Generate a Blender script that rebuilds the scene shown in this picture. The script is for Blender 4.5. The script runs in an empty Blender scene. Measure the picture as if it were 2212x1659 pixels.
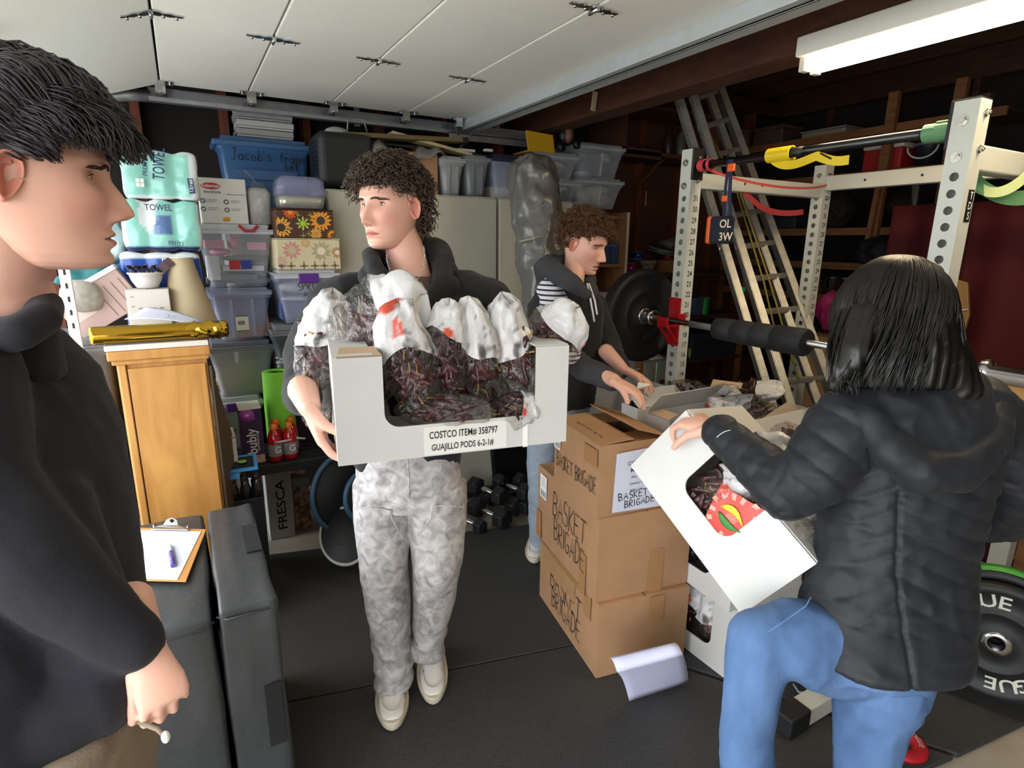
import bpy, bmesh, math, random
import numpy as np
from mathutils import Vector, Matrix, Euler
SC = bpy.context.scene
COL = SC.collection
PI = math.pi
# ---------------------------------------------------------------- camera
CAM_H = 1.53; FPX = 1240.0
YAW = math.radians(29.5); PIT = math.radians(13.8); ROLL = math.radians(0.6)
FW = Vector((math.sin(YAW)*math.cos(PIT), math.cos(YAW)*math.cos(PIT), -math.sin(PIT)))
_r0 = Vector((math.cos(YAW), -math.sin(YAW), 0)); _u0 = _r0.cross(FW)
RT = _r0*math.cos(ROLL)+_u0*math.sin(ROLL); UP = RT.cross(FW)
CPOS = Vector((0, 0, CAM_H))
HF = Vector((math.sin(YAW), math.cos(YAW), 0)); HR = Vector((math.cos(YAW), -math.sin(YAW), 0)); ZZ = Vector((0, 0, 1))
cd = bpy.data.cameras.new('camera'); cam = bpy.data.objects.new('camera', cd); COL.objects.link(cam)
cam.matrix_world = Matrix((( RT.x, UP.x, -FW.x, CPOS.x), (RT.y, UP.y, -FW.y, CPOS.y), (RT.z, UP.z, -FW.z, CPOS.z), (0, 0, 0, 1)))
cd.sensor_width = 36.0; cd.lens = 36.0*FPX/2212.0; cd.clip_start = 0.02
SC.camera = cam
# ---------------------------------------------------------------- world, light, exposure
w = bpy.data.worlds.new('overcast_sky'); SC.world = w; w.use_nodes = True
bgn = w.node_tree.nodes['Background']; bgn.inputs[0].default_value = (0.92, 0.96, 1.0, 1); bgn.inputs[1].default_value = 6.5
SC.view_settings.view_transform = 'Standard'; SC.view_settings.look = 'None'
SC.view_settings.exposure = 0.0; SC.view_settings.gamma = 1.0; SC.view_settings.use_curve_mapping = False
SC.cycles.max_bounces = 6; SC.cycles.diffuse_bounces = 4; SC.cycles.transparent_max_bounces = 12; SC.cycles.caustics_reflective = False; SC.cycles.caustics_refractive = False
SC.cycles.sample_clamp_indirect = 6.0
def area_light(name, loc, direction, sx, sy, energy, col, portal=False):
    l = bpy.data.lights.new(name, 'AREA'); l.shape = 'RECTANGLE'; l.size = sx; l.size_y = sy; l.energy = energy; l.color = col
    o = bpy.data.objects.new(name, l); COL.objects.link(o); o.location = loc
    o.rotation_euler = Vector(direction).to_track_quat('-Z', 'Z').to_euler()
    if portal: l.cycles.is_portal = True
    return o
# the open garage door (x = -0.75): daylight comes in here; portal guides the sky light
area_light('door_opening_portal', (-0.80, 0.35, 1.0), (1, 0, 0), 5.9, 2.0, 1.0, (1, 1, 1), True)

# ---------------------------------------------------------------- pixel geometry helpers (photo measurements -> world points)
def ray(px, py):
    return FW + RT*((px-1106.0)/FPX) - UP*((py-829.5)/FPX)
def P(px, py, x=None, y=None, z=None, d=None):
    k = ray(px, py)
    if x is not None: t = x/k.x
    elif y is not None: t = y/k.y
    elif z is not None: t = (z-CAM_H)/k.z
    else: t = d/k.dot(HF)
    return CPOS + k*t
def zat(px, py, x, y):
    k = ray(px, py); t = math.hypot(x, y)/math.hypot(k.x, k.y); return CAM_H+k.z*t
# ---------------------------------------------------------------- value noise (numpy)
def _h(ix, iy, iz, s):
    n = (ix*374761393 + iy*668265263 + iz*2147483647 + s*1274126177) & 0xffffffff
    n = ((n ^ (n >> 13))*1274126177) & 0xffffffff
    return ((n ^ (n >> 16)) & 0xffff)/32767.5-1.0
def nz(p, sc=1.0, seed=0):
    q = np.asarray(p, dtype=np.float64)*sc; i = np.floor(q).astype(np.int64); f = q-i; f = f*f*(3-2*f)
    r = 0
    for dx in (0, 1):
        for dy in (0, 1):
            for dz in (0, 1):
                wgt = (f[:, 0] if dx else 1-f[:, 0])*(f[:, 1] if dy else 1-f[:, 1])*(f[:, 2] if dz else 1-f[:, 2])
                r = r + wgt*_h(i[:, 0]+dx, i[:, 1]+dy, i[:, 2]+dz, seed)
    return r
# ---------------------------------------------------------------- materials
MATS = {}
def srgb(c):
    if isinstance(c, str):
        c = c.lstrip('#'); c = [int(c[i:i+2], 16)/255 for i in (0, 2, 4)]
    return tuple(x/12.92 if x <= 0.04045 else ((x+0.055)/1.055)**2.4 for x in c)
def M(name, col='#808080', rough=0.6, metal=0.0, bump=0.0, bscale=200.0, var=0.0, vscale=8.0, col2=None, alpha=1.0, spec=0.5, coat=0.0, attr=None, sss=0.0, emit=None, estr=0.0, trans=0.0, wood=None, sheen=0.0, stretch=None, sharp=False, bdist=0.002):
    if name in MATS: return MATS[name]
    m = bpy.data.materials.new(name); m.use_nodes = True; nt = m.node_tree; b = nt.nodes['Principled BSDF']
    L = nt.links.new
    c = srgb(col)+(1,)
    b.inputs['Base Color'].default_value = c; b.inputs['Roughness'].default_value = rough; b.inputs['Metallic'].default_value = metal
    b.inputs['Specular IOR Level'].default_value = spec; b.inputs['Coat Weight'].default_value = coat
    b.inputs['Coat Roughness'].default_value = 0.1; b.inputs['Transmission Weight'].default_value = trans; b.inputs['Sheen Weight'].default_value = sheen
    tc = nt.nodes.new('ShaderNodeTexCoord'); mp = nt.nodes.new('ShaderNodeMapping'); L(tc.outputs['Object'], mp.inputs[0])
    if stretch: mp.inputs['Scale'].default_value = stretch
    src = None
    if attr:
        a = nt.nodes.new('ShaderNodeAttribute'); a.attribute_name = attr; src = a.outputs['Color']
    if var or col2:
        n = nt.nodes.new('ShaderNodeTexNoise'); n.inputs['Scale'].default_value = vscale; n.inputs['Detail'].default_value = 5.0
        L(mp.outputs[0], n.inputs['Vector'])
        if wood:
            n.inputs['Distortion'].default_value = wood
        r = nt.nodes.new('ShaderNodeValToRGB')
        lo, hi = (0.44, 0.56) if sharp else (0.3, 0.7)
        r.color_ramp.elements[0].position = lo; r.color_ramp.elements[1].position = hi
        L(n.outputs[0], r.inputs[0])
        if col2:
            r.color_ramp.elements[0].color = c; r.color_ramp.elements[1].color = srgb(col2)+(1,)
            if src:
                mx = nt.nodes.new('ShaderNodeMix'); mx.data_type = 'RGBA'; mx.blend_type = 'MULTIPLY'; mx.inputs[0].default_value = 1.0
                L(src, mx.inputs[6]); L(r.outputs[0], mx.inputs[7]); src = mx.outputs[2]
            else: src = r.outputs[0]
        else:
            r.color_ramp.elements[0].color = (1-var, 1-var, 1-var, 1); r.color_ramp.elements[1].color = (1, 1, 1, 1)
            mx = nt.nodes.new('ShaderNodeMix'); mx.data_type = 'RGBA'; mx.blend_type = 'MULTIPLY'; mx.inputs[0].default_value = 1.0
            mx.inputs[6].default_value = c
            if src: L(src, mx.inputs[6])
            L(r.outputs[0], mx.inputs[7]); src = mx.outputs[2]
    if src: L(src, b.inputs['Base Color'])
    if bump:
        n2 = nt.nodes.new('ShaderNodeTexNoise'); n2.inputs['Scale'].default_value = bscale; n2.inputs['Detail'].default_value = 3.0
        L(mp.outputs[0], n2.inputs['Vector'])
        bp = nt.nodes.new('ShaderNodeBump'); bp.inputs['Strength'].default_value = bump; bp.inputs['Distance'].default_value = bdist
        L(n2.outputs[0], bp.inputs['Height']); L(bp.outputs[0], b.inputs['Normal'])
    if alpha < 1: b.inputs['Alpha'].default_value = alpha
    if sss:
        b.inputs['Subsurface Weight'].default_value = sss; b.inputs['Subsurface Radius'].default_value = (0.012, 0.005, 0.003); b.inputs['Subsurface Scale'].default_value = 1.0
    if emit:
        b.inputs['Emission Color'].default_value = srgb(emit)+(1,); b.inputs['Emission Strength'].default_value = estr
    MATS[name] = m; return m
# ---------------------------------------------------------------- object bookkeeping
WMX = {}
def Tm(name, label, cat, loc=(0, 0, 0), rz=0.0, group=None, mat=None):
    o = bpy.data.objects.new(name, None); COL.objects.link(o)
    m = mat if mat is not None else Matrix.Translation(Vector(loc)) @ Matrix.Rotation(rz, 4, 'Z')
    o.matrix_world = m; WMX[o] = m.copy(); o.empty_display_size = 0.05
    tag(o, label, cat, group); return o
def tag(o, label=None, cat=None, group=None, kind=None):
    if label: o['label'] = label
    if cat: o['category'] = cat
    if group: o['group'] = group
    if kind: o['kind'] = kind
    return o
def link(name, me, mat, parent=None, local=False, label=None, kind=None):
    """me: mesh in world coordinates (unless local)"""
    if mat is not None:
        me.materials.clear() if False else None
        if isinstance(mat, (list, tuple)):
            for q in mat: me.materials.append(q)
        else: me.materials.append(mat)
    o = bpy.data.objects.new(name, me); COL.objects.link(o)
    if parent is not None:
        if not local: me.transform(WMX[parent].inverted())
        o.parent = parent; WMX[o] = WMX[parent].copy()
    else: WMX[o] = Matrix.Identity(4)
    if label: o['label'] = label
    if kind: o['kind'] = kind
    return o
def base_origin(o):
    """put a single-mesh thing's origin at its base centre"""
    me = o.data; n = len(me.vertices); a = np.empty(n*3); me.vertices.foreach_get('co', a); a = a.reshape(-1, 3)
    c = Vector(((a[:, 0].min()+a[:, 0].max())/2, (a[:, 1].min()+a[:, 1].max())/2, a[:, 2].min()))
    me.transform(Matrix.Translation(-c)); o.location = c; WMX[o] = Matrix.Translation(c); return o
def kids(o): return list(o.children)
def copy_tree(o, parent=None):
    c = o.copy(); COL.objects.link(c); c.parent = parent
    for ch in kids(o): copy_tree(ch, c)
    return c
def place_copy(src, mat, label=None, group=None):
    c = copy_tree(src); c.matrix_world = mat; WMX[c] = mat.copy()
    if label: c['label'] = label
    if group: c['group'] = group
    return c
# ---------------------------------------------------------------- mesh builder
def frame(z, x=None):
    z = Vector(z).normalized()
    if x is None: x = Vector((1, 0, 0)) if abs(z.x) < 0.8 else Vector((0, 1, 0))
    x = Vector(x); x = (x-z*x.dot(z)).normalized(); y = z.cross(x)
    return x, y, z
class MB:
    def __init__(s): s.v = []; s.f = []; s.mi = []; s.cur = 0; s.sm = []; s.smooth = False
    def add(s, vs, fs, smooth=None):
        n = len(s.v); s.v.extend([tuple(q) for q in vs]); sm = s.smooth if smooth is None else smooth
        for f in fs: s.f.append(tuple(i+n for i in f)); s.mi.append(s.cur); s.sm.append(sm)
        return s
    def box(s, lo, hi, mx=None):
        x0, y0, z0 = lo; x1, y1, z1 = hi
        vs = [Vector(q) for q in ((x0,y0,z0),(x1,y0,z0),(x1,y1,z0),(x0,y1,z0),(x0,y0,z1),(x1,y0,z1),(x1,y1,z1),(x0,y1,z1))]
        if mx is not None: vs = [mx @ q for q in vs]
        return s.add(vs, [(0,3,2,1),(4,5,6,7),(0,1,5,4),(1,2,6,5),(2,3,7,6),(3,0,4,7)], False)
    def cbox(s, c, size, mx=None):
        c = Vector(c); h = Vector(size)/2; return s.box(c-h, c+h, mx)
    def obox(s, c, ax, ay, az):
        """box from centre and three half-axis vectors"""
        c, ax, ay, az = map(Vector, (c, ax, ay, az))
        vs = [c-ax-ay-az, c+ax-ay-az, c+ax+ay-az, c-ax+ay-az, c-ax-ay+az, c+ax-ay+az, c+ax+ay+az, c-ax+ay+az]
        return s.add(vs, [(0,3,2,1),(4,5,6,7),(0,1,5,4),(1,2,6,5),(2,3,7,6),(3,0,4,7)], False)
    def beam(s, p0, p1, w, h, up=(0, 0, 1)):
        p0 = Vector(p0); p1 = Vector(p1); d = p1-p0; L = d.length/2; z = d.normalized(); x, y, z = frame(z, Vector(up))
        return s.obox((p0+p1)/2, y*w/2, z*L, x*h/2)
    def rings(s, rs, closed=False, cap0=True, cap1=True, smooth=True, fl=False):
        n = len(rs[0]); vs = [p for r in rs for p in r]; fs = []
        m = len(rs)
        for i in range(m if closed else m-1):
            a = i*n; b = ((i+1) % m)*n
            for j in range(n):
                k = (j+1) % n; fs.append((a+j, a+k, b+k, b+j))
        s.add(vs, fs, smooth)
        b0 = len(s.v)-len(vs)
        if not closed:
            if cap0: s.f.append(tuple(b0+j for j in range(n-1, -1, -1))); s.mi.append(s.cur); s.sm.append(False)
            if cap1: s.f.append(tuple(b0+(m-1)*n+j for j in range(n))); s.mi.append(s.cur); s.sm.append(False)
        return s
    def cyl(s, p0, p1, r0, r1=None, n=16, caps=True, smooth=True):
        r1 = r0 if r1 is None else r1; p0 = Vector(p0); p1 = Vector(p1); x, y, z = frame(p1-p0)
        R = [[p+x*r*math.cos(2*PI*j/n)+y*r*math.sin(2*PI*j/n) for j in range(n)] for p, r in ((p0, r0), (p1, r1))]
        return s.rings(R, cap0=caps, cap1=caps, smooth=smooth)
    def lathe(s, prof, c=(0, 0, 0), axis=(0, 0, 1), n=24, cap0=True, cap1=True, sx=1.0):
        c = Vector(c); x, y, z = frame(axis)
        R = [[c+z*h+x*r*sx*math.cos(2*PI*j/n)+y*r*math.sin(2*PI*j/n) for j in range(n)] for r, h in prof]
        return s.rings(R, cap0=cap0, cap1=cap1)
    def torus(s, c, axis, R, r, n=32, m=10, sx=1.0):
        c = Vector(c); x, y, z = frame(axis); rr = []
        for i in range(n):
            a = 2*PI*i/n; d = x*math.cos(a)*sx+y*math.sin(a); o = c+d*R
            rr.append([o+d*r*math.cos(2*PI*j/m)+z*r*math.sin(2*PI*j/m) for j in range(m)])
        return s.rings(rr, closed=True)
    def tube(s, pts, r, n=6, cap=True, closed=False, flat=1.0, up=None):
        pts = [Vector(p) for p in pts]; m = len(pts); rs = r if hasattr(r, '__len__') else [r]*m
        x = None; R = []
        for i in range(m):
            d = (pts[(i+1) % m]-pts[i-1]) if closed else pts[min(i+1, m-1)]-pts[max(i-1, 0)]
            if d.length < 1e-9: d = Vector((0, 0, 1))
            d.normalize()
            if up is not None: x = Vector(up)
            if x is None: x, y, _ = frame(d)
            else:
                x = x-d*x.dot(d)
                if x.length < 1e-6: x, y, _ = frame(d)
                x.normalize(); y = d.cross(x)
            R.append([pts[i]+x*rs[i]*math.cos(2*PI*j/n)+y*rs[i]*flat*math.sin(2*PI*j/n) for j in range(n)])
        return s.rings(R, closed=closed, cap0=cap, cap1=cap)
    def sphere(s, c, r, n=16, m=10, mx=None):
        c = Vector(c); rad = Vector(r) if hasattr(r, '__len__') else Vector((r, r, r)); vs = []; fs = []
        for i in range(1, m):
            t = PI*i/m
            for j in range(n):
                a = 2*PI*j/n; q = Vector((rad.x*math.sin(t)*math.cos(a), rad.y*math.sin(t)*math.sin(a), rad.z*math.cos(t)))
                if mx is not None: q = mx @ q
                vs.append(c+q)
        top = Vector((0, 0, rad.z)); 
        if mx is not None: top = mx @ top
        vs.append(c+top); vs.append(c-top); T0 = (m-1)*n; B0 = T0+1
        for i in range(m-2):
            for j in range(n):
                k = (j+1) % n; fs.append((i*n+j, (i+1)*n+j, (i+1)*n+k, i*n+k))
        for j in range(n):
            k = (j+1) % n; fs.append((T0, j, k)); fs.append((B0, (m-2)*n+k, (m-2)*n+j))
        return s.add(vs, fs, True)
    def poly(s, pts, th, nrm):
        """flat polygon extruded by th along -nrm"""
        n = len(pts); nn = Vector(nrm).normalized()*th; a = [Vector(p) for p in pts]; b = [p-nn for p in a]
        fs = [tuple(range(n)), tuple(range(2*n-1, n-1, -1))]+[(i, n+i, n+(i+1) % n, (i+1) % n) for i in range(n)]
        return s.add(a+b, fs, False)
    def grid(s, fn, nu, nv, smooth=True, th=0.0):
        vs = [fn(i/nu, j/nv) for j in range(nv+1) for i in range(nu+1)]
        fs = [(j*(nu+1)+i, j*(nu+1)+i+1, (j+1)*(nu+1)+i+1, (j+1)*(nu+1)+i) for j in range(nv) for i in range(nu)]
        return s.add(vs, fs, smooth)
    def mesh(s, name, bevel=0.0, seg=2, merge=False, solid=0.0):
        me = bpy.data.meshes.new(name); me.from_pydata(s.v, [], s.f)
        me.polygons.foreach_set('material_index', s.mi); me.polygons.foreach_set('use_smooth', s.sm); me.update()
        if bevel or merge or solid:
            bm = bmesh.new(); bm.from_mesh(me)
            if merge: bmesh.ops.remove_doubles(bm, verts=bm.verts, dist=1e-5)
            if solid:
                bmesh.ops.recalc_face_normals(bm, faces=bm.faces)
                bmesh.ops.solidify(bm, geom=bm.faces[:], thickness=solid)
            if bevel:
                es = [e for e in bm.edges if e.is_manifold and e.calc_face_angle(0) > 0.5]
                bmesh.ops.bevel(bm, geom=es, offset=bevel, segments=seg, affect='EDGES', profile=0.5, clamp_overlap=True)
            bm.to_mesh(me); bm.free()
        return me
    def build(s, name, mat, parent=None, bevel=0.0, seg=2, local=False, label=None, kind=None, merge=False, solid=0.0):
        return link(name, s.mesh(name, bevel, seg, merge, solid), mat, parent, local, label, kind)
def thing_mesh(mb, name, mat, label, cat, group=None, bevel=0.0, seg=2, kind=None, solid=0.0, merge=False):
    o = mb.build(name, mat, None, bevel=bevel, seg=seg, solid=solid, merge=merge); tag(o, label, cat, group, kind); return base_origin(o)
# ---------------------------------------------------------------- text
DG = None
def text_mesh(s, size, sx=1.0, th=0.0, align='CENTER', spacing=1.0):
    c = bpy.data.curves.new('t', 'FONT'); c.body = s; c.size = size; c.align_x = align; c.align_y = 'CENTER'; c.extrude = th; c.space_character = spacing
    c.resolution_u = 3; c.offset = size*.013
    o = bpy.data.objects.new('t', c); COL.objects.link(o)
    dg = bpy.context.evaluated_depsgraph_get(); me = bpy.data.meshes.new_from_object(o.evaluated_get(dg)); bpy.data.objects.remove(o)
    bpy.data.curves.remove(c)
    me.transform(Matrix.Diagonal((sx, 1, 1, 1))); me.materials.clear(); return me
def plane_m(o, X, Y, eps=0.0008):
    X = Vector(X).normalized(); Y = Vector(Y); Y = (Y-X*Y.dot(X)).normalized(); N = X.cross(Y); o = Vector(o)+N*eps
    return Matrix(((X.x, Y.x, N.x, o.x), (X.y, Y.y, N.y, o.y), (X.z, Y.z, N.z, o.z), (0, 0, 0, 1)))
def text(s, o, X, Y, size, mat, parent, sx=1.0, eps=0.0008, align='CENTER', name='lettering', local=False, spacing=1.0, label=None, fit=None):
    me = text_mesh(s, size, sx, 0.0, align, spacing)
    if fit:
        a = np.empty(len(me.vertices)*3); me.vertices.foreach_get('co', a); a = a.reshape(-1, 3)
        wd = a[:, 0].max()-a[:, 0].min(); me.transform(Matrix.Diagonal((fit/max(wd, 1e-6), 1, 1, 1)))
    me.transform(plane_m(o, X, Y, eps)); return link(name, me, mat, parent, local, label)
# simple stroke alphabet for marker handwriting (unit cell 0..1 high, width given)
_A = lambda cx, cy, rx, ry, a0, a1, n=8: [(cx+rx*math.cos(math.radians(a0+(a1-a0)*i/n)), cy+ry*math.sin(math.radians(a0+(a1-a0)*i/n))) for i in range(n+1)]
STROKE = {
 'A': (.6, [[(0, 0), (.3, 1), (.6, 0)], [(.12, .38), (.5, .38)]]),
 'B': (.55, [[(0, 0), (0, 1)], [(0, 1)]+_A(.15, .76, .33, .24, 80, -90)+[(0, .52)], [(.1, .52)]+_A(.15, .26, .38, .26, 85, -90)+[(0, 0)]]),
 'C': (.55, [_A(.32, .5, .3, .5, 50, 310, 12)]), 'D': (.6, [[(0, 0), (0, 1)], [(0, 1)]+_A(.05, .5, .5, .5, 80, -80, 10)+[(0, 0)]]),
 'E': (.5, [[(.5, 1), (0, 1), (0, 0), (.5, 0)], [(0, .52), (.4, .52)]]), 'G': (.6, [_A(.32, .5, .3, .5, 50, 330, 12)+[(.6, .42), (.35, .42)]]),
 'I': (.15, [[(.07, 0), (.07, 1)]]), 'J': (.5, [[(.1, 1), (.55, 1)], [(.35, 1), (.35, .2)]+_A(.18, .2, .17, .2, 0, -150, 6)]),
 'K': (.5, [[(0, 0), (0, 1)], [(.5, 1), (0, .45), (.5, 0)]]), 'N': (.55, [[(0, 0), (0, 1), (.5, 0), (.5, 1)]]),
 'P': (.5, [[(0, 0), (0, 1)]+_A(.1, .74, .38, .26, 90, -90)+[(0, .48)]]), 'R': (.55, [[(0, 0), (0, 1)]+_A(.1, .75, .36, .25, 90, -90)+[(0, .5), (.5, 0)]]),
 'S': (.5, [_A(.25, .75, .22, .25, 40, 250, 8)+_A(.25, .25, .24, .26, 80, -140, 8)]), 'T': (.6, [[(0, 1), (.6, 1)], [(.3, 1), (.3, 0)]]),
 'a': (.42, [_A(.2, .25, .2, .25, 20, 340, 10), [(.4, .5), (.4, 0)]]), 'c': (.4, [_A(.22, .25, .2, .25, 50, 310, 8)]), 'o': (.42, [_A(.2, .25, .2, .25, 0, 360, 10)]),
 'b': (.42, [[(0, 1), (0, 0)], _A(.2, .25, .2, .25, 170, -170, 10)]), 's': (.36, [_A(.17, .37, .14, .13, 50, 250, 6)+_A(.17, .12, .15, .13, 80, -140, 6)]),
 't': (.36, [[(.18, .9), (.18, .05), (.3, 0)], [(0, .58), (.36, .58)]]), 'r': (.3, [[(0, .5), (0, 0)], _A(.16, .3, .15, .2, 170, 40, 5)]),
 'i': (.12, [[(.06, .5), (.06, 0)], [(.06, .7), (.07, .74)]]), 'n': (.4, [[(0, .5), (0, 0)], [(0, .3)]+_A(.18, .3, .18, .2, 160, 0, 6)+[(.36, 0)]]),
 'e': (.4, [[(.03, .25), (.38, .28)]+_A(.2, .25, .19, .25, 10, 310, 9)]), "'": (.1, [[(.05, 1), (.03, .8)]]), ' ': (.4, []),
 '1': (.2, [[(.1, 0), (.12, 1)]]), '3': (.5, [_A(.2, .75, .22, .25, 130, -80, 7)+_A(.2, .26, .26, .26, 80, -130, 7)]), '/': (.3, [[(0, 0), (.3, 1)]]),
 '2': (.5, [_A(.22, .75, .2, .25, 150, -30, 7)+[(0, 0), (.5, 0)]]), '5': (.5, [[(.45, 1), (.08, 1), (.05, .58)]+_A(.2, .3, .26, .3, 100, -130, 8)]), '4': (.5, [[(.35, 0), (.35, 1), (0, .35), (.5, .35)]]),
}
def handwrite(s, o, X, Y, h, mat, parent, wid=1.0, th=0.004, eps=0.001, name='handwriting', jit=0.05, seed=3, slant=0.0, gap=.22, local=False):
    rnd = random.Random(seed); mb = MB(); cx = 0
    Mx = plane_m(o, X, Y, eps)
    tot = sum((STROKE.get(ch, (.4, []))[0]+gap) for ch in s)-gap
    cx = -tot/2
    for ch in s:
        wd, sts = STROKE.get(ch, (.4, []))
        dy = rnd.uniform(-jit, jit); sc = 1+rnd.uniform(-jit, jit)*1.5; rot = rnd.uniform(-jit, jit)*1.5
        for st in sts:
            pts = []
            for (a, b) in st:
                a2 = a+rot*b+slant*b; pts.append(Vector(((cx+a2)*h*wid, (b*sc+dy-.5)*h, 0)))
            if len(pts) < 2: continue
            vs = []
            for i, p in enumerate(pts):
                t = (pts[min(i+1, len(pts)-1)]-pts[max(i-1, 0)]).normalized(); nn = Vector((-t.y, t.x, 0))*th/2
                e = t*th*.3 if i == len(pts)-1 else (-t*th*.3 if i == 0 else Vector())
                vs += [Mx @ (p+nn+e), Mx @ (p-nn+e)]
            mb.add(vs, [(2*i, 2*i+1, 2*i+3, 2*i+2) for i in range(len(pts)-1)], False)
        cx += wd+gap
    return mb.build(name, mat, parent, local=local, kind='stuff' if len(s) < 4 else None)
# ---------------------------------------------------------------- voxel-fused organic surfaces
def fuse(mb, voxel=0.008, smooth=3, fac=0.5, fn=None, name='m', sub=0, adapt=0.0):
    me = mb.mesh(name); o = bpy.data.objects.new('tmp', me); COL.objects.link(o)
    r = o.modifiers.new('r', 'REMESH'); r.mode = 'VOXEL'; r.voxel_size = voxel; r.use_smooth_shade = True
    if smooth:
        s = o.modifiers.new('s', 'SMOOTH'); s.iterations = smooth; s.factor = fac
    dg = bpy.context.evaluated_depsgraph_get(); out = bpy.data.meshes.new_from_object(o.evaluated_get(dg)); bpy.data.objects.remove(o); bpy.data.meshes.remove(me)
    out.name = name; out.materials.clear()
    if fn is not None:
        n = len(out.vertices); a = np.empty(n*3); out.vertices.foreach_get('co', a); a = a.reshape(-1, 3)
        nn = np.empty(n*3); out.vertices.foreach_get('normal', nn); nn = nn.reshape(-1, 3)
        b = fn(a, nn); out.vertices.foreach_set('co', b.reshape(-1)); out.update()
    out.polygons.foreach_set('use_smooth', [True]*len(out.polygons))
    return out
def cap(mb, p0, p1, r0, r1, n=16, fx=1.0, xax=None):
    """tapered capsule; fx scales it along xax direction"""
    p0 = Vector(p0); p1 = Vector(p1); x, y, z = frame(p1-p0, xax); R = []
    for k in range(5):
        a = PI/2*(1-k/5.0); R.append((p0-z*r0*math.sin(a), r0*math.cos(a)+1e-4))
    R.append((p0, r0)); R.append((p1, r1))
    for k in range(1, 6):
        a = PI/2*k/5.0; R.append((p1+z*r1*math.sin(a), r1*math.cos(a)+1e-4))
    mb.rings([[c+x*r*fx*math.cos(2*PI*j/n)+y*r*math.sin(2*PI*j/n) for j in range(n)] for c, r in R]); return mb
def limb(mb, pts, rs, n=16, **k):
    for i in range(len(pts)-1): cap(mb, pts[i], pts[i+1], rs[i], rs[i+1], n, **k)
    return mb
def loft(mb, secs, n=24, ex=2.0):
    """secs: (centre, axis-x vector, axis-y vector) with half sizes as vector lengths"""
    R = []
    for c, ax, ay in secs:
        c, ax, ay = Vector(c), Vector(ax), Vector(ay); r = []
        for j in range(n):
            a = 2*PI*j/n; ca, sa = math.cos(a), math.sin(a)
            r.append(c+ax*math.copysign(abs(ca)**(2/ex), ca)+ay*math.copysign(abs(sa)**(2/ex), sa))
        R.append(r)
    mb.rings(R); return mb
def set_attr(me, cols, name='Col'):
    at = me.color_attributes.new(name, 'FLOAT_COLOR', 'POINT'); c = np.ones((len(me.vertices), 4)); c[:, :3] = cols; at.data.foreach_set('color', c.reshape(-1))
def join_meshes(mes, name):
    bm = bmesh.new()
    for m in mes: bm.from_mesh(m)
    out = bpy.data.meshes.new(name); bm.to_mesh(out); bm.free(); out.polygons.foreach_set('use_smooth', [True]*len(out.polygons)); return out
BLK = M('marker_ink', '#15120f', 0.7)
# ================================================================ STRUCTURE
def S(o, label=None):
    o['kind'] = 'structure'
    if label: o['label'] = label
    return o
m_conc = M('concrete', '#a59c8c', 0.85, bump=.3, bscale=60, col2='#8d8271', vscale=5)
m_conc_out = M('driveway_concrete', '#d6d3cb', 0.9, var=.15, vscale=3)
m_rubber = M('rubber_mat', '#434241', 0.72, bump=.9, bscale=170, col2='#302f2f', vscale=260, bdist=.003, spec=.35)
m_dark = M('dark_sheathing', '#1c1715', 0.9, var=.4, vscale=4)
m_woodd = M('dark_timber', '#4a2a18', 0.75, col2='#2c180e', vscale=6, stretch=(1, 1, 8), wood=.6)
m_beam = M('red_brown_timber', '#56301c', 0.7, col2='#3c1f12', vscale=5, stretch=(6, 1, 6), wood=.6)
m_wood = M('shelf_timber', '#8a5c34', 0.65, col2='#6a4122', vscale=5, stretch=(8, 1, 8), wood=.6)
m_door = M('garage_door_steel', '#efeee6', 0.5, bump=.25, bscale=160, var=.03, vscale=3)
m_galv = M('galvanised_steel', '#a9adb0', 0.38, metal=.75, bump=.1, bscale=40, var=.2, vscale=20)
m_steel = M('bright_steel', '#c8c8c8', 0.2, metal=1.0)
RY0, RX1 = -3.2, 4.75; WY = 3.62
mb = MB(); mb.box((-0.8, RY0, -.12), (RX1, WY, 0)); S(mb.build('floor', m_conc), 'tan concrete garage floor')
mb = MB(); mb.box((-9, -9, -.16), (-0.8, 9, -.03)); S(mb.build('driveway', m_conc_out), 'pale concrete driveway outside the open door')
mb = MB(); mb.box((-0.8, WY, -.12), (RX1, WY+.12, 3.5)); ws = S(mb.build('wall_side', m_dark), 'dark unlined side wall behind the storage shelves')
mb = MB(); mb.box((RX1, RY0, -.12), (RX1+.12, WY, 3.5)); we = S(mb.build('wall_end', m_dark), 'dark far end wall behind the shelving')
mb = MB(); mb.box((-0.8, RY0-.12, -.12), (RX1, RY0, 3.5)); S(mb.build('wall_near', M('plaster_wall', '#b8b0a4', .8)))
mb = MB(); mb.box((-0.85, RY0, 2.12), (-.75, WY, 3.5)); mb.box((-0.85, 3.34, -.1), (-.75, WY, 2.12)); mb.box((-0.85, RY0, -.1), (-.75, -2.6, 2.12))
S(mb.build('wall_front', m_dark), 'wall around the open garage doorway')
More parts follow.
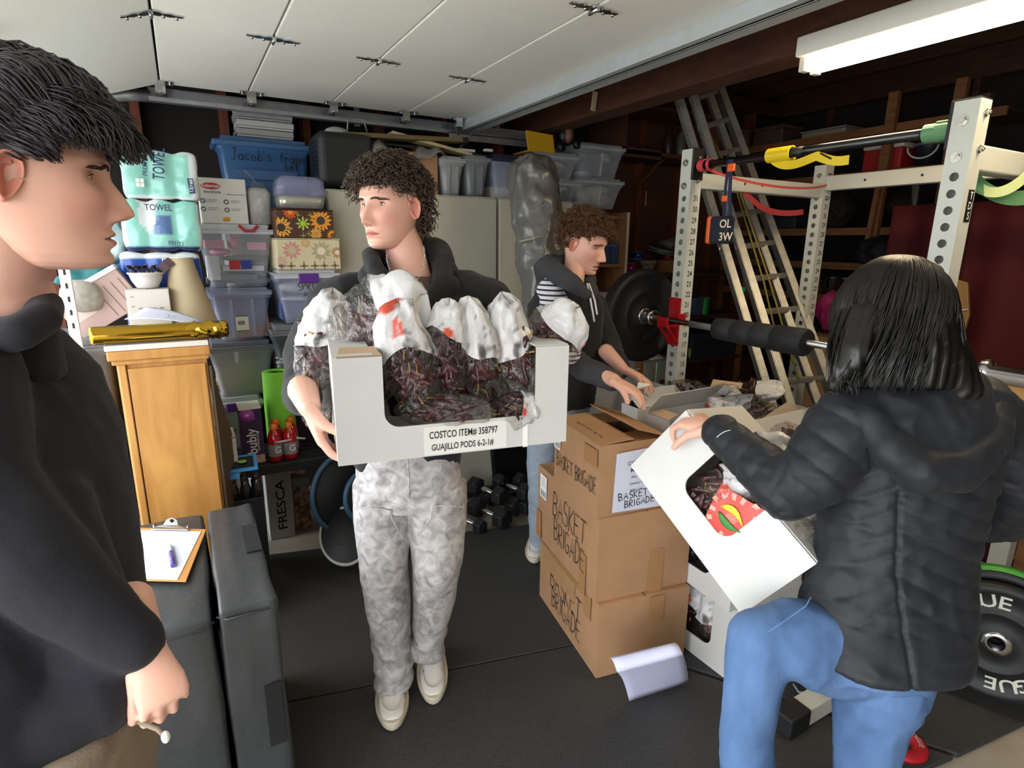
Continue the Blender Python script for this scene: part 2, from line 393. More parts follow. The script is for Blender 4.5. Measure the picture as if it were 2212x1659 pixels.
# studs on side wall
for i, x in enumerate([-.55, -.12, .27, .68, 1.1, 1.5, 1.9, 2.3, 2.7, 3.1, 3.5, 3.9, 4.3]):
    mb = MB(); mb.box((x-.02, WY-.09, 0), (x+.02, WY, 2.6)); o = mb.build('stud', M('stud_timber', '#7c3f22', .7, col2='#4f2716', vscale=6, stretch=(8, 8, 1)) , ws); 
for i, y in enumerate([-2.4, -1.9, -1.4, -.9, -.4, .1, .6, 1.1, 1.6, 2.1, 2.6, 3.1]):
    mb = MB(); mb.box((RX1-.09, y-.02, 0), (RX1, y+.02, 2.6)); mb.build('stud', m_woodd, we)
mb = MB(); mb.box((RX1-.12, RY0, 2.6), (RX1, WY, 2.7)); mb.build('top_plate', m_woodd, we)
mb = MB(); mb.box((-.7, WY-.1, 2.6), (RX1, WY, 2.7)); mb.build('top_plate', m_woodd, ws)
# roof: sloping boards + rafters
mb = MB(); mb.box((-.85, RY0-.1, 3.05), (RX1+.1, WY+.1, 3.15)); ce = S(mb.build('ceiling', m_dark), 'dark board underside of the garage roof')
k = 0
for i in range(24):
    y = -2.9+i*.28
    mb = MB(); mb.box((1.9, y, 2.80), (RX1, y+.27, 2.83)); mb.build('board', M('roof_board', '#8a6248', .8, col2='#63432f', vscale=5, stretch=(1, 9, 9)), ce)
for i in range(8):
    x = 2.15+i*.36
    mb = MB(); mb.box((x, RY0, 2.705), (x+.04, WY, 2.80)); mb.build('rafter', m_woodd, ce)
# header beam across garage parallel to the raised door
bz0 = P(1640, 140, x=2.0).z
mb = MB(); mb.box((2.0, RY0, bz0), (2.14, WY, bz0+.36)); b_ = mb.build('beam', m_beam, None); S(b_, 'heavy red-brown timber beam crossing the ceiling')
mb = MB(); mb.box((1.90, RY0, bz0+.28), (2.0, WY, bz0+.34)); mb.build('ledger', m_beam, b_)
mb = MB(); q = P(1287, 232, x=1.99); mb.obox(q+Vector((-.012, 0, .03)), (.012, 0, 0), (0, .006, .004), (0, -.008, .045)); mb.build('door_stop_block', M('pale_block', '#b9a68a', .6), b_)
# ---- raised sectional garage door
dr = bpy.data.objects.new('door_1', None); COL.objects.link(dr); WMX[dr] = Matrix.Identity(4); S(dr, 'raised white sectional garage door overhead with steel hinges')
edges = [0.0, 0.355, 0.735, 1.13, 1.5]
DZ = 2.2; DY0, DY1 = -1.9, 3.2
for i in range(4):
    mb = MB(); mb.box((edges[i]+.003, DY0, DZ), (edges[i+1]-.003, DY1, DZ+.045)); mb.build('panel', m_door, dr, bevel=.004, seg=2)
A = Vector((0, 0, DZ)); B = Vector((-.44, 0, DZ-.15)); Cc = Vector((-.74, 0, DZ-.33))
for p, q in ((A, B), (B, Cc)):
    d = (q-p).normalized(); n = Vector((-d.z, 0, d.x)); n = -n if n.z < 0 else n
    c = (p+q)/2+n*.022+Vector((0, (DY0+DY1)/2, 0)); mb = MB(); mb.obox(c, d*((q-p).length/2-.003), (0, (DY1-DY0)/2, 0), n*.022); mb.build('panel', m_door, dr, bevel=.004)
# edge stiffener angle along the inner end of the top section and end cap
mb = MB(); mb.box((1.47, DY0, DZ-.05), (1.5, DY1, DZ)); mb.box((1.5, DY0, DZ-.055), (1.56, DY1, DZ-.045)); mb.box((1.5, DY0, DZ-.055), (1.508, DY1, DZ+.04)); mb.build('stiffener_angle', M('pale_galvanised', '#b9c0c2', .45, metal=.3, var=.1, vscale=15), dr, bevel=.002)
# hinges
hp = [((330, 33), 0.0), ((580, 88), .355), ((802, 133), .735), ((994, 172), 1.13), ((1272, 22), 1.13), ((90, 95), -.44)]
def hinge(x, y, z, tilt0=0.0, tilt1=0.0):
    e = bpy.data.objects.new('hinge', None)
    mb = MB()
    for sgn, t in ((-1, tilt0), (1, tilt1)):
        d = Vector((sgn*math.cos(t), 0, -abs(math.sin(t)))); nrm = Vector((0, 0, 1))
        pts = [(0, -.018), (.02, -.02), (.03, -.011), (.05, -.016), (.062, -.009), (.085, -.007), (.085, .007), (.062, .009), (.05, .016), (.03, .011), (.02, .02), (0, .018)]
        vs = [Vector((x, y, z-.004))+d*a+Vector((0, b, 0)) for a, b in pts]
        n0 = len(mb.v); mb.poly(vs if sgn < 0 else vs[::-1], .004, (0, 0, -1))
        for a in (.032, .068): c = Vector((x, y, z-.006))+d*a; mb.cyl(c, c-Vector((0, 0, .006)), .005, n=6)
    mb.cyl((x, y-.022, z-.01), (x, y+.022, z-.01), .006, n=10)
    return mb.build('hinge', m_steel, dr)
for (px, py), x in hp:
    q = P(px, py, x=x) ; y = P(px, py, z=DZ-.01).y
    if x < -.1: y = 2.2; z_ = DZ-.155; hinge(x, y, z_, .5, .33)
    else: hinge(x, y, DZ, .33 if x == 0 else 0, 0)
for x in (.355, .735, 1.13): hinge(x, 1.05, DZ)
# rollers, brackets at track
for x in (.0, .37, .75, 1.13, 1.44):
    mb = MB(); mb.box((x-.05, 3.12, DZ-.004), (x+.05, 3.2, DZ)); mb.box((x-.02, 3.17, DZ-.04), (x+.02, 3.2, DZ)); mb.cyl((x, 3.16, DZ-.035), (x, 3.29, DZ-.035), .006, n=8)
    for u in (-.04, .04): mb.cyl((x+u, 3.15, DZ-.003), (x+u, 3.15, DZ-.012), .006, n=6)
    br = mb.build('roller_bracket', m_steel, dr); mb = MB(); mb.lathe([(.01, -.006), (.024, -.006), (.024, .006), (.01, .006)], (x, 3.27, DZ-.035), (0, 1, 0), 16); mb.build('roller', M('roller_grey', '#5b5d5e', .5), br)
# horizontal track (C channel) continues beyond the door
tx0, tx1, ty = -.05, 2.08, 3.28
mb = MB(); mb.box((tx0, ty+.02, DZ-.058), (tx1, ty+.024, DZ-.005)); mb.box((tx0, ty-.02, DZ-.062), (tx1, ty+.024, DZ-.058)); mb.box((tx0, ty-.0, DZ-.005), (tx1, ty+.024, DZ-.001)); mb.box((tx0, ty-.024, DZ-.062), (tx1, ty-.02, DZ-.044))
tk = mb.build('trim_1', m_galv); S(tk, 'galvanised door track below the raised door')
mb = MB(); mb.box((1.4, ty-.05, DZ-.10), (tx1+.02, ty-.046, DZ-.062)); mb.box((1.4, ty-.05, DZ-.066), (tx1+.02, ty+.0, DZ-.062)); mb.build('track_angle', m_galv, tk)
# curved part of the track towards the opening
cur = [Vector((tx0-.5*math.sin(a), ty, DZ-.04-.42*(1-math.cos(a)))) for a in [i*PI/2/10 for i in range(11)]]+[Vector((tx0-.5, ty, .1))]
mb = MB(); mb.tube(cur, .028, 6); mb.build('curved_track', m_galv, tk)
for x, L in ((1.75, .5), (.9, .6)):
    mb = MB(); mb.box((x-.015, ty+.025, DZ-.07), (x+.015, ty+.028, DZ+L)); o = mb.build('hanger_strap', m_galv, tk)
mb = MB(); mb.beam((1.42, 3.2, DZ-.03), (1.5, 3.28, DZ-.13), .02, .004); mb.beam((1.56, 3.2, DZ-.03), (1.5, 3.28, DZ-.13), .02, .004); mb.build('top_roller_arm', m_galv, tk)
# ---- rubber floor mats: separate mats with visible seams
mats_lab = ['black rubber floor mat under the carrying boy in grey camouflage jeans', 'black rubber floor mat nearest the camera, in front of the seam', 'black rubber floor mat beneath the power rack and round weight plate', 'black rubber floor mat in front of the dumbbell row']
def mat_poly(pts, lab):
    mb = MB(); mb.poly([Vector(p) for p in pts], .018, (0, 0, 1)); mb_o = mb.build('rubber_mat', m_rubber, None, bevel=.003, seg=1); tag(mb_o, lab, 'mat', 'black rubber floor mats'); return base_origin(mb_o)
T_ = .018
s0 = P(600, 1520, z=T_); s1 = P(1200, 1400, z=T_); dv = (s1-s0).normalized(); left = s0-dv*1.0; right = s0+dv*1.17
e0 = P(600, 1195, z=T_); e1 = P(1135, 1133, z=T_); ev = (e1-e0).normalized()
g = Vector((.003*dv.y, -.003*dv.x, 0))
mat_poly([left-g, right-g, e0+ev*1.5, e0-ev*.8], mats_lab[0])
c0 = P(2212, 1540, z=T_); c1 = P(1940, 1659, z=T_); cv = (c1-c0).normalized()
mat_poly([left+g, c0+cv*2.6, c0+cv*.2+Vector((-.2, 0, 0)), right+g], mats_lab[1])
mat_poly([c0+cv*.18+Vector((-.2, 0, 0)), c0-cv*1.4, (3.9, 1.0, T_), (3.9, 2.2, T_), right+Vector((.02, .0, 0))], mats_lab[2])
mat_poly([right+Vector((.0, .03, 0)), (3.9, 2.23, T_), (3.9, 2.5, T_), e0+ev*1.505], mats_lab[3])
# ---- fluorescent lamp
la = P(1722, 112, z=2.2)
def lamp():
    t = Tm('fluorescent_lamp', 'long white twin-tube fluorescent lamp hanging under the roof', 'lamp', (la.x, la.y, la.z))
    x0 = la.x; L = 1.22; yA = la.y; yB = la.y-L; z0 = la.z
    mb = MB(); mb.box((x0-.01, yB, z0-.02), (x0+.13, yA, z0+.045))
    mb.build('housing', M('white_enamel_lamp', '#e9e6dc', .35), t, bevel=.005)
    for i, (dx, st) in enumerate(((.03, 14.0), (.095, 22.0))):
        mb = MB(); mb.cyl((x0+dx, yB+.03, z0-.045), (x0+dx, yA-.04, z0-.045), .017, n=16)
        mb.build('tube', M('lamp_tube_%d' % i, '#fff2d8', .4, emit='#ffe2b0', estr=st), t)
        for y in (yA-.015, yB+.015):
            mb = MB(); mb.box((x0+dx-.018, y-.012, z0-.066), (x0+dx+.018, y+.012, z0-.018)); mb.build('lamp_holder', M('lamp_holder_white', '#e8e2d4', .4), t, bevel=.004)
    for y in (yA-.3, yB+.3):
        mb = MB(); mb.tube([(x0+.03, y, z0+.045), (x0+.03, y, bz0)], .003, 6); mb.build('chain', m_steel, t)
    l = bpy.data.lights.new('tube_light', 'AREA'); l.shape = 'RECTANGLE'; l.size = .12; l.size_y = 1.1; l.energy = 7; l.color = (1, .86, .66)
    lo = bpy.data.objects.new('tube_light', l); COL.objects.link(lo); lo.location = (x0+.06, (yA+yB)/2, z0-.075); lo.rotation_euler = (0, 0, 0)
lamp()
# ================================================================ POWER RACK AND WHAT HANGS ON IT
m_rack = M('pale_grey_powder_coat', '#cfd0c4', .42, spec=.5, bump=.15, bscale=260, var=.05, vscale=12)
m_blk = M('black_plastic', '#141414', .5); m_blkrub = M('black_rubber', '#17181a', .62, bump=.2, bscale=120)
XF, XB, YL, YR, ZT = 1.985, 2.92, 1.935, .895, 1.93; HW = .032
z31 = zat(1508, 429, XF-HW, YL); z13 = zat(1466, 829, XF-HW, YL); SP = (z31-z13)/18
def holed_strip(mb, o, X, Z, w_, z0, z1, zs, r, th, N):
    """rect face from o, width w_ along X, height along Z between z0..z1 with round holes at zs"""
    o = Vector(o); n = 12
    def pt(a, b, k=0): return o+X*a+Z*b+N*k
    cur = z0; s = r*1.55
    for zc in zs+[None]:
        nxt = (zc-s) if zc is not None else z1
        mb.add([pt(0, cur), pt(w_, cur), pt(w_, nxt), pt(0, nxt)], [(0, 1, 2, 3)], False)
        if zc is None: break
        out, inn, inb = [], [], []
        for j in range(n):
            a = 2*PI*j/n+PI/12*3; ca, sa = math.cos(a), math.sin(a); k = 1/max(abs(ca), abs(sa))
            out.append(pt(w_/2+ca*k*w_/2, zc+sa*k*s)); inn.append(pt(w_/2+ca*r, zc+sa*r)); inb.append(pt(w_/2+ca*r, zc+sa*r, -th))
        mb.add(out+inn+inb, [(j, (j+1) % n, n+(j+1) % n, n+j) for j in range(n)]+[(n+j, n+(j+1) % n, 2*n+(j+1) % n, 2*n+j) for j in range(n)], False)
        cur = zc+s
def post(t, x, y, labels=True, nmin=2):
    zs = [z31-(31-n)*SP for n in range(nmin, 32)]
    zs = [q for q in zs if q > .12]
    mb = MB(); X = Vector((0, 1, 0)); Z = Vector((0, 0, 1)); w2 = 2*HW
    holed_strip(mb, (x-HW, y+HW, 0), Vector((0, -1, 0)), Z, w2, .0, ZT, zs, .0125, .003, Vector((-1, 0, 0)))
    holed_strip(mb, (x+HW, y-HW, 0), Vector((0, 1, 0)), Z, w2, .0, ZT, zs, .0125, .003, Vector((1, 0, 0)))
    mb.add([(x-HW, y-HW, 0), (x+HW, y-HW, 0), (x+HW, y-HW, ZT), (x-HW, y-HW, ZT)], [(0, 1, 2, 3)])
    mb.add([(x+HW, y+HW, 0), (x-HW, y+HW, 0), (x-HW, y+HW, ZT), (x+HW, y+HW, ZT)], [(0, 1, 2, 3)])
    o = mb.build('post', m_rack, t)
    mb = MB(); mb.box((x-HW, y-HW, ZT), (x+HW, y+HW, ZT+.004)); mb.build('end_cap', m_blk, o, bevel=.002)
    if labels:
        for n in range(12, 32):
            z = z31-(31-n)*SP
            text(str(n), (x+.006, y-HW, z), (1, 0, 0), (0, 0, 1), .034, BLK, o, sx=.85, name='number')
    return o
def bolt(mb, p, n, r=.011, L=.014):
    p = Vector(p); n = Vector(n).normalized(); mb.cyl(p, p+n*.003, r*1.35, n=16); mb.cyl(p+n*.003, p+n*.010, r, n=6, smooth=False); mb.cyl(p+n*.008, p+n*L, r*.5, n=10)
rk = Tm('power_rack', 'pale grey steel power rack with numbered posts and round holes', 'power rack', (2.45, 1.41, 0))
post(rk, XF, YL); pr_ = post(rk, XF, YR, labels=False); post(rk, XB, YL); post(rk, XB, YR, labels=False)
for y, nm in ((YL, 'side_rail'), (YR, 'side_rail')):
    z0, z1 = (ZT-.16, ZT-.095) if y == YL else (ZT-.185, ZT-.115)
    mb = MB(); mb.box((XF+HW, y-.03, z0), (XB-HW, y+.03, z1)); mb.build(nm, m_rack, rk, bevel=.005)
    mb = MB(); mb.box((1.58, y-.032, .02), (3.05, y+.032, .085)); o = mb.build('base_rail', m_rack, rk, bevel=.004)
    for xa_, xb_ in ((1.50, 1.60), (3.05, 3.09)):
        mb = MB(); mb.box((xa_, y-.038, .019), (xb_, y+.038, .091)); mb.build('rubber_cap', m_blkrub, o, bevel=.006)
mb = MB(); mb.box((XB-.03, YR+HW, ZT-.125), (XB+.03, YL-HW, ZT-.055)); mb.build('rear_crossbeam', m_rack, rk, bevel=.005)
mb = MB(); mb.box((XB-.03, YR+HW, .12), (XB+.03, YL-HW, .18)); mb.build('rear_crossbeam', m_rack, rk, bevel=.005)
def one_bolt(*a):
    mb = MB(); bolt(mb, *a); mb.build('bolt', M('zinc_bolt', '#c3c1b8', .25, metal=.9), rk)
for y in (YL, YR):
    for dz in (.055, .15): one_bolt((XF-HW, y+.004, ZT-dz), (-1, 0, 0)); one_bolt((XF+.006, y-HW, ZT-dz+.02), (0, -1, 0), .008)
for dz in (.05, .16): one_bolt((XB-HW, YL, ZT-dz), (-1, 0, 0), .009); one_bolt((XB, YL-HW, ZT-dz), (0, -1, 0), .009)
for (y, z) in ((1.7, ZT-.09), (1.45, ZT-.09), (1.35, ZT-.085), (1.26, ZT-.085)): mb = MB(); mb.cyl((XB-.0305, y, z), (XB-.0312, y, z), .006, n=10); mb.build('bolt_hole', m_blk, rk)
for (x, z) in ((2.3, ZT-.125), (2.42, ZT-.125)): mb = MB(); mb.cyl((x, YL-.0305, z), (x, YL-.0312, z), .006, n=10); mb.build('bolt_hole', m_blk, rk)
# pull-up bar
zb = zat(1545, 350, XF, YL-.06)
mb = MB(); mb.cyl((XF, YL-HW, zb-.012), (XF, YR+HW, zb-.012), .0165, n=20); pb = mb.build('pull_up_bar', M('black_gloss_bar', '#101012', .28, spec=.7), rk)
for y, s in ((YL-HW, -1), (YR+HW, 1)):
    mb = MB(); mb.box((XF-.036, min(y, y+s*.008), zb-.07), (XF+.03, max(y, y+s*.008), zb+.06)); o = mb.build('bar_bracket', m_blk, pb, bevel=.002)
mb = MB(); mb.cyl((XF, 1.47, zb-.012), (XF, 1.40, zb-.012), .0175, n=16); mb.build('bar_sleeve', m_blk, pb)
# maker plate on the near post
mb = MB(); ztd0, ztd1 = zat(2075, 480, XF, YR-HW), zat(2085, 410, XF, YR-HW); mb.box((XF-.005, YR-HW-.0015, ztd0), (XF+.026, YR-HW, ztd1)); np_ = mb.build('name_plate', m_blk, pr_, label='black name plate with stencil letters')
mwl = M('white_letter', '#dcdad2', .6)
for i, ch in enumerate('TDS'): text(ch, (XF+.011, YR-HW-.0016, ztd1-(ztd1-ztd0)*(.19+.31*i)), (1, 0, 0), (0, 0, 1), .030, mwl, np_, name='letter')
# J-cup (red) + barbell
m_red = M('red_powder_coat', '#b3121c', .4)
bz = 1.195; bx = XF-HW-.045
jc = Tm('bar_holder', 'red steel barbell hook pinned to the left numbered post', 'hook', (XF-HW, YL, bz))
mb = MB(); mb.box((XF-HW-.006, YL-.036, bz-.05), (XF-HW, YL+.036, bz+.1)); mb.build('hook_plate', m_red, jc, bevel=.003)
mb = MB(); mb.box((bx-.03, YL-.036, bz-.03), (XF-HW, YL+.03, bz-.018)); mb.box((bx-.034, YL-.036, bz-.03), (bx-.026, YL+.03, bz+.015)); mb.beam((bx-.03, YL-.03, bz-.025), (XF-HW, YL-.03, bz-.11), .014, .012); mb.beam((bx-.03, YL+.02, bz-.025), (XF-HW, YL+.02, bz-.11), .014, .012); mb.box((XF-HW-.006, YL-.036, bz-.12), (XF-HW, YL+.036, bz-.05)); mb.build('hook_arm', m_red, jc, bevel=.003)
mb = MB(); mb.box((XF-.05, YL-HW-.012, bz-.0), (XF-.005, YL-HW-.001, bz+.03)); mb.build('locking_pin', m_red, jc, bevel=.003)
jc2 = Tm('bar_holder', 'red steel barbell hook on the near post behind the woman', 'hook', (XF-HW, YR, bz))
mb = MB(); mb.box((XF-HW-.006, YR-.036, bz-.12), (XF-HW, YR+.036, bz+.1)); mb.build('hook_plate', m_red, jc2, bevel=.003)
mb = MB(); mb.box((bx-.03, YR-.036, bz-.03), (XF-HW, YR+.03, bz-.018)); mb.box((bx-.034, YR-.036, bz-.03), (bx-.026, YR+.03, bz+.015)); mb.build('hook_arm', m_red, jc2, bevel=.003)
bb = Tm('barbell', 'steel barbell resting on red hooks of the power rack', 'barbell', (bx, 1.42, bz))
mb = MB(); mb.cyl((bx, 2.02, bz), (bx, .72, bz), .0135, n=16); mb.build('shaft', m_steel, bb)
mb = MB(); mb.lathe([(.03, 0), (.038, .004), (.038, .022), (.025, .026), (.025, .27)], (bx, 2.02, bz), (0, 1, 0), 20); mb.build('sleeve', m_steel, bb)
mb = MB(); mb.lathe([(.03, 0), (.038, .004), (.038, .022), (.025, .026), (.025, .40)], (bx, .72, bz), (0, -1, 0), 20); mb.build('sleeve', m_steel, bb)
mb = MB(); mb.cyl((bx, 1.80, bz-.001), (bx, 1.62, bz-.001), .0145, n=16); mb.build('knurling', M('knurl', '#8d8d8d', .5, metal=.9, bump=1, bscale=900), bb)
pd = Tm('barbell_pad', 'thick ribbed black foam pad around the barbell', 'foam pad', (bx, 1.45, bz))
ya, yb = P(1548, 705, x=bx).y, P(1745, 735, x=bx).y
segs = [0, .22, .24, .30, .33, .45, .48, .7, .72, 1.0]; pf = []
for i, (u, r) in enumerate([(0, .034), (.015, .044), (.21, .046), (.22, .040), (.24, .040), (.25, .047), (.44, .047), (.45, .043), (.47, .047), (.66, .048), (.67, .043), (.69, .043), (.70, .05), (.98, .05), (1, .044)]): pf.append((r, u*(ya-yb)))
mb = MB(); mb.lathe(pf, (bx, ya, bz), (0, -1, 0), 32); mb.build('foam', M('black_foam', '#1d1e20', .68, bump=.4, bscale=150), pd)
mb = MB(); mb.obox((bx-.027, yb-.001, bz+.0), (.028, 0, 0), (0, .004, 0), (0, 0, .004)); mb.build('slit', m_blk, pd)
# bumper plate on the far sleeve
def bumper(name, label, c, axis, R, th, ring=None, holeR=.026, txt=None, rot=0.0, hubr=.05):
    t = Tm(name, label, 'weight plate', c-Vector((0, 0, R)))
    ax = Vector(axis).normalized(); c = Vector(c)
    pf = [(holeR, -th/2), (hubr, -th/2), (hubr+.004, -th/2+.004), (R*.47, -th/2+.004), (R*.49, -th/2-.001), (R*.52, -th/2-.001), (R*.54, -th/2+.004), (R*.82, -th/2+.004), (R*.86, -th/2-.004), (R-.006, -th/2-.003), (R, -th/2+.006), (R, th/2-.006), (R-.006, th/2), (holeR, th/2)]
    mb = MB(); mb.lathe(pf, c, ax, 48, False, False); mb.rings([[c+ax*h+frame(ax)[0]*holeR*math.cos(2*PI*j/48)+frame(ax)[1]*holeR*math.sin(2*PI*j/48) for j in range(48)] for h in (th/2, -th/2)], cap0=False, cap1=False)
    mb.build('rubber_disc', M('plate_rubber', '#141516', .55, bump=.25, bscale=90), t)
    mb = MB(); mb.lathe([(holeR-.002, -th/2-.002), (holeR+.014, -th/2-.003), (holeR+.014, -th/2+.002), (holeR-.002, -th/2+.002)], c, ax, 32, False, False)
    mb.lathe([(holeR-.002, -th/2-.002), (holeR-.002, th/2+.002)], c, ax, 32, False, False)
    mb.build('steel_hub', m_steel, t)
    return t
bumper('weight_plate', 'large black bumper plate loaded on the far end of the barbell', Vector((bx, 2.115, bz)), (0, 1, 0), .222, .06)
# ---------------- bands and straps on the bar
def ribbon(pts, wdir, wd, th=.002):
    """flat strap following pts, width direction wdir (vector or list)"""
    mb = MB(); pts = [Vector(p) for p in pts]; m = len(pts); R = []
    for i, p in enumerate(pts):
        t = (pts[min(i+1, m-1)]-pts[max(i-1, 0)]).normalized(); wv = Vector(wdir[i] if isinstance(wdir, list) else wdir); wv = (wv-t*wv.dot(t)).normalized(); n = t.cross(wv)
        ww = wd[i] if isinstance(wd, list) else wd
        R.append([p+wv*ww/2+n*th/2, p-wv*ww/2+n*th/2, p-wv*ww/2-n*th/2, p+wv*ww/2-n*th/2])
    mb.rings(R, smooth=False); return mb
def wrapbar(y, w_, r, turns, mb=None, a0=0):
    pts = [Vector((XF+(r+.0015*i/8)*math.cos(a0+i*PI/8), y-.0*i, zb-.012+(r+.0015*i/8)*math.sin(a0+i*PI/8))) for i in range(int(turns*16)+1)]
    m = ribbon(pts, (0, 1, 0), w_); 
    if mb: mb.add(m.v, m.f); return mb
    return m
def bez(p0, p1, p2, p3, n=14):
    p0, p1, p2, p3 = map(Vector, (p0, p1, p2, p3)); return [p0*(1-t)**3+p1*3*t*(1-t)**2+p2*3*t*t*(1-t)+p3*t**3 for t in [i/n for i in range(n+1)]]
m_rb = M('red_latex', '#c8444a', .5); m_yb = M('yellow_latex', '#e8c81e', .45); m_gb = M('green_latex', '#5f8f62', .5)
t = Tm('resistance_band', 'thin red resistance band looped from the far end of the pull-up bar', 'exercise band', (XF, YL-.07, zb))
wrapbar(YL-.065, .03, .02, 2).build('wrapped_loop', m_rb, t); wrapbar(YL-.105, .014, .022, 1).build('wrapped_loop', m_rb, t)
q0 = Vector((XF-.02, YL-.1, zb-.03)); q1 = P(1700, 383, x=XB-.05)
ribbon(bez(q0, (2.2, YL-.1, zb-.08), (2.6, YL-.12, zb-.10), (XB-.04, YL-.05, ZT-.10), 16), (0, 0, 1), .010).build('hanging_loop', m_rb, t)
pL = P(1590, 385, x=2.25); pM = P(1660, 458, x=2.5); pE = P(1735, 458, x=XB-.03)
ribbon(bez(pL, P(1625, 440, x=2.35), P(1650, 470, x=2.6), pE, 16), (0, 0, 1), .028).build('hanging_loop', m_rb, t)
t = Tm('resistance_band', 'bright yellow resistance band folded over the middle of the bar', 'exercise band', (XF, 1.55, zb))
yy0, yy1 = P(1662, 330, x=XF).y, P(1712, 330, x=XF).y
wrapbar((yy0+yy1)/2, abs(yy0-yy1), .021, 2).build('wrapped_loop', m_yb, t)
tail = bez(P(1670, 345, x=XF), P(1700, 372, x=XF), P(1740, 345, x=XF-.02), P(1765, 337, x=XF-.02), 10)+bez(P(1765, 337, x=XF-.02), P(1790, 345, x=XF-.02), P(1800, 352, x=XF-.02), P(1834, 345, x=XF-.02), 8)[1:]
ribbon(tail, (0, .3, 1), .030).build('tail', m_yb, t)
ribbon([P(1772, 331, x=XF-.022), P(1796, 343, x=XF-.022)], (0, .3, 1), .006).build('printed_mark', BLK, t)
t = Tm('resistance_band', 'wide green resistance band wound round the bar beside the near post', 'exercise band', (XF, YR+.08, zb))
wrapbar(YR+.085, .055, .021, 2).build('wrapped_loop', m_gb, t); wrapbar(YR+.06, .04, .026, 1.2, a0=1).build('wrapped_loop', m_gb, t)
t = Tm('resistance_band', 'wide green resistance band draped behind the near post', 'exercise band', (XF+.15, YR, 1.7))
ribbon(bez(P(2088, 345, x=XF+.1), P(2100, 400, x=XF+.1), P(2150, 440, x=XF+.2), P(2225, 425, x=XF+.35), 16), (0, .2, 1), .045).build('strap', m_gb, t)
ribbon(bez(P(2088, 375, x=XF+.12), P(2120, 430, x=XF+.14), P(2170, 430, x=XF+.2), P(2225, 372, x=XF+.3), 16), (0, .2, 1), .03).build('strap', M('pale_green_latex', '#b9c78f', .5), t)
# navy suspension strap with orange buckle and padded tag
m_nv = M('navy_webbing', '#1b2440', .7); m_or = M('orange_plastic', '#e8601c', .5)
t = Tm('suspension_strap', 'navy webbing strap with orange buckle hanging from the bar', 'strap', (XF-.03, YL-.14, 1.6))
sx = XF-.03
ribbon([P(1575, 345, x=sx), P(1568, 400, x=sx), P(1565, 440, x=sx), P(1562, 482, x=sx)], (0, 1, 0), .014).build('webbing', m_nv, t)
ribbon([P(1580, 345, x=sx-.004), P(1576, 420, x=sx-.004), P(1580, 515, x=sx-.004)], (0, 1, 0), .017).build('webbing', m_nv, t)
c = P(1566, 429, x=sx-.006); mb = MB(); mb.cbox(c, (.012, .028, .024)); mb.build('buckle', m_or, t, bevel=.004)
c = P(1580, 362, x=sx-.006); mb = MB(); mb.cbox(c, (.012, .034, .03)); mb.build('buckle', m_or, t, bevel=.004)
c = P(1558, 497, x=sx-.006); mb = MB(); mb.cbox(c, (.05, .10, .11)); pd2 = mb.build('padded_pouch', M('navy_pouch', '#161c2b', .75), t, bevel=.014, seg=3)
c2 = P(1538, 497, x=sx-.006); mb = MB(); mb.cbox(c2, (.054, .026, .112)); mb.build('orange_edge', m_or, pd2, bevel=.01)
for i, s_ in enumerate(('OL', '3W')): text(s_, P(1567, 484+i*28, x=sx-.034), (0, -1, 0), (0, 0, 1), .045, M('peach_print', '#f0d8c0', .6), pd2)
mb = MB(); a = P(1556, 525, x=sx); mb.torus(a, (1, 0, 0), .01, .0025, 14, 6); mb.cyl(a-Vector((0, 0, .01)), a-Vector((0, 0, .035)), .003, n=6); mb.build('snap_hook', m_steel, t)

# ---------------- extension ladder leaning behind the rack
m_al = M('worn_aluminium', '#b3afa4', .45, metal=.55, var=.25, vscale=30, bump=.1, bscale=60)
lt = Tm('extension_ladder', 'tall aluminium extension ladder leaning against the roof behind the rack', 'ladder', (2.9, 3.0, 0))
def lrail(pt, pb, name, wd=.075, dp=.03):
    pt, pb = Vector(pt), Vector(pb); mb = MB(); d = (pb-pt).normalized()
    n = Vector((-.55, -.8, .0)); n = (n-d*n.dot(d)).normalized(); s = d.cross(n)
    L = (pb-pt).length/2; c = (pt+pb)/2
    mb.obox(c, s*.004, d*L, n*wd/2); 
    for k in (-1, 1): mb.obox(c+n*(wd/2)*k-s*dp/2, s*dp/2, d*L, n*.003)
    return mb.build(name, m_al, lt)
def ext(a, b, k): return a+(b-a)*k
La, Lb = P(1458, 205, d=3.55), P(1652, 850, d=2.75); Ra, Rb = P(1548, 190, d=3.75), P(1790, 850, d=2.95)
La2, Lb2 = P(1490, 205, d=3.50), P(1690, 850, d=2.70)
fl = lambda a, b: ext(a, b, (a.z-.01)/(a.z-b.z))
def below(a, b):
    q = fl(a, b); return q
lrail(La, below(La, Lb), 'rail'); lrail(La2, below(La2, Lb2), 'rail'); lrail(Ra, below(Ra, Rb), 'rail', .085)
R2a, R2b = P(1525, 200, d=3.7), P(1752, 850, d=2.9)
lrail(R2a, below(R2a, R2b), 'rail', .05)
for i in range(12):
    k = .02+i*.105
    a, b = ext(La2, Lb2, k), ext(Ra, Rb, k-.01)
    mb = MB(); mb.beam(a, b, .032, .03); mb.build('rung', m_al, lt, bevel=.008)
mb = MB()
for i in range(10):
    k = .05+i*.1
    for A_, B_ in ((La, Lb), (La2, Lb2)):
        p = ext(A_, B_, k)+Vector((-.012, -.03, 0)); mb = MB(); mb.sphere(p, (.013, .013, .016), 10, 6); mb.build('rung_end', m_blk, lt)
m_rope = M('yellow_rope', '#8d7a35', .8)
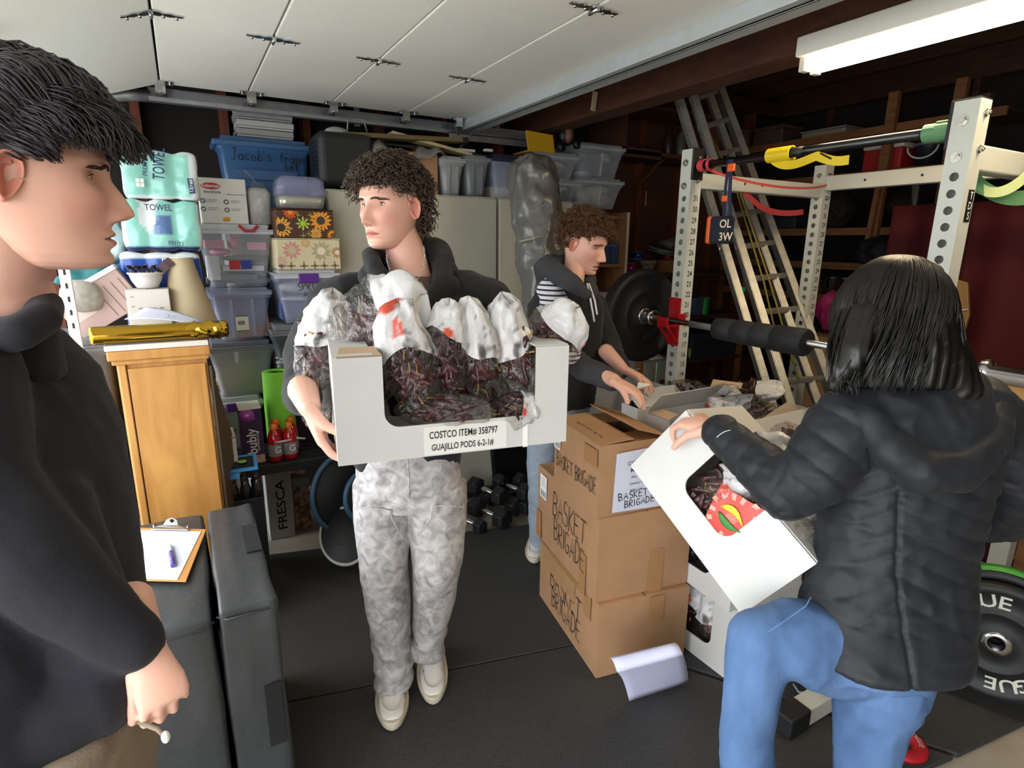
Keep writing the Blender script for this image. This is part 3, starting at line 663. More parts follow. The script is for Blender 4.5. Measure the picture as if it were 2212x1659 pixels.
mb = MB(); mb.tube([ext(La2, Rb, .02), P(1600, 420, d=3.2), P(1660, 600, d=3.0), P(1725, 820, d=2.8)], .005, 6); mb.tube([P(1590, 410, d=3.2), P(1650, 610, d=3.0), P(1700, 830, d=2.8)], .005, 6); mb.build('rope', m_rope, lt)
c = P(1603, 625, d=2.99); mb = MB(); mb.cbox(c, (.04, .012, .022)); mb.build('green_sticker', M('teal_sticker', '#2f9c7c', .5), lt)

# ---------------- right foreground: plates on the storage pin, red plate on the floor
c = P(2152, 1385, x=2.22)
nrm = Vector((-.93, -.36, .03)).normalized()
R0 = .205
bump_t = bumper('weight_plate', 'black round fifteen pound bumper plate with white lettering by the woman\'s hip', c, -nrm, R0, .035, hubr=.045)
xx = Vector((-nrm.y*-1, nrm.x*-1, 0)); X_ = Vector((nrm.y*-1, nrm.x, 0)).normalized(); X_ = ZZ.cross(nrm).normalized(); Y_ = nrm.cross(X_)
def arc_text(s, cc, r, a_mid, size, mat, parent, X_, Y_, N, flip=False, span=.0, sx=1.0):
    n = len(s)
    for i, ch in enumerate(s):
        if ch == ' ': continue
        a = a_mid+(-(i-(n-1)/2)*span if not flip else (i-(n-1)/2)*span); ca, sa = math.cos(a), math.sin(a)
        rad = X_*ca+Y_*sa; tan = X_*sa-Y_*ca
        if flip: rad2, tan2 = -rad, -tan
        else: rad2, tan2 = rad, tan
        text(ch, cc+rad*r+N*.0, tan2, rad2, size, mat, parent, sx=sx, name='letter')
mwp = M('plate_white_print', '#cfccc0', .6)
fc = c+nrm*(.0175-.003)
arc_text('ROGUE', fc, R0*.70, math.radians(125), .062, mwp, bump_t, X_, Y_, nrm, span=.30, sx=1.15)
arc_text('ROGUE', fc, R0*.70, math.radians(-52), .062, mwp, bump_t, X_, Y_, nrm, span=.30, sx=1.15)
arc_text('15LB', fc, R0*.66, math.radians(215), .030, mwp, bump_t, X_, Y_, nrm, span=.15, sx=1.0, flip=True)
arc_text('#15LB', fc, R0*.66, math.radians(22), .030, mwp, bump_t, X_, Y_, nrm, span=.15, sx=1.0)
c3 = c-nrm*.055+Vector((0, .0, .03)); bumper('weight_plate', 'black plate with bright green rim standing behind the lettered plate', c3, -nrm, .2, .04)
bpy.data.objects
mb = MB(); mb.lathe([(.201, -.018), (.212, -.014), (.212, .014), (.201, .018)], c3, -nrm, 48, False, False)
o = mb.build('green_rim', M('green_rim', '#3c8f2a', .5), bpy.context.scene.objects[-1] if False else [o for o in COL.objects if o.name == 'weight_plate.002'][0], label='bright green rim')
rc = P(1945, 1600, z=.03)
t = Tm('change_plate', 'small red change plate with white lettering lying on the black mat', 'weight plate', (rc.x, rc.y, .018))
mb = MB(); mb.lathe([(.032, .018), (.034, .03), (.045, .036), (.062, .036), (.073, .03), (.075, .02), (.072, .018)], (rc.x, rc.y, 0), (0, 0, 1), 40, False, False); mb.lathe([(.032, .018), (.072, .018)], (rc.x, rc.y, .0), (0, 0, 1), 40, False, False)
mb.build('red_disc', M('red_rubber', '#b41d28', .4), t)
arc_text('ROGUE', Vector((rc.x, rc.y, .0365)), .053, math.radians(0), .019, mwp, t, HR, HF, ZZ, span=.26)
# ================================================================ CARDBOARD BOXES, CHILI BOXES, BAGS
def PD(px, py, D): return CPOS+ray(px, py)*D
m_card = M('corrugated_cardboard', '#ad8460', .8, bump=.15, bscale=120, var=.10, vscale=14)
m_cardin = M('cardboard_inside', '#a9794e', .85, var=.12, vscale=10)
m_tape = M('parcel_tape', '#b3865a', .25, spec=.6, alpha=.75)
m_tape2 = M('water_tape', '#a97d52', .5, var=.1, vscale=30)
m_label = M('white_label', '#eceae6', .6); m_grey = M('print_grey', '#8d8b8a', .7)
def rectify(n, l, r):
    """near, left and right ground corners -> near corner, unit A (left/back), unit B (right), lengths"""
    a = l-n; b = r-n; la, lb = a.length, b.length; a.normalize(); b.normalize()
    a.z = b.z = 0
    bis = (a+b).normalized(); q = Vector((-bis.y, bis.x, 0)); q = q if q.dot(a) > 0 else -q
    A = (bis+q).normalized(); B = (bis-q).normalized(); return n, A, B, la, lb
def carton(name, label, z0, z1, pn, pl, pr, group, flaps=(0, 0, 0, 0), inset=.0):
    n, A, B, la, lb = rectify(P(*pn, z=z0), P(*pl, z=z0), P(*pr, z=z0))
    h = z1-z0-.003; th = .004; Z = Vector((0, 0, 1)); c0 = n+A*la/2+B*lb/2
    t = Tm(name, label, 'box', (c0.x, c0.y, z0), group=group)
    c = c0+Z*(h/2+.001)
    # slightly bulged side walls
    def wall(o, X, L, N, nm):
        def f(u, v, k=0):
            bul = .006*math.sin(PI*u)*math.sin(PI*v)
            return o+X*(u*L)+Z*(.001+v*h)+N*(bul-k)
        mb = MB(); mb.grid(lambda u, v: f(u, v), 8, 6); mb.grid(lambda u, v: f(1-u, v, th), 8, 6)
        for v in (0, 1):
            ps = [f(i/8, v) for i in range(9)]; qs = [f(i/8, v, th) for i in range(9)]
            mb.add(ps+qs, [(i, i+1, 10+i, 9+i) if v else (i+1, i, 9+i, 10+i) for i in range(8)])
        return mb.build(nm, m_card, t)
    fA = wall(n+A*la, -A, la, -B, 'side_wall')      # left visible face (normal -B)
    fB = wall(n, B, lb, -A, 'side_wall')            # right visible face (normal -A)
    wall(n+B*lb, A, la, B, 'side_wall'); wall(n+A*la+B*lb, -B, lb, A, 'side_wall')
    mb = MB(); mb.obox(c0+Z*.004, A*(la/2-.004), B*(lb/2-.004), Z*.002); mb.build('bottom', m_card, t)
    # top flaps: two long ones hinged along A sides, meeting over the middle; two short underneath
    for k, (o, H, D_, L, W_, ang) in enumerate(((n+Z*h, A, B, la, lb/2, flaps[0]), (n+B*lb+Z*h, A, -B, la, lb/2, flaps[1]), (n+Z*(h-.005), B, A, lb, la*.32, flaps[2]), (n+A*la+Z*(h-.005), B, -A, lb, la*.32, flaps[3]))):
        d = D_*math.cos(ang)+Z*math.sin(ang); nn = H.cross(d); nn = nn if nn.z > 0 else -nn
        mb = MB(); mb.obox(o+H*L/2+d*(W_/2-.001)+nn*.0018, H*(L/2-.002), d*(W_/2-.002), nn*.0016); mb.build('flap', m_card if k < 2 else m_cardin, t, bevel=.001, seg=1)
    return t, n, A, B, la, lb, h, fA, fB
Zv = Vector((0, 0, 1))
G = 'brown cardboard boxes in the stack of three'
zb1, zb2, zb3 = .019, .315, .635
b1 = carton('cardboard_box', 'brown cardboard box at the bottom of the stack of three, marker writing half taped over', zb1, zb2, (1287, 1466), (1146, 1290), (1486, 1427), G)
b2 = carton('cardboard_box', 'widest brown cardboard box, middle of the stack of three', zb2, zb3, (1286, 1303), (1141, 1157), (1493, 1268), G)
b3 = carton('cardboard_box', 'smaller brown cardboard box on top of the stack with flaps ajar', zb3, .895, (1289, 1121), (1192, 1041), (1436, 1096), G, flaps=(.06, .30, 0, 0))
def on_face(b, u, v, face):
    t, n, A, B, la, lb, h, fA, fB = b
    if face == 'A': return n+A*(la*(1-u))+Zv*(v*h)-B*.0065, -A
    if face == 'B': return n+B*(lb*u)+Zv*(v*h)-A*.0065, B
    if face == 'T': return n+A*(la*(1-u))+B*(lb*v)+Zv*(h+.0055), -A
def hw(b, s, u, v, h, face, wid=1, th=.004, seed=1, par=None, slant=0):
    o, X = on_face(b, u, v, face); Y = Zv if face != 'T' else b[3]
    o = o-X.cross(Y)*.0 
    return handwrite(s, o, X, Y, h, BLK, par or b[0], wid=wid, th=th, eps=.001, seed=seed, slant=slant, gap=.15)
hw(b2, 'BASKET', .58, .70, .092, 'A', .74, .004, 1); hw(b2, 'BRIGADE', .60, .36, .085, 'A', .68, .004, 2)
hw(b1, 'BASKET', .50, .62, .092, 'A', .74, .004, 3); hw(b1, 'BRIGADE', .52, .33, .085, 'A', .68, .004, 4)
hw(b3, 'BASKET BRIGADE', .54, .43, .052, 'A', .62, .0033, 5)
hw(b3, 'BASKET', .5, .42, .05, 'T', .9, .0035, 6); hw(b3, 'BRIGADE', .55, .24, .045, 'T', .9, .0035, 7)
def patch(b, u, v, w_, h_, face, mat, name, eps=.0002, rot=0, par=None):
    o, X = on_face(b, u, v, face); Y = Zv if face != 'T' else b[3]; N = X.cross(Y)
    X2 = X*math.cos(rot)+Y*math.sin(rot); Y2 = -X*math.sin(rot)+Y*math.cos(rot)
    mb = MB(); mb.obox(o+N*eps, X2*w_/2, Y2*h_/2, N*.0003); return mb.build(name, mat, par or b[0]), o+N*(eps+.0004), X2, Y2
def ship_label(b, u, v, w_, h_, face):
    o_, o, X, Y = patch(b, u, v, w_, h_, face, m_label, 'shipping_label')
    mb = MB()
    for i in range(9): mb.obox(o+X*(w_*(-.36+i*.09))-Y*h_*.30, X*w_*.02*(1+(i % 3)*.6), Y*h_*.13, X.cross(Y)*.0001)
    for i in range(4): mb.obox(o+Y*h_*(.05+i*.1), X*w_*(.3-.05*(i % 2)), Y*h_*.012, X.cross(Y)*.0001)
    mb.build('barcode', m_grey, o_, kind='stuff')
ship_label(b2, .13, .78, .065, .10, 'A'); ship_label(b3, .10, .74, .05, .085, 'A')
for b, u, v, w_, h_, f in ((b1, .62, .8, .06, .11, 'B'), (b2, .62, .25, .06, .18, 'B'), (b1, .85, .85, .055, .10, 'A'), (b2, .82, .2, .05, .16, 'A'), (b3, .85, .82, .09, .06, 'A'), (b2, .05, .2, .05, .12, 'A')): patch(b, u, v, w_, h_, f, m_tape2, 'tape')
patch(b1, .35, .8, .33, .09, 'A', M('clear_tape', '#d3a878', .12, alpha=.45, spec=.8), 'tape', eps=.0016)
patch(b1, .5, .97, .3, .03, 'A', m_tape, 'tape', eps=.0018)
# papers taped to the top box
pap = Tm('paper_sheet', 'delivery papers with handwriting taped on the top cardboard box', 'paper', on_face(b3, .5, .5, 'B')[0])
for k, (u, v, r_, nm) in enumerate(((.60, .46, -.03, 'sheet'), (.68, .50, .05, 'sheet'))):
    o, X = on_face(b3, u, v, 'B'); N = X.cross(Zv); X2 = X*math.cos(r_)+Zv*math.sin(r_); Y2 = N.cross(X2)
    mb = MB(); mb.obox(o+N*(.002+k*.002), X2*.105, Y2*.105, N*.0004); mb.build(nm, M('printer_paper', '#d3d5e6', .7), pap)
    if k: po, pX, pY = o+N*.0052, X2, Y2
for s_, a_, b_2, sz in (('CCO GUTI', -.03, .062, .02), ('M. Romeria', -.02, .036, .020), ('Ship: 15', -.045, .012, .012), ('Delivery Date:', -.035, -.012, .012), ('Pallet 1 of', -.045, -.036, .012)):
    text(s_, po+pX*a_+pY*b_2, pX, pY, sz, M('blue_grey_print', '#4b4b63', .7), pap)
handwrite('1/3', po+pX*.055-pY*.02, pX, pY, .035, BLK, pap, th=.003, seed=8, wid=1); handwrite('BASKET', po-pX*.055-pY*.052, pX, pY, .026, BLK, pap, th=.003, seed=9)
handwrite('BRIGADE', po-pX*.03-pY*.083, pX, pY, .024, BLK, pap, th=.003, seed=10); handwrite('254', po+pX*.05-pY*.068, pX, pY, .03, BLK, pap, th=.003, seed=11)
# folded sheet on the bottom box / floor
q = [P(1318, 1421, d=1.56), P(1456, 1388, d=1.56), P(1474, 1411, d=1.52), P(1332, 1450, d=1.52), P(1488, 1473, z=.022), P(1359, 1514, z=.022)]
def psheet(u, v):
    if v < .28: k = v/.28; a = q[0].lerp(q[1], u); b = q[3].lerp(q[2], u); p = a.lerp(b, k); p.z += .008*math.sin(PI*k)
    else: k = (v-.28)/.72; a = q[3].lerp(q[2], u); b = q[5].lerp(q[4], u); p = a.lerp(b, k); p.z += .02*math.sin(PI*k)*(1-.3*u)
    return p
mb = MB(); mb.grid(psheet, 8, 14); thing_mesh(mb, 'paper_sheet', M('bluish_paper', '#cfd0ea', .65), 'folded blank white sheet hanging against the lowest cardboard box', 'paper', solid=.0008)

# ---------------------------------------------------------------- materials for bagged chilies
def film_mat():
    m = bpy.data.materials.new('clear_film'); m.use_nodes = True; nt = m.node_tree; nt.nodes.clear(); L = nt.links.new
    out = nt.nodes.new('ShaderNodeOutputMaterial'); mix = nt.nodes.new('ShaderNodeMixShader'); tr = nt.nodes.new('ShaderNodeBsdfTransparent'); gl = nt.nodes.new('ShaderNodeBsdfGlossy')
    tr.inputs[0].default_value = (.97, .95, .93, 1); gl.inputs['Roughness'].default_value = .12; gl.inputs[0].default_value = (1, 1, 1, 1)
    lw = nt.nodes.new('ShaderNodeLayerWeight'); lw.inputs[0].default_value = .35; tc = nt.nodes.new('ShaderNodeTexCoord')
    n = nt.nodes.new('ShaderNodeTexNoise'); n.inputs['Scale'].default_value = 26; n.inputs['Detail'].default_value = 4; n.inputs['Distortion'].default_value = 1.2; L(tc.outputs['Object'], n.inputs[0])
    bp = nt.nodes.new('ShaderNodeBump'); bp.inputs['Strength'].default_value = 1.0; bp.inputs['Distance'].default_value = .02; L(n.outputs[0], bp.inputs['Height'])
    L(bp.outputs[0], gl.inputs['Normal']); L(bp.outputs[0], lw.inputs['Normal'])
    ma = nt.nodes.new('ShaderNodeMath'); ma.operation = 'MULTIPLY_ADD'; ma.inputs[1].default_value = .42; ma.inputs[2].default_value = .04; L(lw.outputs['Fresnel'], ma.inputs[0])
    L(ma.outputs[0], mix.inputs[0]); L(tr.outputs[0], mix.inputs[1]); L(gl.outputs[0], mix.inputs[2]); L(mix.outputs[0], out.inputs[0]); return m
m_film = film_mat()
m_pod = M('dried_chili_skin', '#5a2022', .28, col2='#260c0e', vscale=22, spec=.6, bump=.6, bscale=45)
m_stem = M('chili_stem', '#a98c4a', .6)
m_pw = M('white_printed_film', '#e6e4e2', .3, spec=.5, bump=.6, bscale=26, attr='Col', bdist=.010)
def clear_patches(m, thr, sc):
    nt = m.node_tree; L = nt.links.new; b = nt.nodes['Principled BSDF']; tc = nt.nodes.new('ShaderNodeTexCoord'); n = nt.nodes.new('ShaderNodeTexNoise'); n.inputs['Scale'].default_value = sc; n.inputs['Detail'].default_value = 2; L(tc.outputs['Object'], n.inputs[0])
    r = nt.nodes.new('ShaderNodeValToRGB'); r.color_ramp.elements[0].position = thr-.03; r.color_ramp.elements[1].position = thr+.03; r.color_ramp.elements[0].color = (1, 1, 1, 1); r.color_ramp.elements[1].color = (.12, .12, .12, 1); L(n.outputs[0], r.inputs[0]); L(r.outputs[0], b.inputs['Alpha'])
clear_patches(m_pw, .64, 9)
rng = random.Random(7)
def pods_mesh(seed, n=34, rx=.075, ry=.045, rz=.11):
    r = random.Random(seed); mb = MB()
    for i in range(n):
        while True:
            c = Vector((r.uniform(-1, 1), r.uniform(-1, 1), r.uniform(-1, 1)))
            if c.length < .98 and (c.length > .55 or i % 3 == 0): break
        c = Vector((c.x*rx*.82, c.y*ry*.78, c.z*rz*.86)); d = Vector((r.uniform(-1, 1), r.uniform(-.5, .5), r.uniform(-1.2, 1.2))).normalized(); L = r.uniform(.03, .045)
        side = d.cross(Vector((r.uniform(-1, 1), r.uniform(-1, 1), r.uniform(-1, 1)))).normalized(); ks = (-1, -.6, 0, .6, 1); pts = [c+d*L*k+side*.012*(k*k) for k in ks]
        mb.cur = 0; mb.tube(pts, [.004, .012, .017, .014, .006], 7, flat=.6, up=side)
        if i % 2 == 0: mb.cur = 1; mb.tube([pts[-1], pts[-1]+d*.012+side*.004, pts[-1]+d*.024+side*.012], [.0035, .0022, .002], 5)
    return mb.mesh('chili_pods')
POD = []
for k in range(4):
    me = pods_mesh(100+k); me.materials.append(m_pod); me.materials.append(m_stem); POD.append(me)
def bag_meshes(seed, rx=.085, ry=.052, rz=.13, white=.5):
    """film + printed upper part, wrinkled towards a gathered neck"""
    def surf(u, v, off=0.0):
        a = 2*PI*u; t = v  # v 0 bottom .. 1 neck
        prof = (math.sin(PI*min(t, .5)))**.5 if t < .5 else 1-.42*((t-.5)/.5)**1.6
        if t > .9: prof *= math.sqrt(max(0, 1-((t-.9)/.1)**2))*.98+.02
        z = (t*2-1)*rz*1.12
        wr = 1+.05*math.sin(9*a+seed+6*t)*(.3+t)+.04*math.sin(17*a+seed*2-9*t)
        x = rx*prof*wr*math.cos(a)+off*math.cos(a); y = ry*prof*wr*math.sin(a)+off*math.sin(a); y += .012*math.sin(3*z/rz+seed); k9 = max(0, t-.62)/.38; x += .028*k9*k9*math.sin(seed*2.3); z += .012*k9*math.sin(3*a+seed)
        return Vector((x, y, z))
    def nzd(p, amp):
        A = np.array([tuple(q) for q in p]); n_ = (1-np.abs(nz(A+seed*3.1, 24, seed))*2.2)*amp+(1-np.abs(nz(A*np.array([1, 1, .6])+seed, 60, seed))*2)*amp*.6
        c = A*np.array([1, 1, .3]); l = np.linalg.norm(c, axis=1, keepdims=True)+1e-6
        return A+c/l*n_[:, None]
    mb = MB(); mb.grid(lambda u, v: surf(u, v), 40, 26); mb.v = [tuple(q) for q in nzd(mb.v, .006)]
    film = mb.mesh('film')
    mb = MB(); mb.grid(lambda u, v: surf(u, white+(1-white)*v+.10*(1-v)*math.sin(2*PI*u+seed)+.03*(1-v)*math.sin(6*PI*u+seed*2), .0015), 40, 16); mb.v = [tuple(q) for q in nzd(mb.v, .006)]
    pw = mb.mesh('printed_film')
    A = np.array(mb.v); c = np.tile(np.array(srgb('#cfcdcc')), (len(A), 1)); red = np.array(srgb('#c9503a'))
    k = (nz(A+seed*5, 13, seed+9) > .58); c[k] = red; k = (nz(A*np.array([1, 1, 9])+seed, 30, seed+2) > .5)*(A[:, 0] > 0)*(seed % 2 == 1); c[k] = np.array(srgb('#8d8c90')); set_attr(pw, c)
    film.materials.append(m_film); pw.materials.append(m_pw); return film, pw
BAGM = [bag_meshes(s, white=w_) for s, w_ in ((1, .52), (2, .60), (3, .48), (4, .66), (5, .56))]
BAG_N = 0
def bag(c, up, wx, sx, sy, sz, label, group, seed=None, white=True, category='bag'):
    """bag thing centred at c; up: long axis (world), wx: width direction; sx,sy,sz: half sizes in metres"""
    global BAG_N
    c = Vector(c); z = Vector(up).normalized(); x = Vector(wx); x = (x-z*x.dot(z)).normalized(); y = z.cross(x)
    k = BAG_N if seed is None else seed; BAG_N += 1
    R = Matrix(((x.x, y.x, z.x, c.x), (x.y, y.y, z.y, c.y), (x.z, y.z, z.z, c.z), (0, 0, 0, 1))) @ Matrix.Diagonal((sx/.085, sy/.052, sz/.13, 1))
    t = Tm('chili_bag', label, category, group=group, mat=R)
    f, pw = BAGM[k % 5]
    for nm, me in (('chili_pods', POD[k % 4]), ('clear_film', f), ('printed_film', pw)):
        if nm == 'printed_film' and not white: continue
        o = bpy.data.objects.new(nm, me); COL.objects.link(o); o.parent = t; WMX[o] = R.copy()
        if nm == 'chili_pods': o['kind'] = 'stuff'
    return t
# ---------------------------------------------------------------- white open-front boxes
m_wb = M('white_coated_card', '#cecdc9', .55, var=.05, vscale=9, bump=.1, bscale=40)
m_kraft = M('kraft_inside', '#c4a88a', .8, var=.1, vscale=9)
def tray(label, B, X, Z, Y, W=.54, H=.24, Dp=.36, colL=.115, colR=.085, strip=.075, group=None, flaps=True, raise_=0.0, name='white_box'):
    """B: bottom left front corner; X width, Z up, Y depth unit vectors"""
    B = Vector(B); X = Vector(X).normalized(); Z = Vector(Z).normalized(); Y = Vector(Y).normalized()
    t = Tm(name, label, 'box', B+X*W/2+Y*Dp/2, group=group); th = .004
    def q(a, b): return B+X*a+Z*b
    r = .035; arcL = [(colL+r-r*math.cos(k*PI/12), strip+r-r*math.sin(k*PI/12)) for k in range(7)]; arcR = [(W-colR-r+r*math.sin(k*PI/12), strip+r-r*math.cos(k*PI/12)) for k in range(7)]
    pts = [(0, 0), (W, 0), (W, H)]+[(W-colR, H)]+arcR[::-1]+arcL[::-1]+[(colL, H), (0, H)]
    fr = MB(); fr.poly([q(a, b) for a, b in pts], -th, Y); fp = fr.build('front_panel', m_wb, t)
    mb = MB(); mb.poly([q(a, b)+Y*Dp for a, b in ((0, 0), (W, 0), (W, H), (0, H))], th, Y); mb.build('back_panel', m_wb, t)
    for s, nm in ((0, 'side_panel'), (W, 'side_panel')):
        k = 1 if s == 0 else -1
        mb = MB(); mb.poly([B+X*s+Y*a+Z*b for a, b in ((th, 0), (Dp-th, 0), (Dp-th, H), (th, H))], th*-k, X); mb.build(nm, m_wb, t)
    mb = MB(); mb.poly([B+X*a+Y*b for a, b in ((th, th), (W-th, th), (W-th, Dp-th), (th, Dp-th))], -th, Z); mb.build('bottom', m_wb, t)
    if flaps:
        for s, k in ((0, 1), (W, -1)):
            ca = math.cos(raise_); sa = math.sin(raise_)
            d = X*k*ca+Z*sa; o = B+X*s+Z*H
            mb = MB(); mb.poly([o+Y*.006, o+d*colR+Y*.006, o+d*colR+Y*(Dp-.006), o+Y*(Dp-.006)], .003*k, d.cross(Y)*-1); mb.build('top_flap', m_wb, t)
        mb = MB(); o = B+Z*H; mb.poly([o+X*.01, o+X*colL, o+X*colL*.9+Y*.06+Z*.01, o+X*.02+Y*.06+Z*.01], .003, Z); mb.build('locking_tab', m_kraft, t)
    return t, fp
# the box the boy in the middle carries
cB, cC = PD(730, 991, 1.265), PD(1222, 968, 1.45); cC.z = cB.z = (cB.z+cC.z)/2
cX = (cC-cB).normalized(); cY = ZZ.cross(cX).normalized(); cW = (cC-cB).length; cZ = Zv
tb, fp = tray('white open-front box full of bagged chilies carried by the boy in the middle', cB, cX, cZ, cY, W=cW, H=.245, Dp=.34, colL=.105, colR=.085, strip=.078)
def onf(u, v): return cB+cX*u+cZ*v
text('COSTCO ITEM# 358797', onf(cW*.52, .050), cX, cZ, .024, BLK, fp, eps=.0015, fit=.165)
text('GUAJILLO PODS 6-2-1#', onf(cW*.515, .020), cX, cZ, .022, BLK, fp, eps=.0015, fit=.150)
mb = MB(); mb.obox(onf(cW*.53, .037)-cY*.0002, cX*.10, cZ*.034, cY*.0002); mb.build('text_sticker', M('sticker_white', '#e4e2dc', .5), fp)
mb = MB(); mb.obox(onf(cW*.80, .035)-cY*.0012, cX*.006, cZ*.037, cY*.0006); mb.build('torn_tab', M('torn_card', '#f2f0ec', .6), fp)
GB = 'bags of dried chilies in the carried white box'
cbags = [
 (690, 745, 1.47, .06, .12, .10, -.12, 'bag of dried chilies hanging out over the left end of the carried box'),
 (822, 712, 1.40, .12, .115, 1.25, .15, 'large white-topped chili bag arching over the left half of the carried box'),
 (880, 778, 1.33, .062, .12, -.22, .1, 'leaning chili bag just right of the box\'s left upright'),
 (966, 765, 1.37, .050, .11, .03, .2, 'upright chili bag with pale neck at the middle of the carried box'),
 (1034, 765, 1.40, .048, .115, -.06, .3, 'upright chili bag with twisted white knot right of middle'),
 (1108, 760, 1.43, .056, .12, -.30, .2, 'chili bag slanting against the box\'s right upright'),
 (1192, 728, 1.50, .075, .085, 1.0, .3, 'chili bag with white and red neck over the right upright'),
 (955, 885, 1.36, .040, .10, 1.55, 0, 'chili bag lying flat in the window of the carried box'),
 (1108, 888, 1.42, .045, .06, 1.3, .1, 'small-looking chili bag in the lower right corner of the box window'),
 (688, 880, 1.50, .035, .06, .3, .2, 'white-necked chili bag poking out beside the boy\'s hand'),
 (800, 800, 1.48, .07, .11, .2, .1, 'chili bag standing behind the box\'s left upright'),
 (1010, 830, 1.50, .08, .10, 1.4, .1, 'chili bag at the back of the carried box'),
]
for i, (px, py, D, hx, hz, tl, ty, lab) in enumerate(cbags):
    c = PD(px, py, D); up = RT*math.sin(tl)+UP*math.cos(tl); bag(c, up-FW*ty, RT*math.cos(tl)-UP*math.sin(tl), hx, .045, hz, lab, GB, white=i not in (7, 11))
# white boxes in the pile beside the cardboard
GP = 'white chili boxes in the pile by the power rack'
def stackbox(x0, y0, z0, label, rot=0.0, W=.50, flaps=True, raise_=0.0, **k):
    X = Vector((math.sin(rot), -math.cos(rot), 0)); Y = Vector((math.cos(rot), math.sin(rot), 0)); 
    return tray(label, Vector((x0, y0, z0)), X, Zv, Y, W=W, H=.29, Dp=.37, strip=.08, colL=.12, colR=.10, group=GP, flaps=flaps, raise_=raise_, **k)
n0 = P(1571, 1478, z=.02)
lay = [(n0.x, n0.y+.50, .019, 'white open-front box at the floor, lowest of the pile beside the cardboard stack'), (n0.x-.005, n0.y+.51, .311, 'white open-front box resting on the lowest one of the near pile'), (n0.x+.0, n0.y+.50, .603, 'topmost white box of the near pile, under the woman\'s held box')]
for i, (x0, y0, z0, lb) in enumerate(lay): stackbox(x0, y0, z0, lb, rot=.03*(-1)**i, raise_=[0, 0, .9][i])
lay2 = [(n0.x+.0, n0.y+1.06, .019, 'white box on the floor behind the near pile'), (n0.x, n0.y+1.06, .311, 'white box in the middle of the far pile'), (n0.x+.01, n0.y+1.05, .603, 'topmost white box of the far pile by the boy\'s hand')]
for i, (x0, y0, z0, lb) in enumerate(lay2): stackbox(x0, y0, z0, lb, rot=-.02*(-1)**i, raise_=[0, 0, .5][i])
GQ = 'bags of dried chilies in the pile of white boxes'
k = 0
for (x0, y0, z0, lb), wh, nb in ((lay[0], 'bottom box of the near pile', 3), (lay[1], 'second box of the near pile', 3), (lay2[1], 'middle box of the far pile', 2)):
    for j in range(nb):
        c = Vector((x0+.07, y0-.14-.11*j, z0+.15)); bag(c, (0.05, .3*(-1)**j, 1), (0, -1, 0), .062, .05, .12, ('left chili bag in the window of the ', 'middle chili bag in the window of the ', 'right chili bag in the window of the ')[j]+wh, GQ, white=j > 0); k += 1
tops = [((1640, 905), 'red-printed clear chili bag on top of the near pile beneath the woman\'s sleeve'), ((1700, 950), 'glinting gold-lit clear chili bag on the near pile'), ((1600, 880), 'flat clear bag of chilies with white panel on the near pile'), ((1560, 850), 'clear chili bag with red print on the far pile'), ((1620, 845), 'flat clear chili bag lying at the back of the far pile'), ((1480, 852), 'clear chili bag beside the far rack post'), ((1405, 880), 'white-necked chili bag at the left edge of the far pile'), ((1760, 905), 'chili bag with red label on the near pile below the woman\'s shoulder')]
for i, ((px, py), lb) in enumerate(tops):
    c = P(px, py, z=.90 if i not in (6,) else .86); a = i*1.3
    bag(c, (math.cos(a), math.sin(a), .12), (-math.sin(a), math.cos(a), 0.2), .075, .045, .12, lb, GQ, white=i in (2, 3, 6, 4))
# raised kraft flaps of the open pile boxes
for i, (a_, b_, c_, d_, lb) in enumerate([((1640, 908), (1700, 868), (1772, 890), (1765, 912), 'raised pale inner flap of the near open box'), ((1533, 838), (1540, 820), (1604, 828), (1600, 840), 'raised kraft flap at the back of the far pile')]):
    zz = .92 if i == 0 else .92
    pts = [P(*a_, z=zz), P(*b_, d=P(*a_, z=zz).dot(HF)+.02), P(*c_, d=P(*d_, z=zz).dot(HF)+.02), P(*d_, z=zz)]
    mb = MB(); mb.poly(pts, .004, (pts[1]-pts[0]).cross(pts[2]-pts[1])); thing_mesh(mb, 'cardboard_flap', m_kraft, lb, 'cardboard', merge=False)
# box held by the woman (tilted)
wB = PD(1362, 1006, 1.60); wC = PD(1601, 1328, 1.38); wA = PD(1471, 874, 1.49)
wX = (wC-wB); wW = wX.length; wX.normalize(); wZ = wA-wB; wZ = (wZ-wX*wZ.dot(wX)); wH = wZ.length; wZ.normalize(); wY = wZ.cross(wX); wY = wY if wY.dot(FW) > 0 else -wY
wt, wfp = tray('tilted white open-front box of chilies held by the woman in the black jacket', wB, wX, wZ, wY, W=wW, H=wH, Dp=.34, colL=.13, colR=.15, strip=.085)
GW = 'bags of dried chilies in the tilted white box'
for i, (a, b, dp, tl, lab, wh) in enumerate([(.19, .12, .05, .2, 'dark chili bag with folded white panel at the upper end of the tilted box', True), (.28, .10, .06, -.2, 'dark chili bag carrying the red pepper label in the tilted box', False), (.37, .13, .06, .1, 'dark chili bag at the lower end of the tilted box', False), (.30, .20, .16, .5, 'chili bag at the open top of the tilted box', True), (.44, .22, .2, .5, 'clear chili bag bulging near the woman\'s jacket', False), (.15, .20, .17, .4, 'white-panelled chili bag near the woman\'s hand', True)]):
    bag(wB+wX*a+wZ*b+wY*dp, wZ+wX*tl, wX-wZ*tl, .055, .042, .11, lab, GW, white=wh)
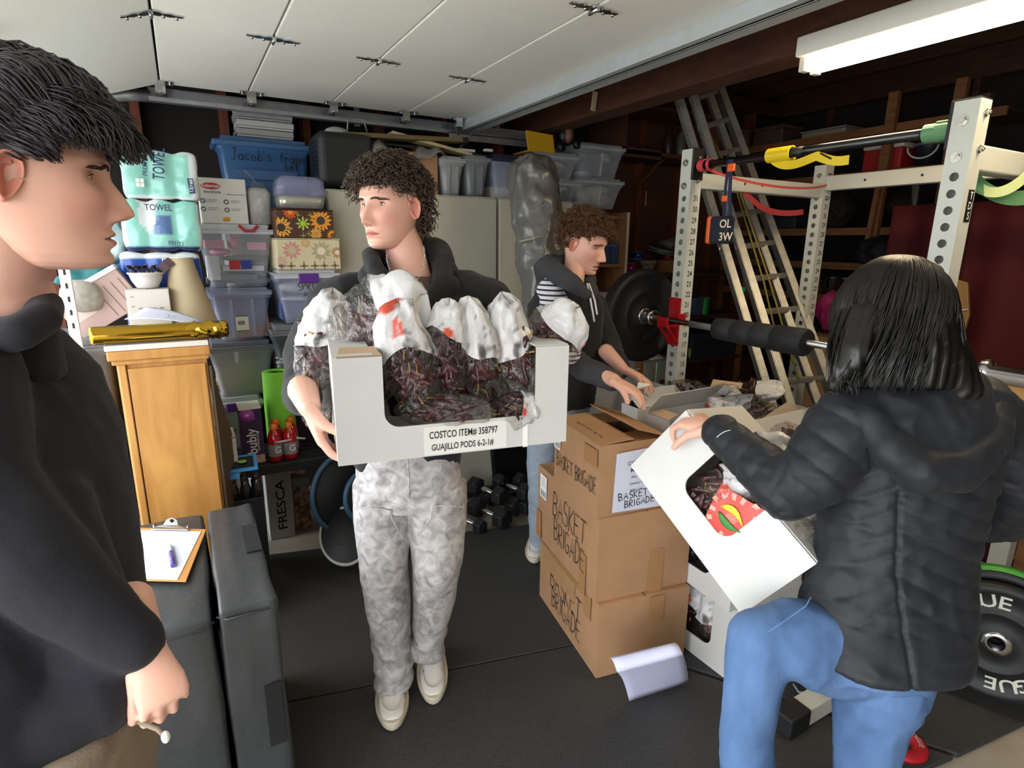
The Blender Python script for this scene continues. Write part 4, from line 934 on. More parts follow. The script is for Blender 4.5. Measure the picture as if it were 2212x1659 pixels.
# pepper label on the bag film: red square with pale rays, yellow and green peppers
def pepper_label(c, X, Y, s, parent, name='pepper_label'):
    N = X.cross(Y).normalized(); mr = M('label_red', '#d2463c', .4); mp_ = M('label_pink', '#f0a08c', .4)
    def cv(a, b): return c+X*a*s+Y*b*s+N*(.006*(1-(a*a+b*b)))
    mb = MB(); mb.grid(lambda u, v: cv(u*2-1, v*2-1), 6, 6); lab = mb.build(name, mr, parent)
    mb = MB()
    for k in range(14):
        a = k*2*PI/14; b = a+.2; r1 = .99/max(abs(math.cos(a)), abs(math.sin(a))); mb.add([cv(0, 0)+N*.001, cv(math.cos(a)*r1, math.sin(a)*r1)+N*.001, cv(math.cos(b)*min(r1, 1.2), math.sin(b)*min(r1, 1.2))+N*.001], [(0, 1, 2)])
    mb.build('ray', mp_, lab, kind='stuff')
    for col, off, nm in (('#2f7d2c', -.16, 'green_pepper'), ('#efc528', .1, 'yellow_pepper')):
        mb = MB(); pts = [cv(-.55+1.1*t, off+.25*math.sin(PI*t)*(1 if off > 0 else -.6)-.25*(t-.5))+N*.0025 for t in [i/8 for i in range(9)]]
        mb.tube(pts, [s*r for r in (.03, .1, .15, .17, .16, .13, .09, .05, .015)], 8, flat=.15, up=Y); mb.build(nm, M(nm+'_ink', col, .4), lab)
bt = [o for o in COL.objects if o.get('label', '').startswith('dark chili bag carrying')][0]
pepper_label(wB+wX*.27+wZ*.14+wY*.004, (wX*.93+wZ*.36).normalized(), (wZ*.93-wX*.36).normalized(), .060, bt)
bt2 = [o for o in COL.objects if o.get('label', '').startswith('middle chili bag in the window of the bottom')][0]
pepper_label(Vector((n0.x+.004, n0.y+.30, .20)), Vector((0, -1, 0)), Zv, .045, bt2)
# ================================================================ STORAGE ALONG THE SIDE WALL
rnd = random.Random(11)
def ry(px0, py0, px1, py1, Y):
    xm0 = P(px0, (py0+py1)/2, y=Y).x; xm1 = P(px1, (py0+py1)/2, y=Y).x; pm = (px0+px1)/2
    return min(xm0, xm1), max(xm0, xm1), P(pm, py1, y=Y).z, P(pm, py0, y=Y).z
m_clear = M('clear_plastic', '#d9dfe6', .18, alpha=.30, spec=.7, bump=.1, bscale=30); m_clearb = M('bluish_clear_plastic', '#b9c2dc', .25, alpha=.45, spec=.6)
m_haze = M('cloudy_plastic', '#b8bcc2', .4, alpha=.6, spec=.5)
def face_text(t, s, x, z, Y, size, mat, **k): return text(s, (x, Y, z), (1, 0, 0), (0, 0, 1), size, mat, t, **k)
def tote(name, label, x0, x1, z0, z1, Y, D=.38, mat=None, lid=None, lidh=.03, group=None, latch=None, contents=None, taper=.035, ribs=0, cat='storage bin', wall_alpha=True):
    """lidded plastic bin: tapered thin shell, rimmed lid, latches, contents seen through"""
    t = Tm(name, label, cat, ((x0+x1)/2, Y+D/2, z0), group=group); mat = mat or m_clear; lid = lid or mat
    w_, h = x1-x0, z1-z0; zt = z1-lidh
    def ring(z, k, off=0): 
        a = taper*(1-k); r = .025; pts = []
        xa, xb, ya, yb = x0+a+off+.006, x1-a-off-.006, Y+a+off+.006, Y+D-a-off-.006
        for cx, cy, a0 in ((xa+r, ya+r, 180), (xb-r, ya+r, 270), (xb-r, yb-r, 0), (xa+r, yb-r, 90)):
            for i in range(5): an = math.radians(a0+i*22.5); pts.append((cx+r*math.cos(an), cy+r*math.sin(an), z))
        return pts
    mb = MB(); mb.rings([ring(z0+.002, 0), ring(z0+.02, .05), ring(z0+h*.5, .5), ring(zt-.03, .9), ring(zt-.028, 1, -.004), ring(zt, 1, -.005)], cap1=False); mb.build('bin_shell', mat, t)
    mb = MB(); mb.box((x0, Y, zt), (x1, Y+D, zt+.008)); mb.box((x0, Y, zt-.014), (x1, Y+.006, zt)); mb.box((x0+.02, Y+.02, zt+.008), (x1-.02, Y+D-.02, z1)); mb.build('lid', lid, t, bevel=.004)
    if latch:
        for k, lx in enumerate((x0+w_*.5,)):
            mb = MB(); mb.box((lx-.045, Y-.010, zt-.035), (lx+.045, Y, zt+.008)); mb.build('latch', latch, t, bevel=.004)
    for i in range(ribs):
        x = x0+w_*(i+1)/(ribs+1); mb = MB(); mb.beam((x, Y+taper*.9, z0+.02), (x, Y+.008, zt-.03), .012, .006, up=(0, 1, 0)); mb.build('rib', mat, t)
    if contents:
        for nm, mt, items in contents:
            mb = MB()
            for (u0, u1, v0, v1, sh) in items:
                xa, xb = x0+w_*u0, x0+w_*u1; za, zb_ = z0+h*v0, z0+h*v1; yc = Y+taper*(1-(v0+v1)/2)+.03
                if sh == 'b': mb.box((xa, yc, za), (xb, yc+D*.5, zb_))
                elif sh == 's': mb.sphere(((xa+xb)/2, yc+.06, (za+zb_)/2), ((xb-xa)/2, .055, (zb_-za)/2), 12, 8)
                elif sh == 'r': mb.tube([(xa, yc+.02, za), ((xa+xb)/2, yc, zb_), (xb, yc+.03, za+(zb_-za)*.4)], .008, 6, flat=.3)
            mb.build(nm, mt, t, kind='stuff')
    return t
def carton2(name, label, x0, x1, z0, z1, Y, D, mat, cat='box', group=None, rz=0.0, bevel=.003, lidline=None, lidmat=None):
    c = Vector(((x0+x1)/2, Y+D/2, z0)); t = Tm(name, label, cat, c, rz, group); W = (x1-x0)/2; h = z1-z0
    mb = MB(); mb.box((-W, -D/2, 0), (W, D/2, h*(lidline or 1)-(.001 if lidline else 0))); mb.build('box_body', mat, t, bevel=bevel, local=True)
    if lidline: mb = MB(); mb.box((-W-.003, -D/2-.003, h*lidline), (W+.003, D/2+.003, h)); mb.build('lid', lidmat or mat, t, bevel=bevel, local=True)
    else:
        mb = MB(); mb.box((-W+.001, -D/2+.001, h), (-.001, D/2-.001, h+.0015)); mb.build('top_flap', mat, t, local=True); mb = MB(); mb.box((.001, -D/2+.001, h), (W-.001, D/2-.001, h+.0015)); mb.build('top_flap', mat, t, local=True)
    return t, W, h, D
def ltext(t, s, x, z, D, size, mat, rot=0, **k):
    X = Vector((math.cos(rot), 0, math.sin(rot))); Y_ = Vector((-math.sin(rot), 0, math.cos(rot))); return text(s, (x, -D/2, z), X, Y_, size, mat, t, local=True, **k)
def lpatch(t, x0, x1, z0, z1, D, mat, nm='printed_panel', eps=.0006):
    mb = MB(); mb.box((x0, -D/2-eps-.0004, z0), (x1, -D/2-.0001, z1)); return mb.build(nm, mat, t, local=True)
m_beige = M('beige_laminate', '#b9b4a4', .45, var=.03, vscale=4, bump=.08, bscale=100)
m_seam = M('dark_gap', '#2a2723', .8)
# ---- two tall beige cabinets
def cabinet(px0, px1, label, seams, Y=2.95):
    x0 = P(px0, 415, y=Y).x; x1 = P(px1, 440, y=Y).x; z1 = 1.775
    t = Tm('storage_cabinet', label, 'cabinet', ((x0+x1)/2, Y+.22, 0))
    mb = MB(); mb.box((x0, Y+.02, 0), (x1, Y+.42, z1)); mb.build('carcass', m_beige, t, bevel=.004)
    xs = [x0]+[P(s, 600, y=Y).x for s in seams]+[x1]
    for a, b in zip(xs[:-1], xs[1:]):
        mb = MB(); mb.box((a+.003, Y, .06), (b-.003, Y+.019, z1-.01)); d = mb.build('door', m_beige, t, bevel=.004)
    mb = MB(); mb.box((xs[1]-.05, Y-.02, .85), (xs[1]-.04, Y-.001, .99)); mb.build('handle', m_galv, t, bevel=.003)
    mb = MB(); mb.box((x0+.01, Y+.012, .0), (x1-.01, Y+.03, .06)); mb.build('plinth', m_seam, t)
    return x0, x1
cx0, cx1 = cabinet(706, 1074, 'wide beige two-door cabinet behind the curly-haired boy', [893])
cabinet(1079, 1240, 'narrower beige cabinet behind the grey wrapped roll', [1160])
# ---- grey plastic-wrapped carpet roll leaning on the cabinets
A_, B_ = P(1150, 385, d=3.02), P(1215, 900, d=2.75); k_ = (A_.z-.14)/(A_.z-B_.z); B_ = A_+(B_-A_)*k_
t = Tm('wrapped_roll', 'tall roll wrapped in grey plastic leaning against the beige cabinets', 'rolled carpet', (B_.x, B_.y, 0))
mb = MB(); cap(mb, A_, B_, .105, .13, 24); m_gp = M('grey_plastic_film', '#5c5b58', .3, bump=.6, bscale=30, spec=.6, bdist=.006)
def roll_fn(A, N): return A+N*(.018*(1-np.abs(nz(A*np.array([12, 12, 6]), 1, 3))*2)+.010*(1-np.abs(nz(A*np.array([26, 26, 14]), 1, 5))*2)+.004*nz(A, 50, 2))[:, None]
link('film_wrap', fuse(mb, .012, 3, .5, roll_fn), m_gp, t)
mb = MB(); pa, pb_ = P(1122, 522, d=2.82), P(1172, 510, d=2.80); mb.tube([pa, (pa+pb_)/2+Vector((0, -.01, 0)), pb_], .005, 6); mb.tube([P(1150, 500, d=2.8), P(1157, 530, d=2.8)], .005, 6); mb.build('twine', M('twine', '#8f8a7a', .8), t)
mb = MB(); mb.sphere(A_+Vector((0, -.02, .06)), (.07, .06, .04), 12, 8); mb.build('bunched_end', m_gp, t)
# ---- blue tote and grey flat boxes on white shelving
x0, x1, z0, z1 = ry(466, 298, 683, 480, 3.3)
m_blue = M('blue_tote_plastic', '#3a5f8c', .4, bump=.05, bscale=80); ZS = z0
t = tote('blue_tote', 'blue lidded tote with black marker handwriting on its front', x0+.02, x1-.02, z0, z1, 3.3, .21, m_blue, m_blue, .035, taper=.03)
mb = MB(); mb.box((x0, 3.285, z1-.05), (x1, 3.52, z1-.022)); mb.build('rim', m_blue, t, bevel=.008)
handwrite("Jacob's train", ((x0+x1)/2+.01, 3.301, z1-.085), (1, 0, 0), (0, 0, 1), .052, M('blue_marker', '#141c33', .6), t, wid=.9, th=.005, seed=21); handwrite('set', ((x0+x1)/2+.12, 3.304, z1-.125), (1, 0, 0), (0, 0, 1), .045, M('blue_marker', '#141c33'), t, wid=.9, th=.005, seed=22)
mb = MB(); mb.box((x0+.09, 3.304, z1-.20), (x1-.09, 3.308, z1-.155)); mb.build('moulded_panel', m_blue, t, bevel=.002)
gx0, gx1, gz0, gz1 = ry(510, 222, 631, 303, 3.32); gz0 = z1+.002; n_ = 4; hh = (gz1-gz0)/n_
m_gb2 = M('grey_card', '#97989a', .6, var=.08, vscale=10); m_gb3 = M('light_grey_card', '#b5b6b7', .6)
labs = ['flat grey carton at the bottom of the pile on the blue tote', 'flat grey carton second from the bottom on the blue tote', 'flat grey carton with a tan sticker on the blue tote', 'topmost flat grey carton with a ring mark on the blue tote']
for i in range(n_):
    t, W, h, D = carton2('flat_carton', labs[i], gx0+.006*(i % 2), gx1-.004*((i+1) % 2)+.004, gz0+i*hh, gz0+(i+1)*hh-.003, 3.32, .19, [m_gb2, m_gb3][i % 2], group='grey cartons on the blue tote', lidline=.3)
    if i == 2: lpatch(t, -W*.85, -W*.4, h*.4, h*.9, D, M('tan_sticker', '#c8a884', .6), 'sticker'); ltext(t, '6A', -W*.62, h*.65, D, .022, BLK, eps=.0014)
    if i == 3: mb = MB(); mb.torus((W*.4, -D/2, h*.55), (0, 1, 0), .010, .0016, 18, 5); mb.build('ring_mark', m_gb2, t, local=True)
# white shelving unit
t = Tm('shelving_unit', 'white metal shelving unit carrying the blue tote', 'shelf', ((x0+x1)/2, 3.3, 0)); m_ws = M('white_shelf_metal', '#d8d8d6', .5)
for px in (478, 688):
    for y in (3.30, 3.53):
        X_ = P(px, 380, y=3.30).x; mb = MB(); mb.box((X_-.012, y-.012, 0), (X_+.012, y+.012, ZS+(.06 if px < 500 else .14))); mb.build('upright', m_ws, t, bevel=.002)
xa, xb = P(478, 380, y=3.30).x, P(688, 380, y=3.30).x
for z in (ZS-.025, ):
    mb = MB(); mb.box((xa, 3.29, z), (xb, 3.53, z+.022)); mb.build('shelf_board', m_ws, t, bevel=.002)
# ---- suitcase and things on top of the cabinets
ZC = 1.777
sx0, sx1, _, sz1 = ry(684, 288, 802, 400, 3.05)
t = Tm('suitcase', 'black ribbed hard-shell suitcase on top of the wide cabinet', 'suitcase', ((sx0+sx1)/2, 3.15, ZC)); m_case = M('black_shell', '#15191a', .4, spec=.5)
mb = MB(); mb.box((sx0, 3.0, ZC+.01), (sx1, 3.25, sz1)); sh_ = mb.build('shell', m_case, t, bevel=.035, seg=4)
for i in range(9):
    z = ZC+.05+i*(sz1-ZC-.1)/8; mb = MB(); mb.box((sx0-.004, 3.03, z), (sx0+.05, 3.22, z+.009)); mb.build('shell_rib', m_case, t, bevel=.003)
mb = MB(); mb.sphere((sx0+.12, 3.12, sz1+.01), (.06, .05, .028), 12, 8); mb.build('white_cloth', M('grey_cloth', '#a8a9aa', .8), t)
mb = MB(); mb.tube([(sx0+.17, 3.12, sz1), (sx0+.18, 3.12, sz1+.08), (sx0+.26, 3.12, sz1+.085), (sx0+.28, 3.12, sz1)], .005, 6); mb.build('handle', m_galv, t)
bx0, bx1, _, bz1 = ry(868, 330, 946, 415, 3.05)
t, W, h, D = carton2('cardboard_carton', 'brown cardboard carton on the wide cabinet beside the grey totes', bx0-.10, bx1, ZC, bz1, 3.05, .3, m_card)
def draped(u, v): return Vector((bx0-.16+u*(bx1-bx0+.2), 3.0+v*.3, bz1+.012+.022*math.sin(9*u+3*v)+.012*math.sin(23*u-5*v)-(.04*(1-v*6) if v < .16 else 0)))
mb = MB(); mb.grid(draped, 24, 12); thing_mesh(mb, 'plastic_sheet', M('crinkled_film', '#8c8a86', .2, alpha=.7, spec=.8, bump=.4, bscale=40), 'crumpled clear plastic over the brown carton on the cabinet', 'plastic sheet', solid=.001)
m_gt = M('grey_tote_plastic', '#8f9294', .38)
g1 = ry(948, 338, 1003, 425, 3.05); g2 = ry(1000, 336, 1056, 430, 3.05)
for i, (a, lb) in enumerate(((g1, 'silver grey tote on the cabinet, beside the brown carton'), (g2, 'darker silver grey tote on the cabinet, next to the blue-lidded clear bin'))):
    t = tote('grey_tote', lb, a[0]+.002, a[1]-.002, ZC, a[3]+.0, 3.02, .36, M('grey_tote_plastic%d' % i, '#9b9ea0' if i == 0 else '#7d8083', .35), None, .02, group='grey totes on the cabinet', taper=.02, ribs=2)
c_items = [('contents', M('dark_stuff', '#2f3440', .8), [(.15, .85, .35, .8, 'b')]), ('contents', M('pale_stuff', '#c8c2ac', .8), [(.1, .9, .05, .33, 'b')])]
a = ry(1058, 335, 1145, 435, 3.05); tote('clear_bin', 'clear bin with dark and cream contents on the narrow cabinet', a[0], a[1], ZC-.02, a[3], 3.02, .36, m_clearb, M('navy_lid', '#1a2038', .5), .03, contents=c_items, group='clear bins above the cabinets')
mb = MB(); p0, p1 = P(760, 318, y=2.98), P(1140, 345, y=2.98)
# long skis / planks laid across
long_items = [((738, 292), (1000, 305), '#6b5a3a', 'dark board lying across the tops above the cabinets', .022), ((842, 288), (1020, 338), '#c9b98a', 'long yellowish board slanting above the grey totes', .016), ((980, 325), (1150, 370), '#15171c', 'black flat case lying over the grey totes', .02), ((745, 305), (890, 320), '#2b2b2c', 'black pipe behind the plastic sheet', .014)]
for i, (a_, b_, col, lb, th) in enumerate(long_items):
    Y = 3.08+.03*i; A1 = P(*a_, y=Y); B1 = P(*b_, y=Y); t = Tm('long_board', lb, 'board', ((A1+B1)/2)); mb = MB(); mb.beam(A1, B1, .09, th); mb.build('board_body', M('long_mat%d' % i, col, .6, var=.15, vscale=10), t, bevel=.003)
    mb = MB(); d = (B1-A1).normalized(); mb.beam(B1-d*.02, B1+d*.012, .092, th+.004); mb.build('end_cap', m_blk, t)
for i, px in enumerate((1005, 1054)):
    q = P(px, 325, y=3.1); mb = MB(); mb.cbox(q, (.11 if i == 0 else .05, .03, .014)); thing_mesh(mb, 'white_clip', m_ws, ('long' if i == 0 else 'short')+' white plastic strip lying on top of the grey totes', 'plastic strip', bevel=.003)
# clear bins at the far right of the cabinet tops
cl = [(1145, 330, 1245, 400, 'clear bin with mixed coloured toys under the yellow tray', '#6a3e34'), (1245, 312, 1343, 388, 'clear bin with pale and dark contents, upper right of the bins above the cabinets', '#4c4c52'), (1160, 388, 1250, 440, 'clear bin holding dark green cloth above the narrow cabinet', '#26343a'), (1240, 385, 1340, 452, 'clear bin with white contents, lowest of the bins by the brown partition', '#a7a296')]
for i, (a0, b0, a1, b1_, lb, cc) in enumerate(cl):
    a = ry(a0, b0, a1, b1_, 3.12); tote('clear_bin', lb, a[0], a[1], a[2]+.002, a[3], 3.08, .34, m_clear, None, .022, contents=[('contents', M('bin_stuff%d' % i, cc, .8, var=.3, vscale=20), [(.12, .5, .1, .75, 's'), (.4, .9, .1, .6, 's'), (.3, .8, .3, .8, 's')]), ('contents', M('bin_stuff_b', '#a3a09a', .7), [(.1, .45, .05, .3, 's'), (.5, .85, .5, .8, 's')])], group='clear bins above the cabinets', ribs=1)
a = ry(1142, 285, 1200, 330, 3.1)
t = Tm('yellow_tray', 'yellow plastic toy truck bed on the clear bins', 'toy', ((a[0]+a[1])/2, 3.2, a[2])); mb = MB()
mb.poly([(a[0], 3.1, a[2]), (a[1], 3.1, a[2]), (a[1]-.02, 3.1, a[3]-.01), (a[0]-.02, 3.1, a[3])], .01, (0, -1, 0)); mb.build('truck_side', M('toy_yellow', '#c99a1e', .45), t, bevel=.002); mb = MB(); mb.box((a[0], 3.11, a[2]), (a[1], 3.28, a[2]+.01)); mb.build('truck_floor', M('toy_yellow', '#c99a1e'), t)
q = P(1232, 292, y=3.1)
t = Tm('remote_car', 'small white and black toy vehicle with round wheels on the clear bins', 'toy', q)
for (a_, b_) in ((1213, 318), (1246, 312)):
    w_ = P(a_, b_, y=3.05); mb = MB(); mb.lathe([(.012, -.015), (.026, -.013), (.026, .013), (.012, .015)], w_, (.5, -1, .1), 18); wo = mb.build('wheel', m_blk, t); mb = MB(); mb.lathe([(.004, -.018), (.014, -.016), (.014, .0), (.004, .0)], w_, (.5, -1, .1), 14); mb.build('hub_cap', m_ws, wo)
mb = MB(); mb.sphere(q+Vector((-.01, 0, .0)), (.03, .03, .05), 14, 10); mb.build('body_shell', M('toy_brown', '#6b4a3a', .5), t); mb = MB(); mb.sphere(q+Vector((-.005, .03, .0)), (.055, .03, .05), 14, 10); mb.build('dark_fan', m_blk, t)
# ---- stacked clear bins, first column
YB = 2.98; DB = .30; zsh = P(600, 992, y=2.9).z
m_pink = M('pink_ribbon', '#d88aa8', .5); m_scis = M('grey_tools', '#6f7480', .4); m_wht = M('white_stuff', '#dcdcdc', .6); m_or2 = M('peach_card', '#d8a77e', .7); m_manila = M('manila_files', '#b9a888', .75, var=.2, vscale=40, stretch=(1, 1, 12))
a = ry(428, 484, 595, 622, YB); bz_A = a[2]
tA = tote('clear_bin', 'clear lidded bin holding pink ribbon and scissors', a[0], a[1], a[2], a[3], YB, .30, m_clear, M('milky_lid', '#dfe2e6', .3, alpha=.7), .03, group='clear bins stacked beside the wooden cabinet',
  contents=[('pink_ribbons', m_pink, [(.1, .35, .62, .75, 'b'), (.15, .45, .5, .62, 's'), (.4, .55, .6, .8, 's'), (.65, .9, .6, .72, 'b')]), ('tools', m_scis, [(.25, .75, .12, .2, 'b'), (.3, .6, .2, .35, 's')]), ('white_pieces', m_wht, [(.1, .26, .12, .5, 'b'), (.3, .85, .26, .34, 'b'), (.55, .7, .08, .2, 's')]), ('dark_layer', M('slate_stuff', '#565b66', .7), [(.08, .92, .06, .14, 'b'), (.3, .95, .4, .52, 's')])])
w_ = a[1]-a[0]
mb = MB(); mb.box((a[0]+w_*.38, YB+.004, a[2]+.085), (a[0]+w_*.52, YB+.009, a[2]+.125)); mb.build('red_label', M('label_red2', '#b32626', .5), tA); mb = MB(); mb.box((a[0]+w_*.53, YB+.004, a[2]+.085), (a[0]+w_*.67, YB+.009, a[2]+.125)); mb.build('blue_label', M('label_blue', '#2a3590', .5), tA)
ribbon([Vector((a[0]+w_*.55, YB-.004, a[3]-.005)), Vector((a[0]+w_*.62, YB-.012, a[3]-.03)), Vector((a[0]+w_*.72, YB-.012, a[3]-.03)), Vector((a[0]+w_*.8, YB-.004, a[3]-.005))], (0, .3, 1), .014).build('red_ribbon', M('red_satin', '#a8142a', .35), tA)
a2 = ry(470, 622, 592, 738, YB)
tB = tote('clear_bin', 'clear bluish bin with a green-edged label and peach contents', a2[0]-.03, a2[1], a2[2], a[2]-.002, YB, .30, m_clearb, m_clearb, .02, group='clear bins stacked beside the wooden cabinet', ribs=2, contents=[('peach_sheets', m_or2, [(.35, .95, .05, .3, 'b'), (.7, .92, .3, .55, 'b')]), ('lilac_layer', M('lilac_stuff', '#9d96b8', .7), [(.1, .9, .3, .85, 'b')])])
lx = a2[0]+(a2[1]-a2[0])*.30; mb = MB(); mb.box((lx, YB-.001, a2[2]+.05), (lx+.055, YB+.001, a2[2]+.125)); lb_ = mb.build('paper_label', m_label, tB)
for zz in (.05, .120): mb = MB(); mb.box((lx, YB-.002, a2[2]+zz), (lx+.055, YB-.001, a2[2]+zz+.006)); mb.build('green_stripe', M('label_green', '#4c9a3c', .5), lb_)
mb = MB(); mb.box((lx+.008, YB-.002, a2[2]+.082), (lx+.038, YB-.001, a2[2]+.10)); mb.build('picture', m_grey, lb_)
a3 = ry(452, 738, 598, 858, YB)
tote('clear_bin', 'grey-lidded clear bin full of paper files beside the green foam roller', a3[0], a3[1], a3[2], a2[2]-.002, YB, .30, m_haze, M('grey_lid', '#7b7f86', .45), .03, group='clear bins stacked beside the wooden cabinet', contents=[('paper_files', m_manila, [(.08, .75, .08, .22, 'b'), (.1, .7, .24, .34, 'b'), (.12, .6, .36, .44, 'b'), (.3, .66, .46, .50, 'b')])])
a4 = ry(455, 858, 575, 992, YB)
tote('clear_bin', 'clear bin with purple latch at the bottom of the stack behind the drink boxes', a4[0], a4[1]+.0, zsh, a3[2]-.002, YB, .30, m_haze, M('milky_lid', '#dfe2e6'), .03, latch=M('purple_latch', '#5a2a86', .4), group='clear bins stacked beside the wooden cabinet', contents=[('contents', M('slate_stuff', '#565b66'), [(.1, .9, .1, .8, 'b')]), ('teal_cloth', M('mint_stuff', '#8fc4b4', .7), [(.5, .9, .5, .65, 's')])])
# second column: floral boxes and bins
YC = 2.86
def flower(t, cx, cz, r, D, n, petal, core, seed=0, squash=1.0, W=1, h=1):
    mb = MB(); r_ = random.Random(seed)
    for k in range(n):
        an = 2*PI*k/n+r_.uniform(-.08, .08); d = Vector((math.cos(an), 0, math.sin(an)*squash)); s = Vector((-math.sin(an), 0, math.cos(an)*squash)); c = Vector((cx, -D/2-.0008, cz))
        ps = [c+d*r*.25, c+d*r*.6+s*r*.17, c+d*r, c+d*r*.6-s*r*.17]
        ps = [Vector((min(max(p.x, -W), W), p.y, min(max(p.z, .002), h-.002))) for p in ps]
        mb.add(ps, [(0, 3, 2, 1)], False)
    o = mb.build('petals', petal, t, local=True, kind='stuff')
    mb = MB(); ps = [Vector((min(max(cx+r*.36*math.cos(i*PI/6), -W), W), -D/2-.0012, min(max(cz+r*.36*math.sin(i*PI/6)*squash, .002), h-.002))) for i in range(12)]
    mb.add(ps, [tuple(range(12))[::1]], False); mb.build('flower_centre', core, t, local=True)
a = ry(597, 452, 720, 518, YC); bx = ry(599, 515, 735, 583, YC); cx = ry(597, 583, 738, 700, YC)
m_brn = M('chocolate_paper', '#4a2a1c', .55); m_cream = M('cream_paper', '#d8cba4', .6, var=.06, vscale=20)
tC, W, h, D = carton2('floral_box', 'cream gift box printed with faded pink and brown flowers', bx[0], bx[1], cx[3]+.002, bx[3], YC, .30, m_cream, lidline=.97)
for i, (u, v, r_, pc) in enumerate(((-.55, .62, .045, '#c98a86'), (.38, .60, .05, '#b5a483'), (-.1, .85, .025, '#d9a05a'), (.9, .55, .03, '#b98a5a'), (-.9, .25, .03, '#cfa59b'))): flower(tC, W*u, h*v, r_, D, 11, M('petal_%s' % pc, pc, .6), M('petal_core%d' % (i % 2), ('#c9b68a', '#e6dcc0')[i % 2], .6), i, W=W, h=h*.95)
for i, u in enumerate((-.9, -.6, -.2, .15, .45, .8)): flower(tC, W*u, h*.12, .022, D, 4, M('leaf_brown', '#6d5a48', .6), M('leaf_brown', '#6d5a48'), i+9, W=W, h=h*.9)
tD, W, h, D = carton2('sunflower_box', 'brown gift box printed with orange sunflowers and a green flower', a[0], a[1], bx[3]+.002, a[3], YC, .26, m_brn, lidline=.97, lidmat=m_brn)
for i, (u, v, r_, pc, cc_2) in enumerate(((.55, .62, .052, '#e8962c', '#3a3a34'), (-.85, .35, .05, '#e8a63c', '#3a2a20'), (-.5, .9, .035, '#d8561f', '#e88a3a'), (.35, .15, .03, '#e3a84c', '#c98a3a'), (.95, .1, .028, '#e8962c', '#6a4a2a'))): flower(tD, W*u, h*v, r_, D, 14, M('petal_%s' % pc, pc, .6), M('core_%s' % cc_2, cc_2, .6), i, W=W, h=h*.95)
flower(tD, -.08*W, h*.5, .034, D, 8, M('petal_green', '#a9c23c', .6), M('petal_green', '#a9c23c'), 3, W=W, h=h*.95)
for i, (u, v) in enumerate(((-.55, .3), (-.25, .8), (.1, .15), (.2, .8), (-.1, .08))): flower(tD, W*u, h*v, .016, D, 4, M('leaf_olive', '#8a8f3c', .6), M('leaf_olive', '#8a8f3c'), i, W=W, h=h*.95)
m_den = M('denim_fold', '#4a6494', .8); 
tE = tote('clear_bin', 'clear bin of folded clothes with marker capitals under the cream floral box', cx[0], cx[1], cx[2], cx[3], YC, .36, m_clearb, M('milky_lid', '#dfe2e6'), .025, latch=M('purple_latch', '#5a2a86'), group='clear bins stacked beside the wooden cabinet', contents=[('folded_clothes', m_wht, [(.08, .95, .55, .8, 's'), (.1, .7, .4, .5, 's')]), ('denim', m_den, [(.08, .92, .08, .38, 'b')])])
handwrite('SPRING', ((cx[0]+cx[1])/2+.01, YC+.006, cx[3]-.075), (1, 0, 0), (0, 0, 1), .035, BLK, tE, wid=.85, th=.0035, seed=31); handwrite('AND', ((cx[0]+cx[1])/2+.0, YC+.008, cx[3]-.112), (1, 0, 0), (0, 0, 1), .028, BLK, tE, wid=.85, th=.0035, seed=32)
dx_ = ry(590, 700, 720, 830, YC)
tF = tote('pebble_bin', 'grey-lidded bin of smoky plastic with a white pebble pattern', dx_[0], dx_[1], dx_[2], cx[2]-.002, YC, .36, M('smoky_plastic', '#59636b', .35, alpha=.85), M('grey_lid', '#7b7f86'), .035)
mb = MB(); r_ = random.Random(2)
for i in range(46):
    u, v = r_.random()*.9+.05, r_.random()*.75+.05; c = Vector((dx_[0]+(dx_[1]-dx_[0])*u, YC+.006+.03*(1-v), dx_[2]+(cx[2]-dx_[2])*v)); mb.sphere(c, (r_.uniform(.006, .012), .001, r_.uniform(.005, .010)), 8, 5)
mb.build('pebble_print', M('pale_dot', '#cfd4d6', .5), tF, kind='stuff')
e_ = ry(595, 832, 720, 985, YC)
tote('dark_bin', 'dark purple plastic bin at the foot of the second column', e_[0], e_[1], zsh, dx_[2]-.002, YC, .36, M('dark_purple', '#2a1c2c', .5), None, .03)
# clear food box, bag with white container, slow-juicer box
a = ry(598, 380, 696, 420, YC); fz0 = ry(597, 452, 720, 518, YC)[3]
t = Tm('food_container', 'clear domed food container with silver tray on the sunflower box', 'container', ((a[0]+a[1])/2, YC+.1, fz0))
def rr(z, k, xx0, xx1, y0, y1, r=.03):
    pts = []
    for cx_, cy_, a0 in ((xx0+k+r, y0+k+r, 180), (xx1-k-r, y0+k+r, 270), (xx1-k-r, y1-k-r, 0), (xx0+k+r, y1-k-r, 90)):
        for i in range(5): an = math.radians(a0+i*22.5); pts.append((cx_+r*math.cos(an), cy_+r*math.sin(an), z))
    return pts
zt_ = a[3]; mb = MB(); mb.rings([rr(fz0+.004, .012, a[0], a[1]+.02, YC, YC+.2), rr(fz0+.06, .004, a[0], a[1]+.02, YC, YC+.2)]); mb.build('tray', M('foil_tray', '#b9b7ac', .3, metal=.6, bump=.8, bscale=80), t)
mb = MB(); mb.rings([rr(fz0+.06, .0, a[0], a[1]+.02, YC, YC+.2), rr(zt_-.02, .006, a[0], a[1]+.02, YC, YC+.2), rr(zt_, .022, a[0], a[1]+.02, YC, YC+.2)]); mb.build('clear_lid', M('violet_clear', '#a9a9d0', .15, alpha=.4, spec=.8), t)
a = ry(432, 384, 536, 484, 2.95); bzA = ry(428, 484, 595, 622, YB)[3]
t, W, h, D = carton2('product_box', 'white cardboard product box with a red oval logo on the clear bin', a[0], a[1], bzA+.001, a[3], 3.0, .16, M('white_print_card', '#dcd9d2', .55))
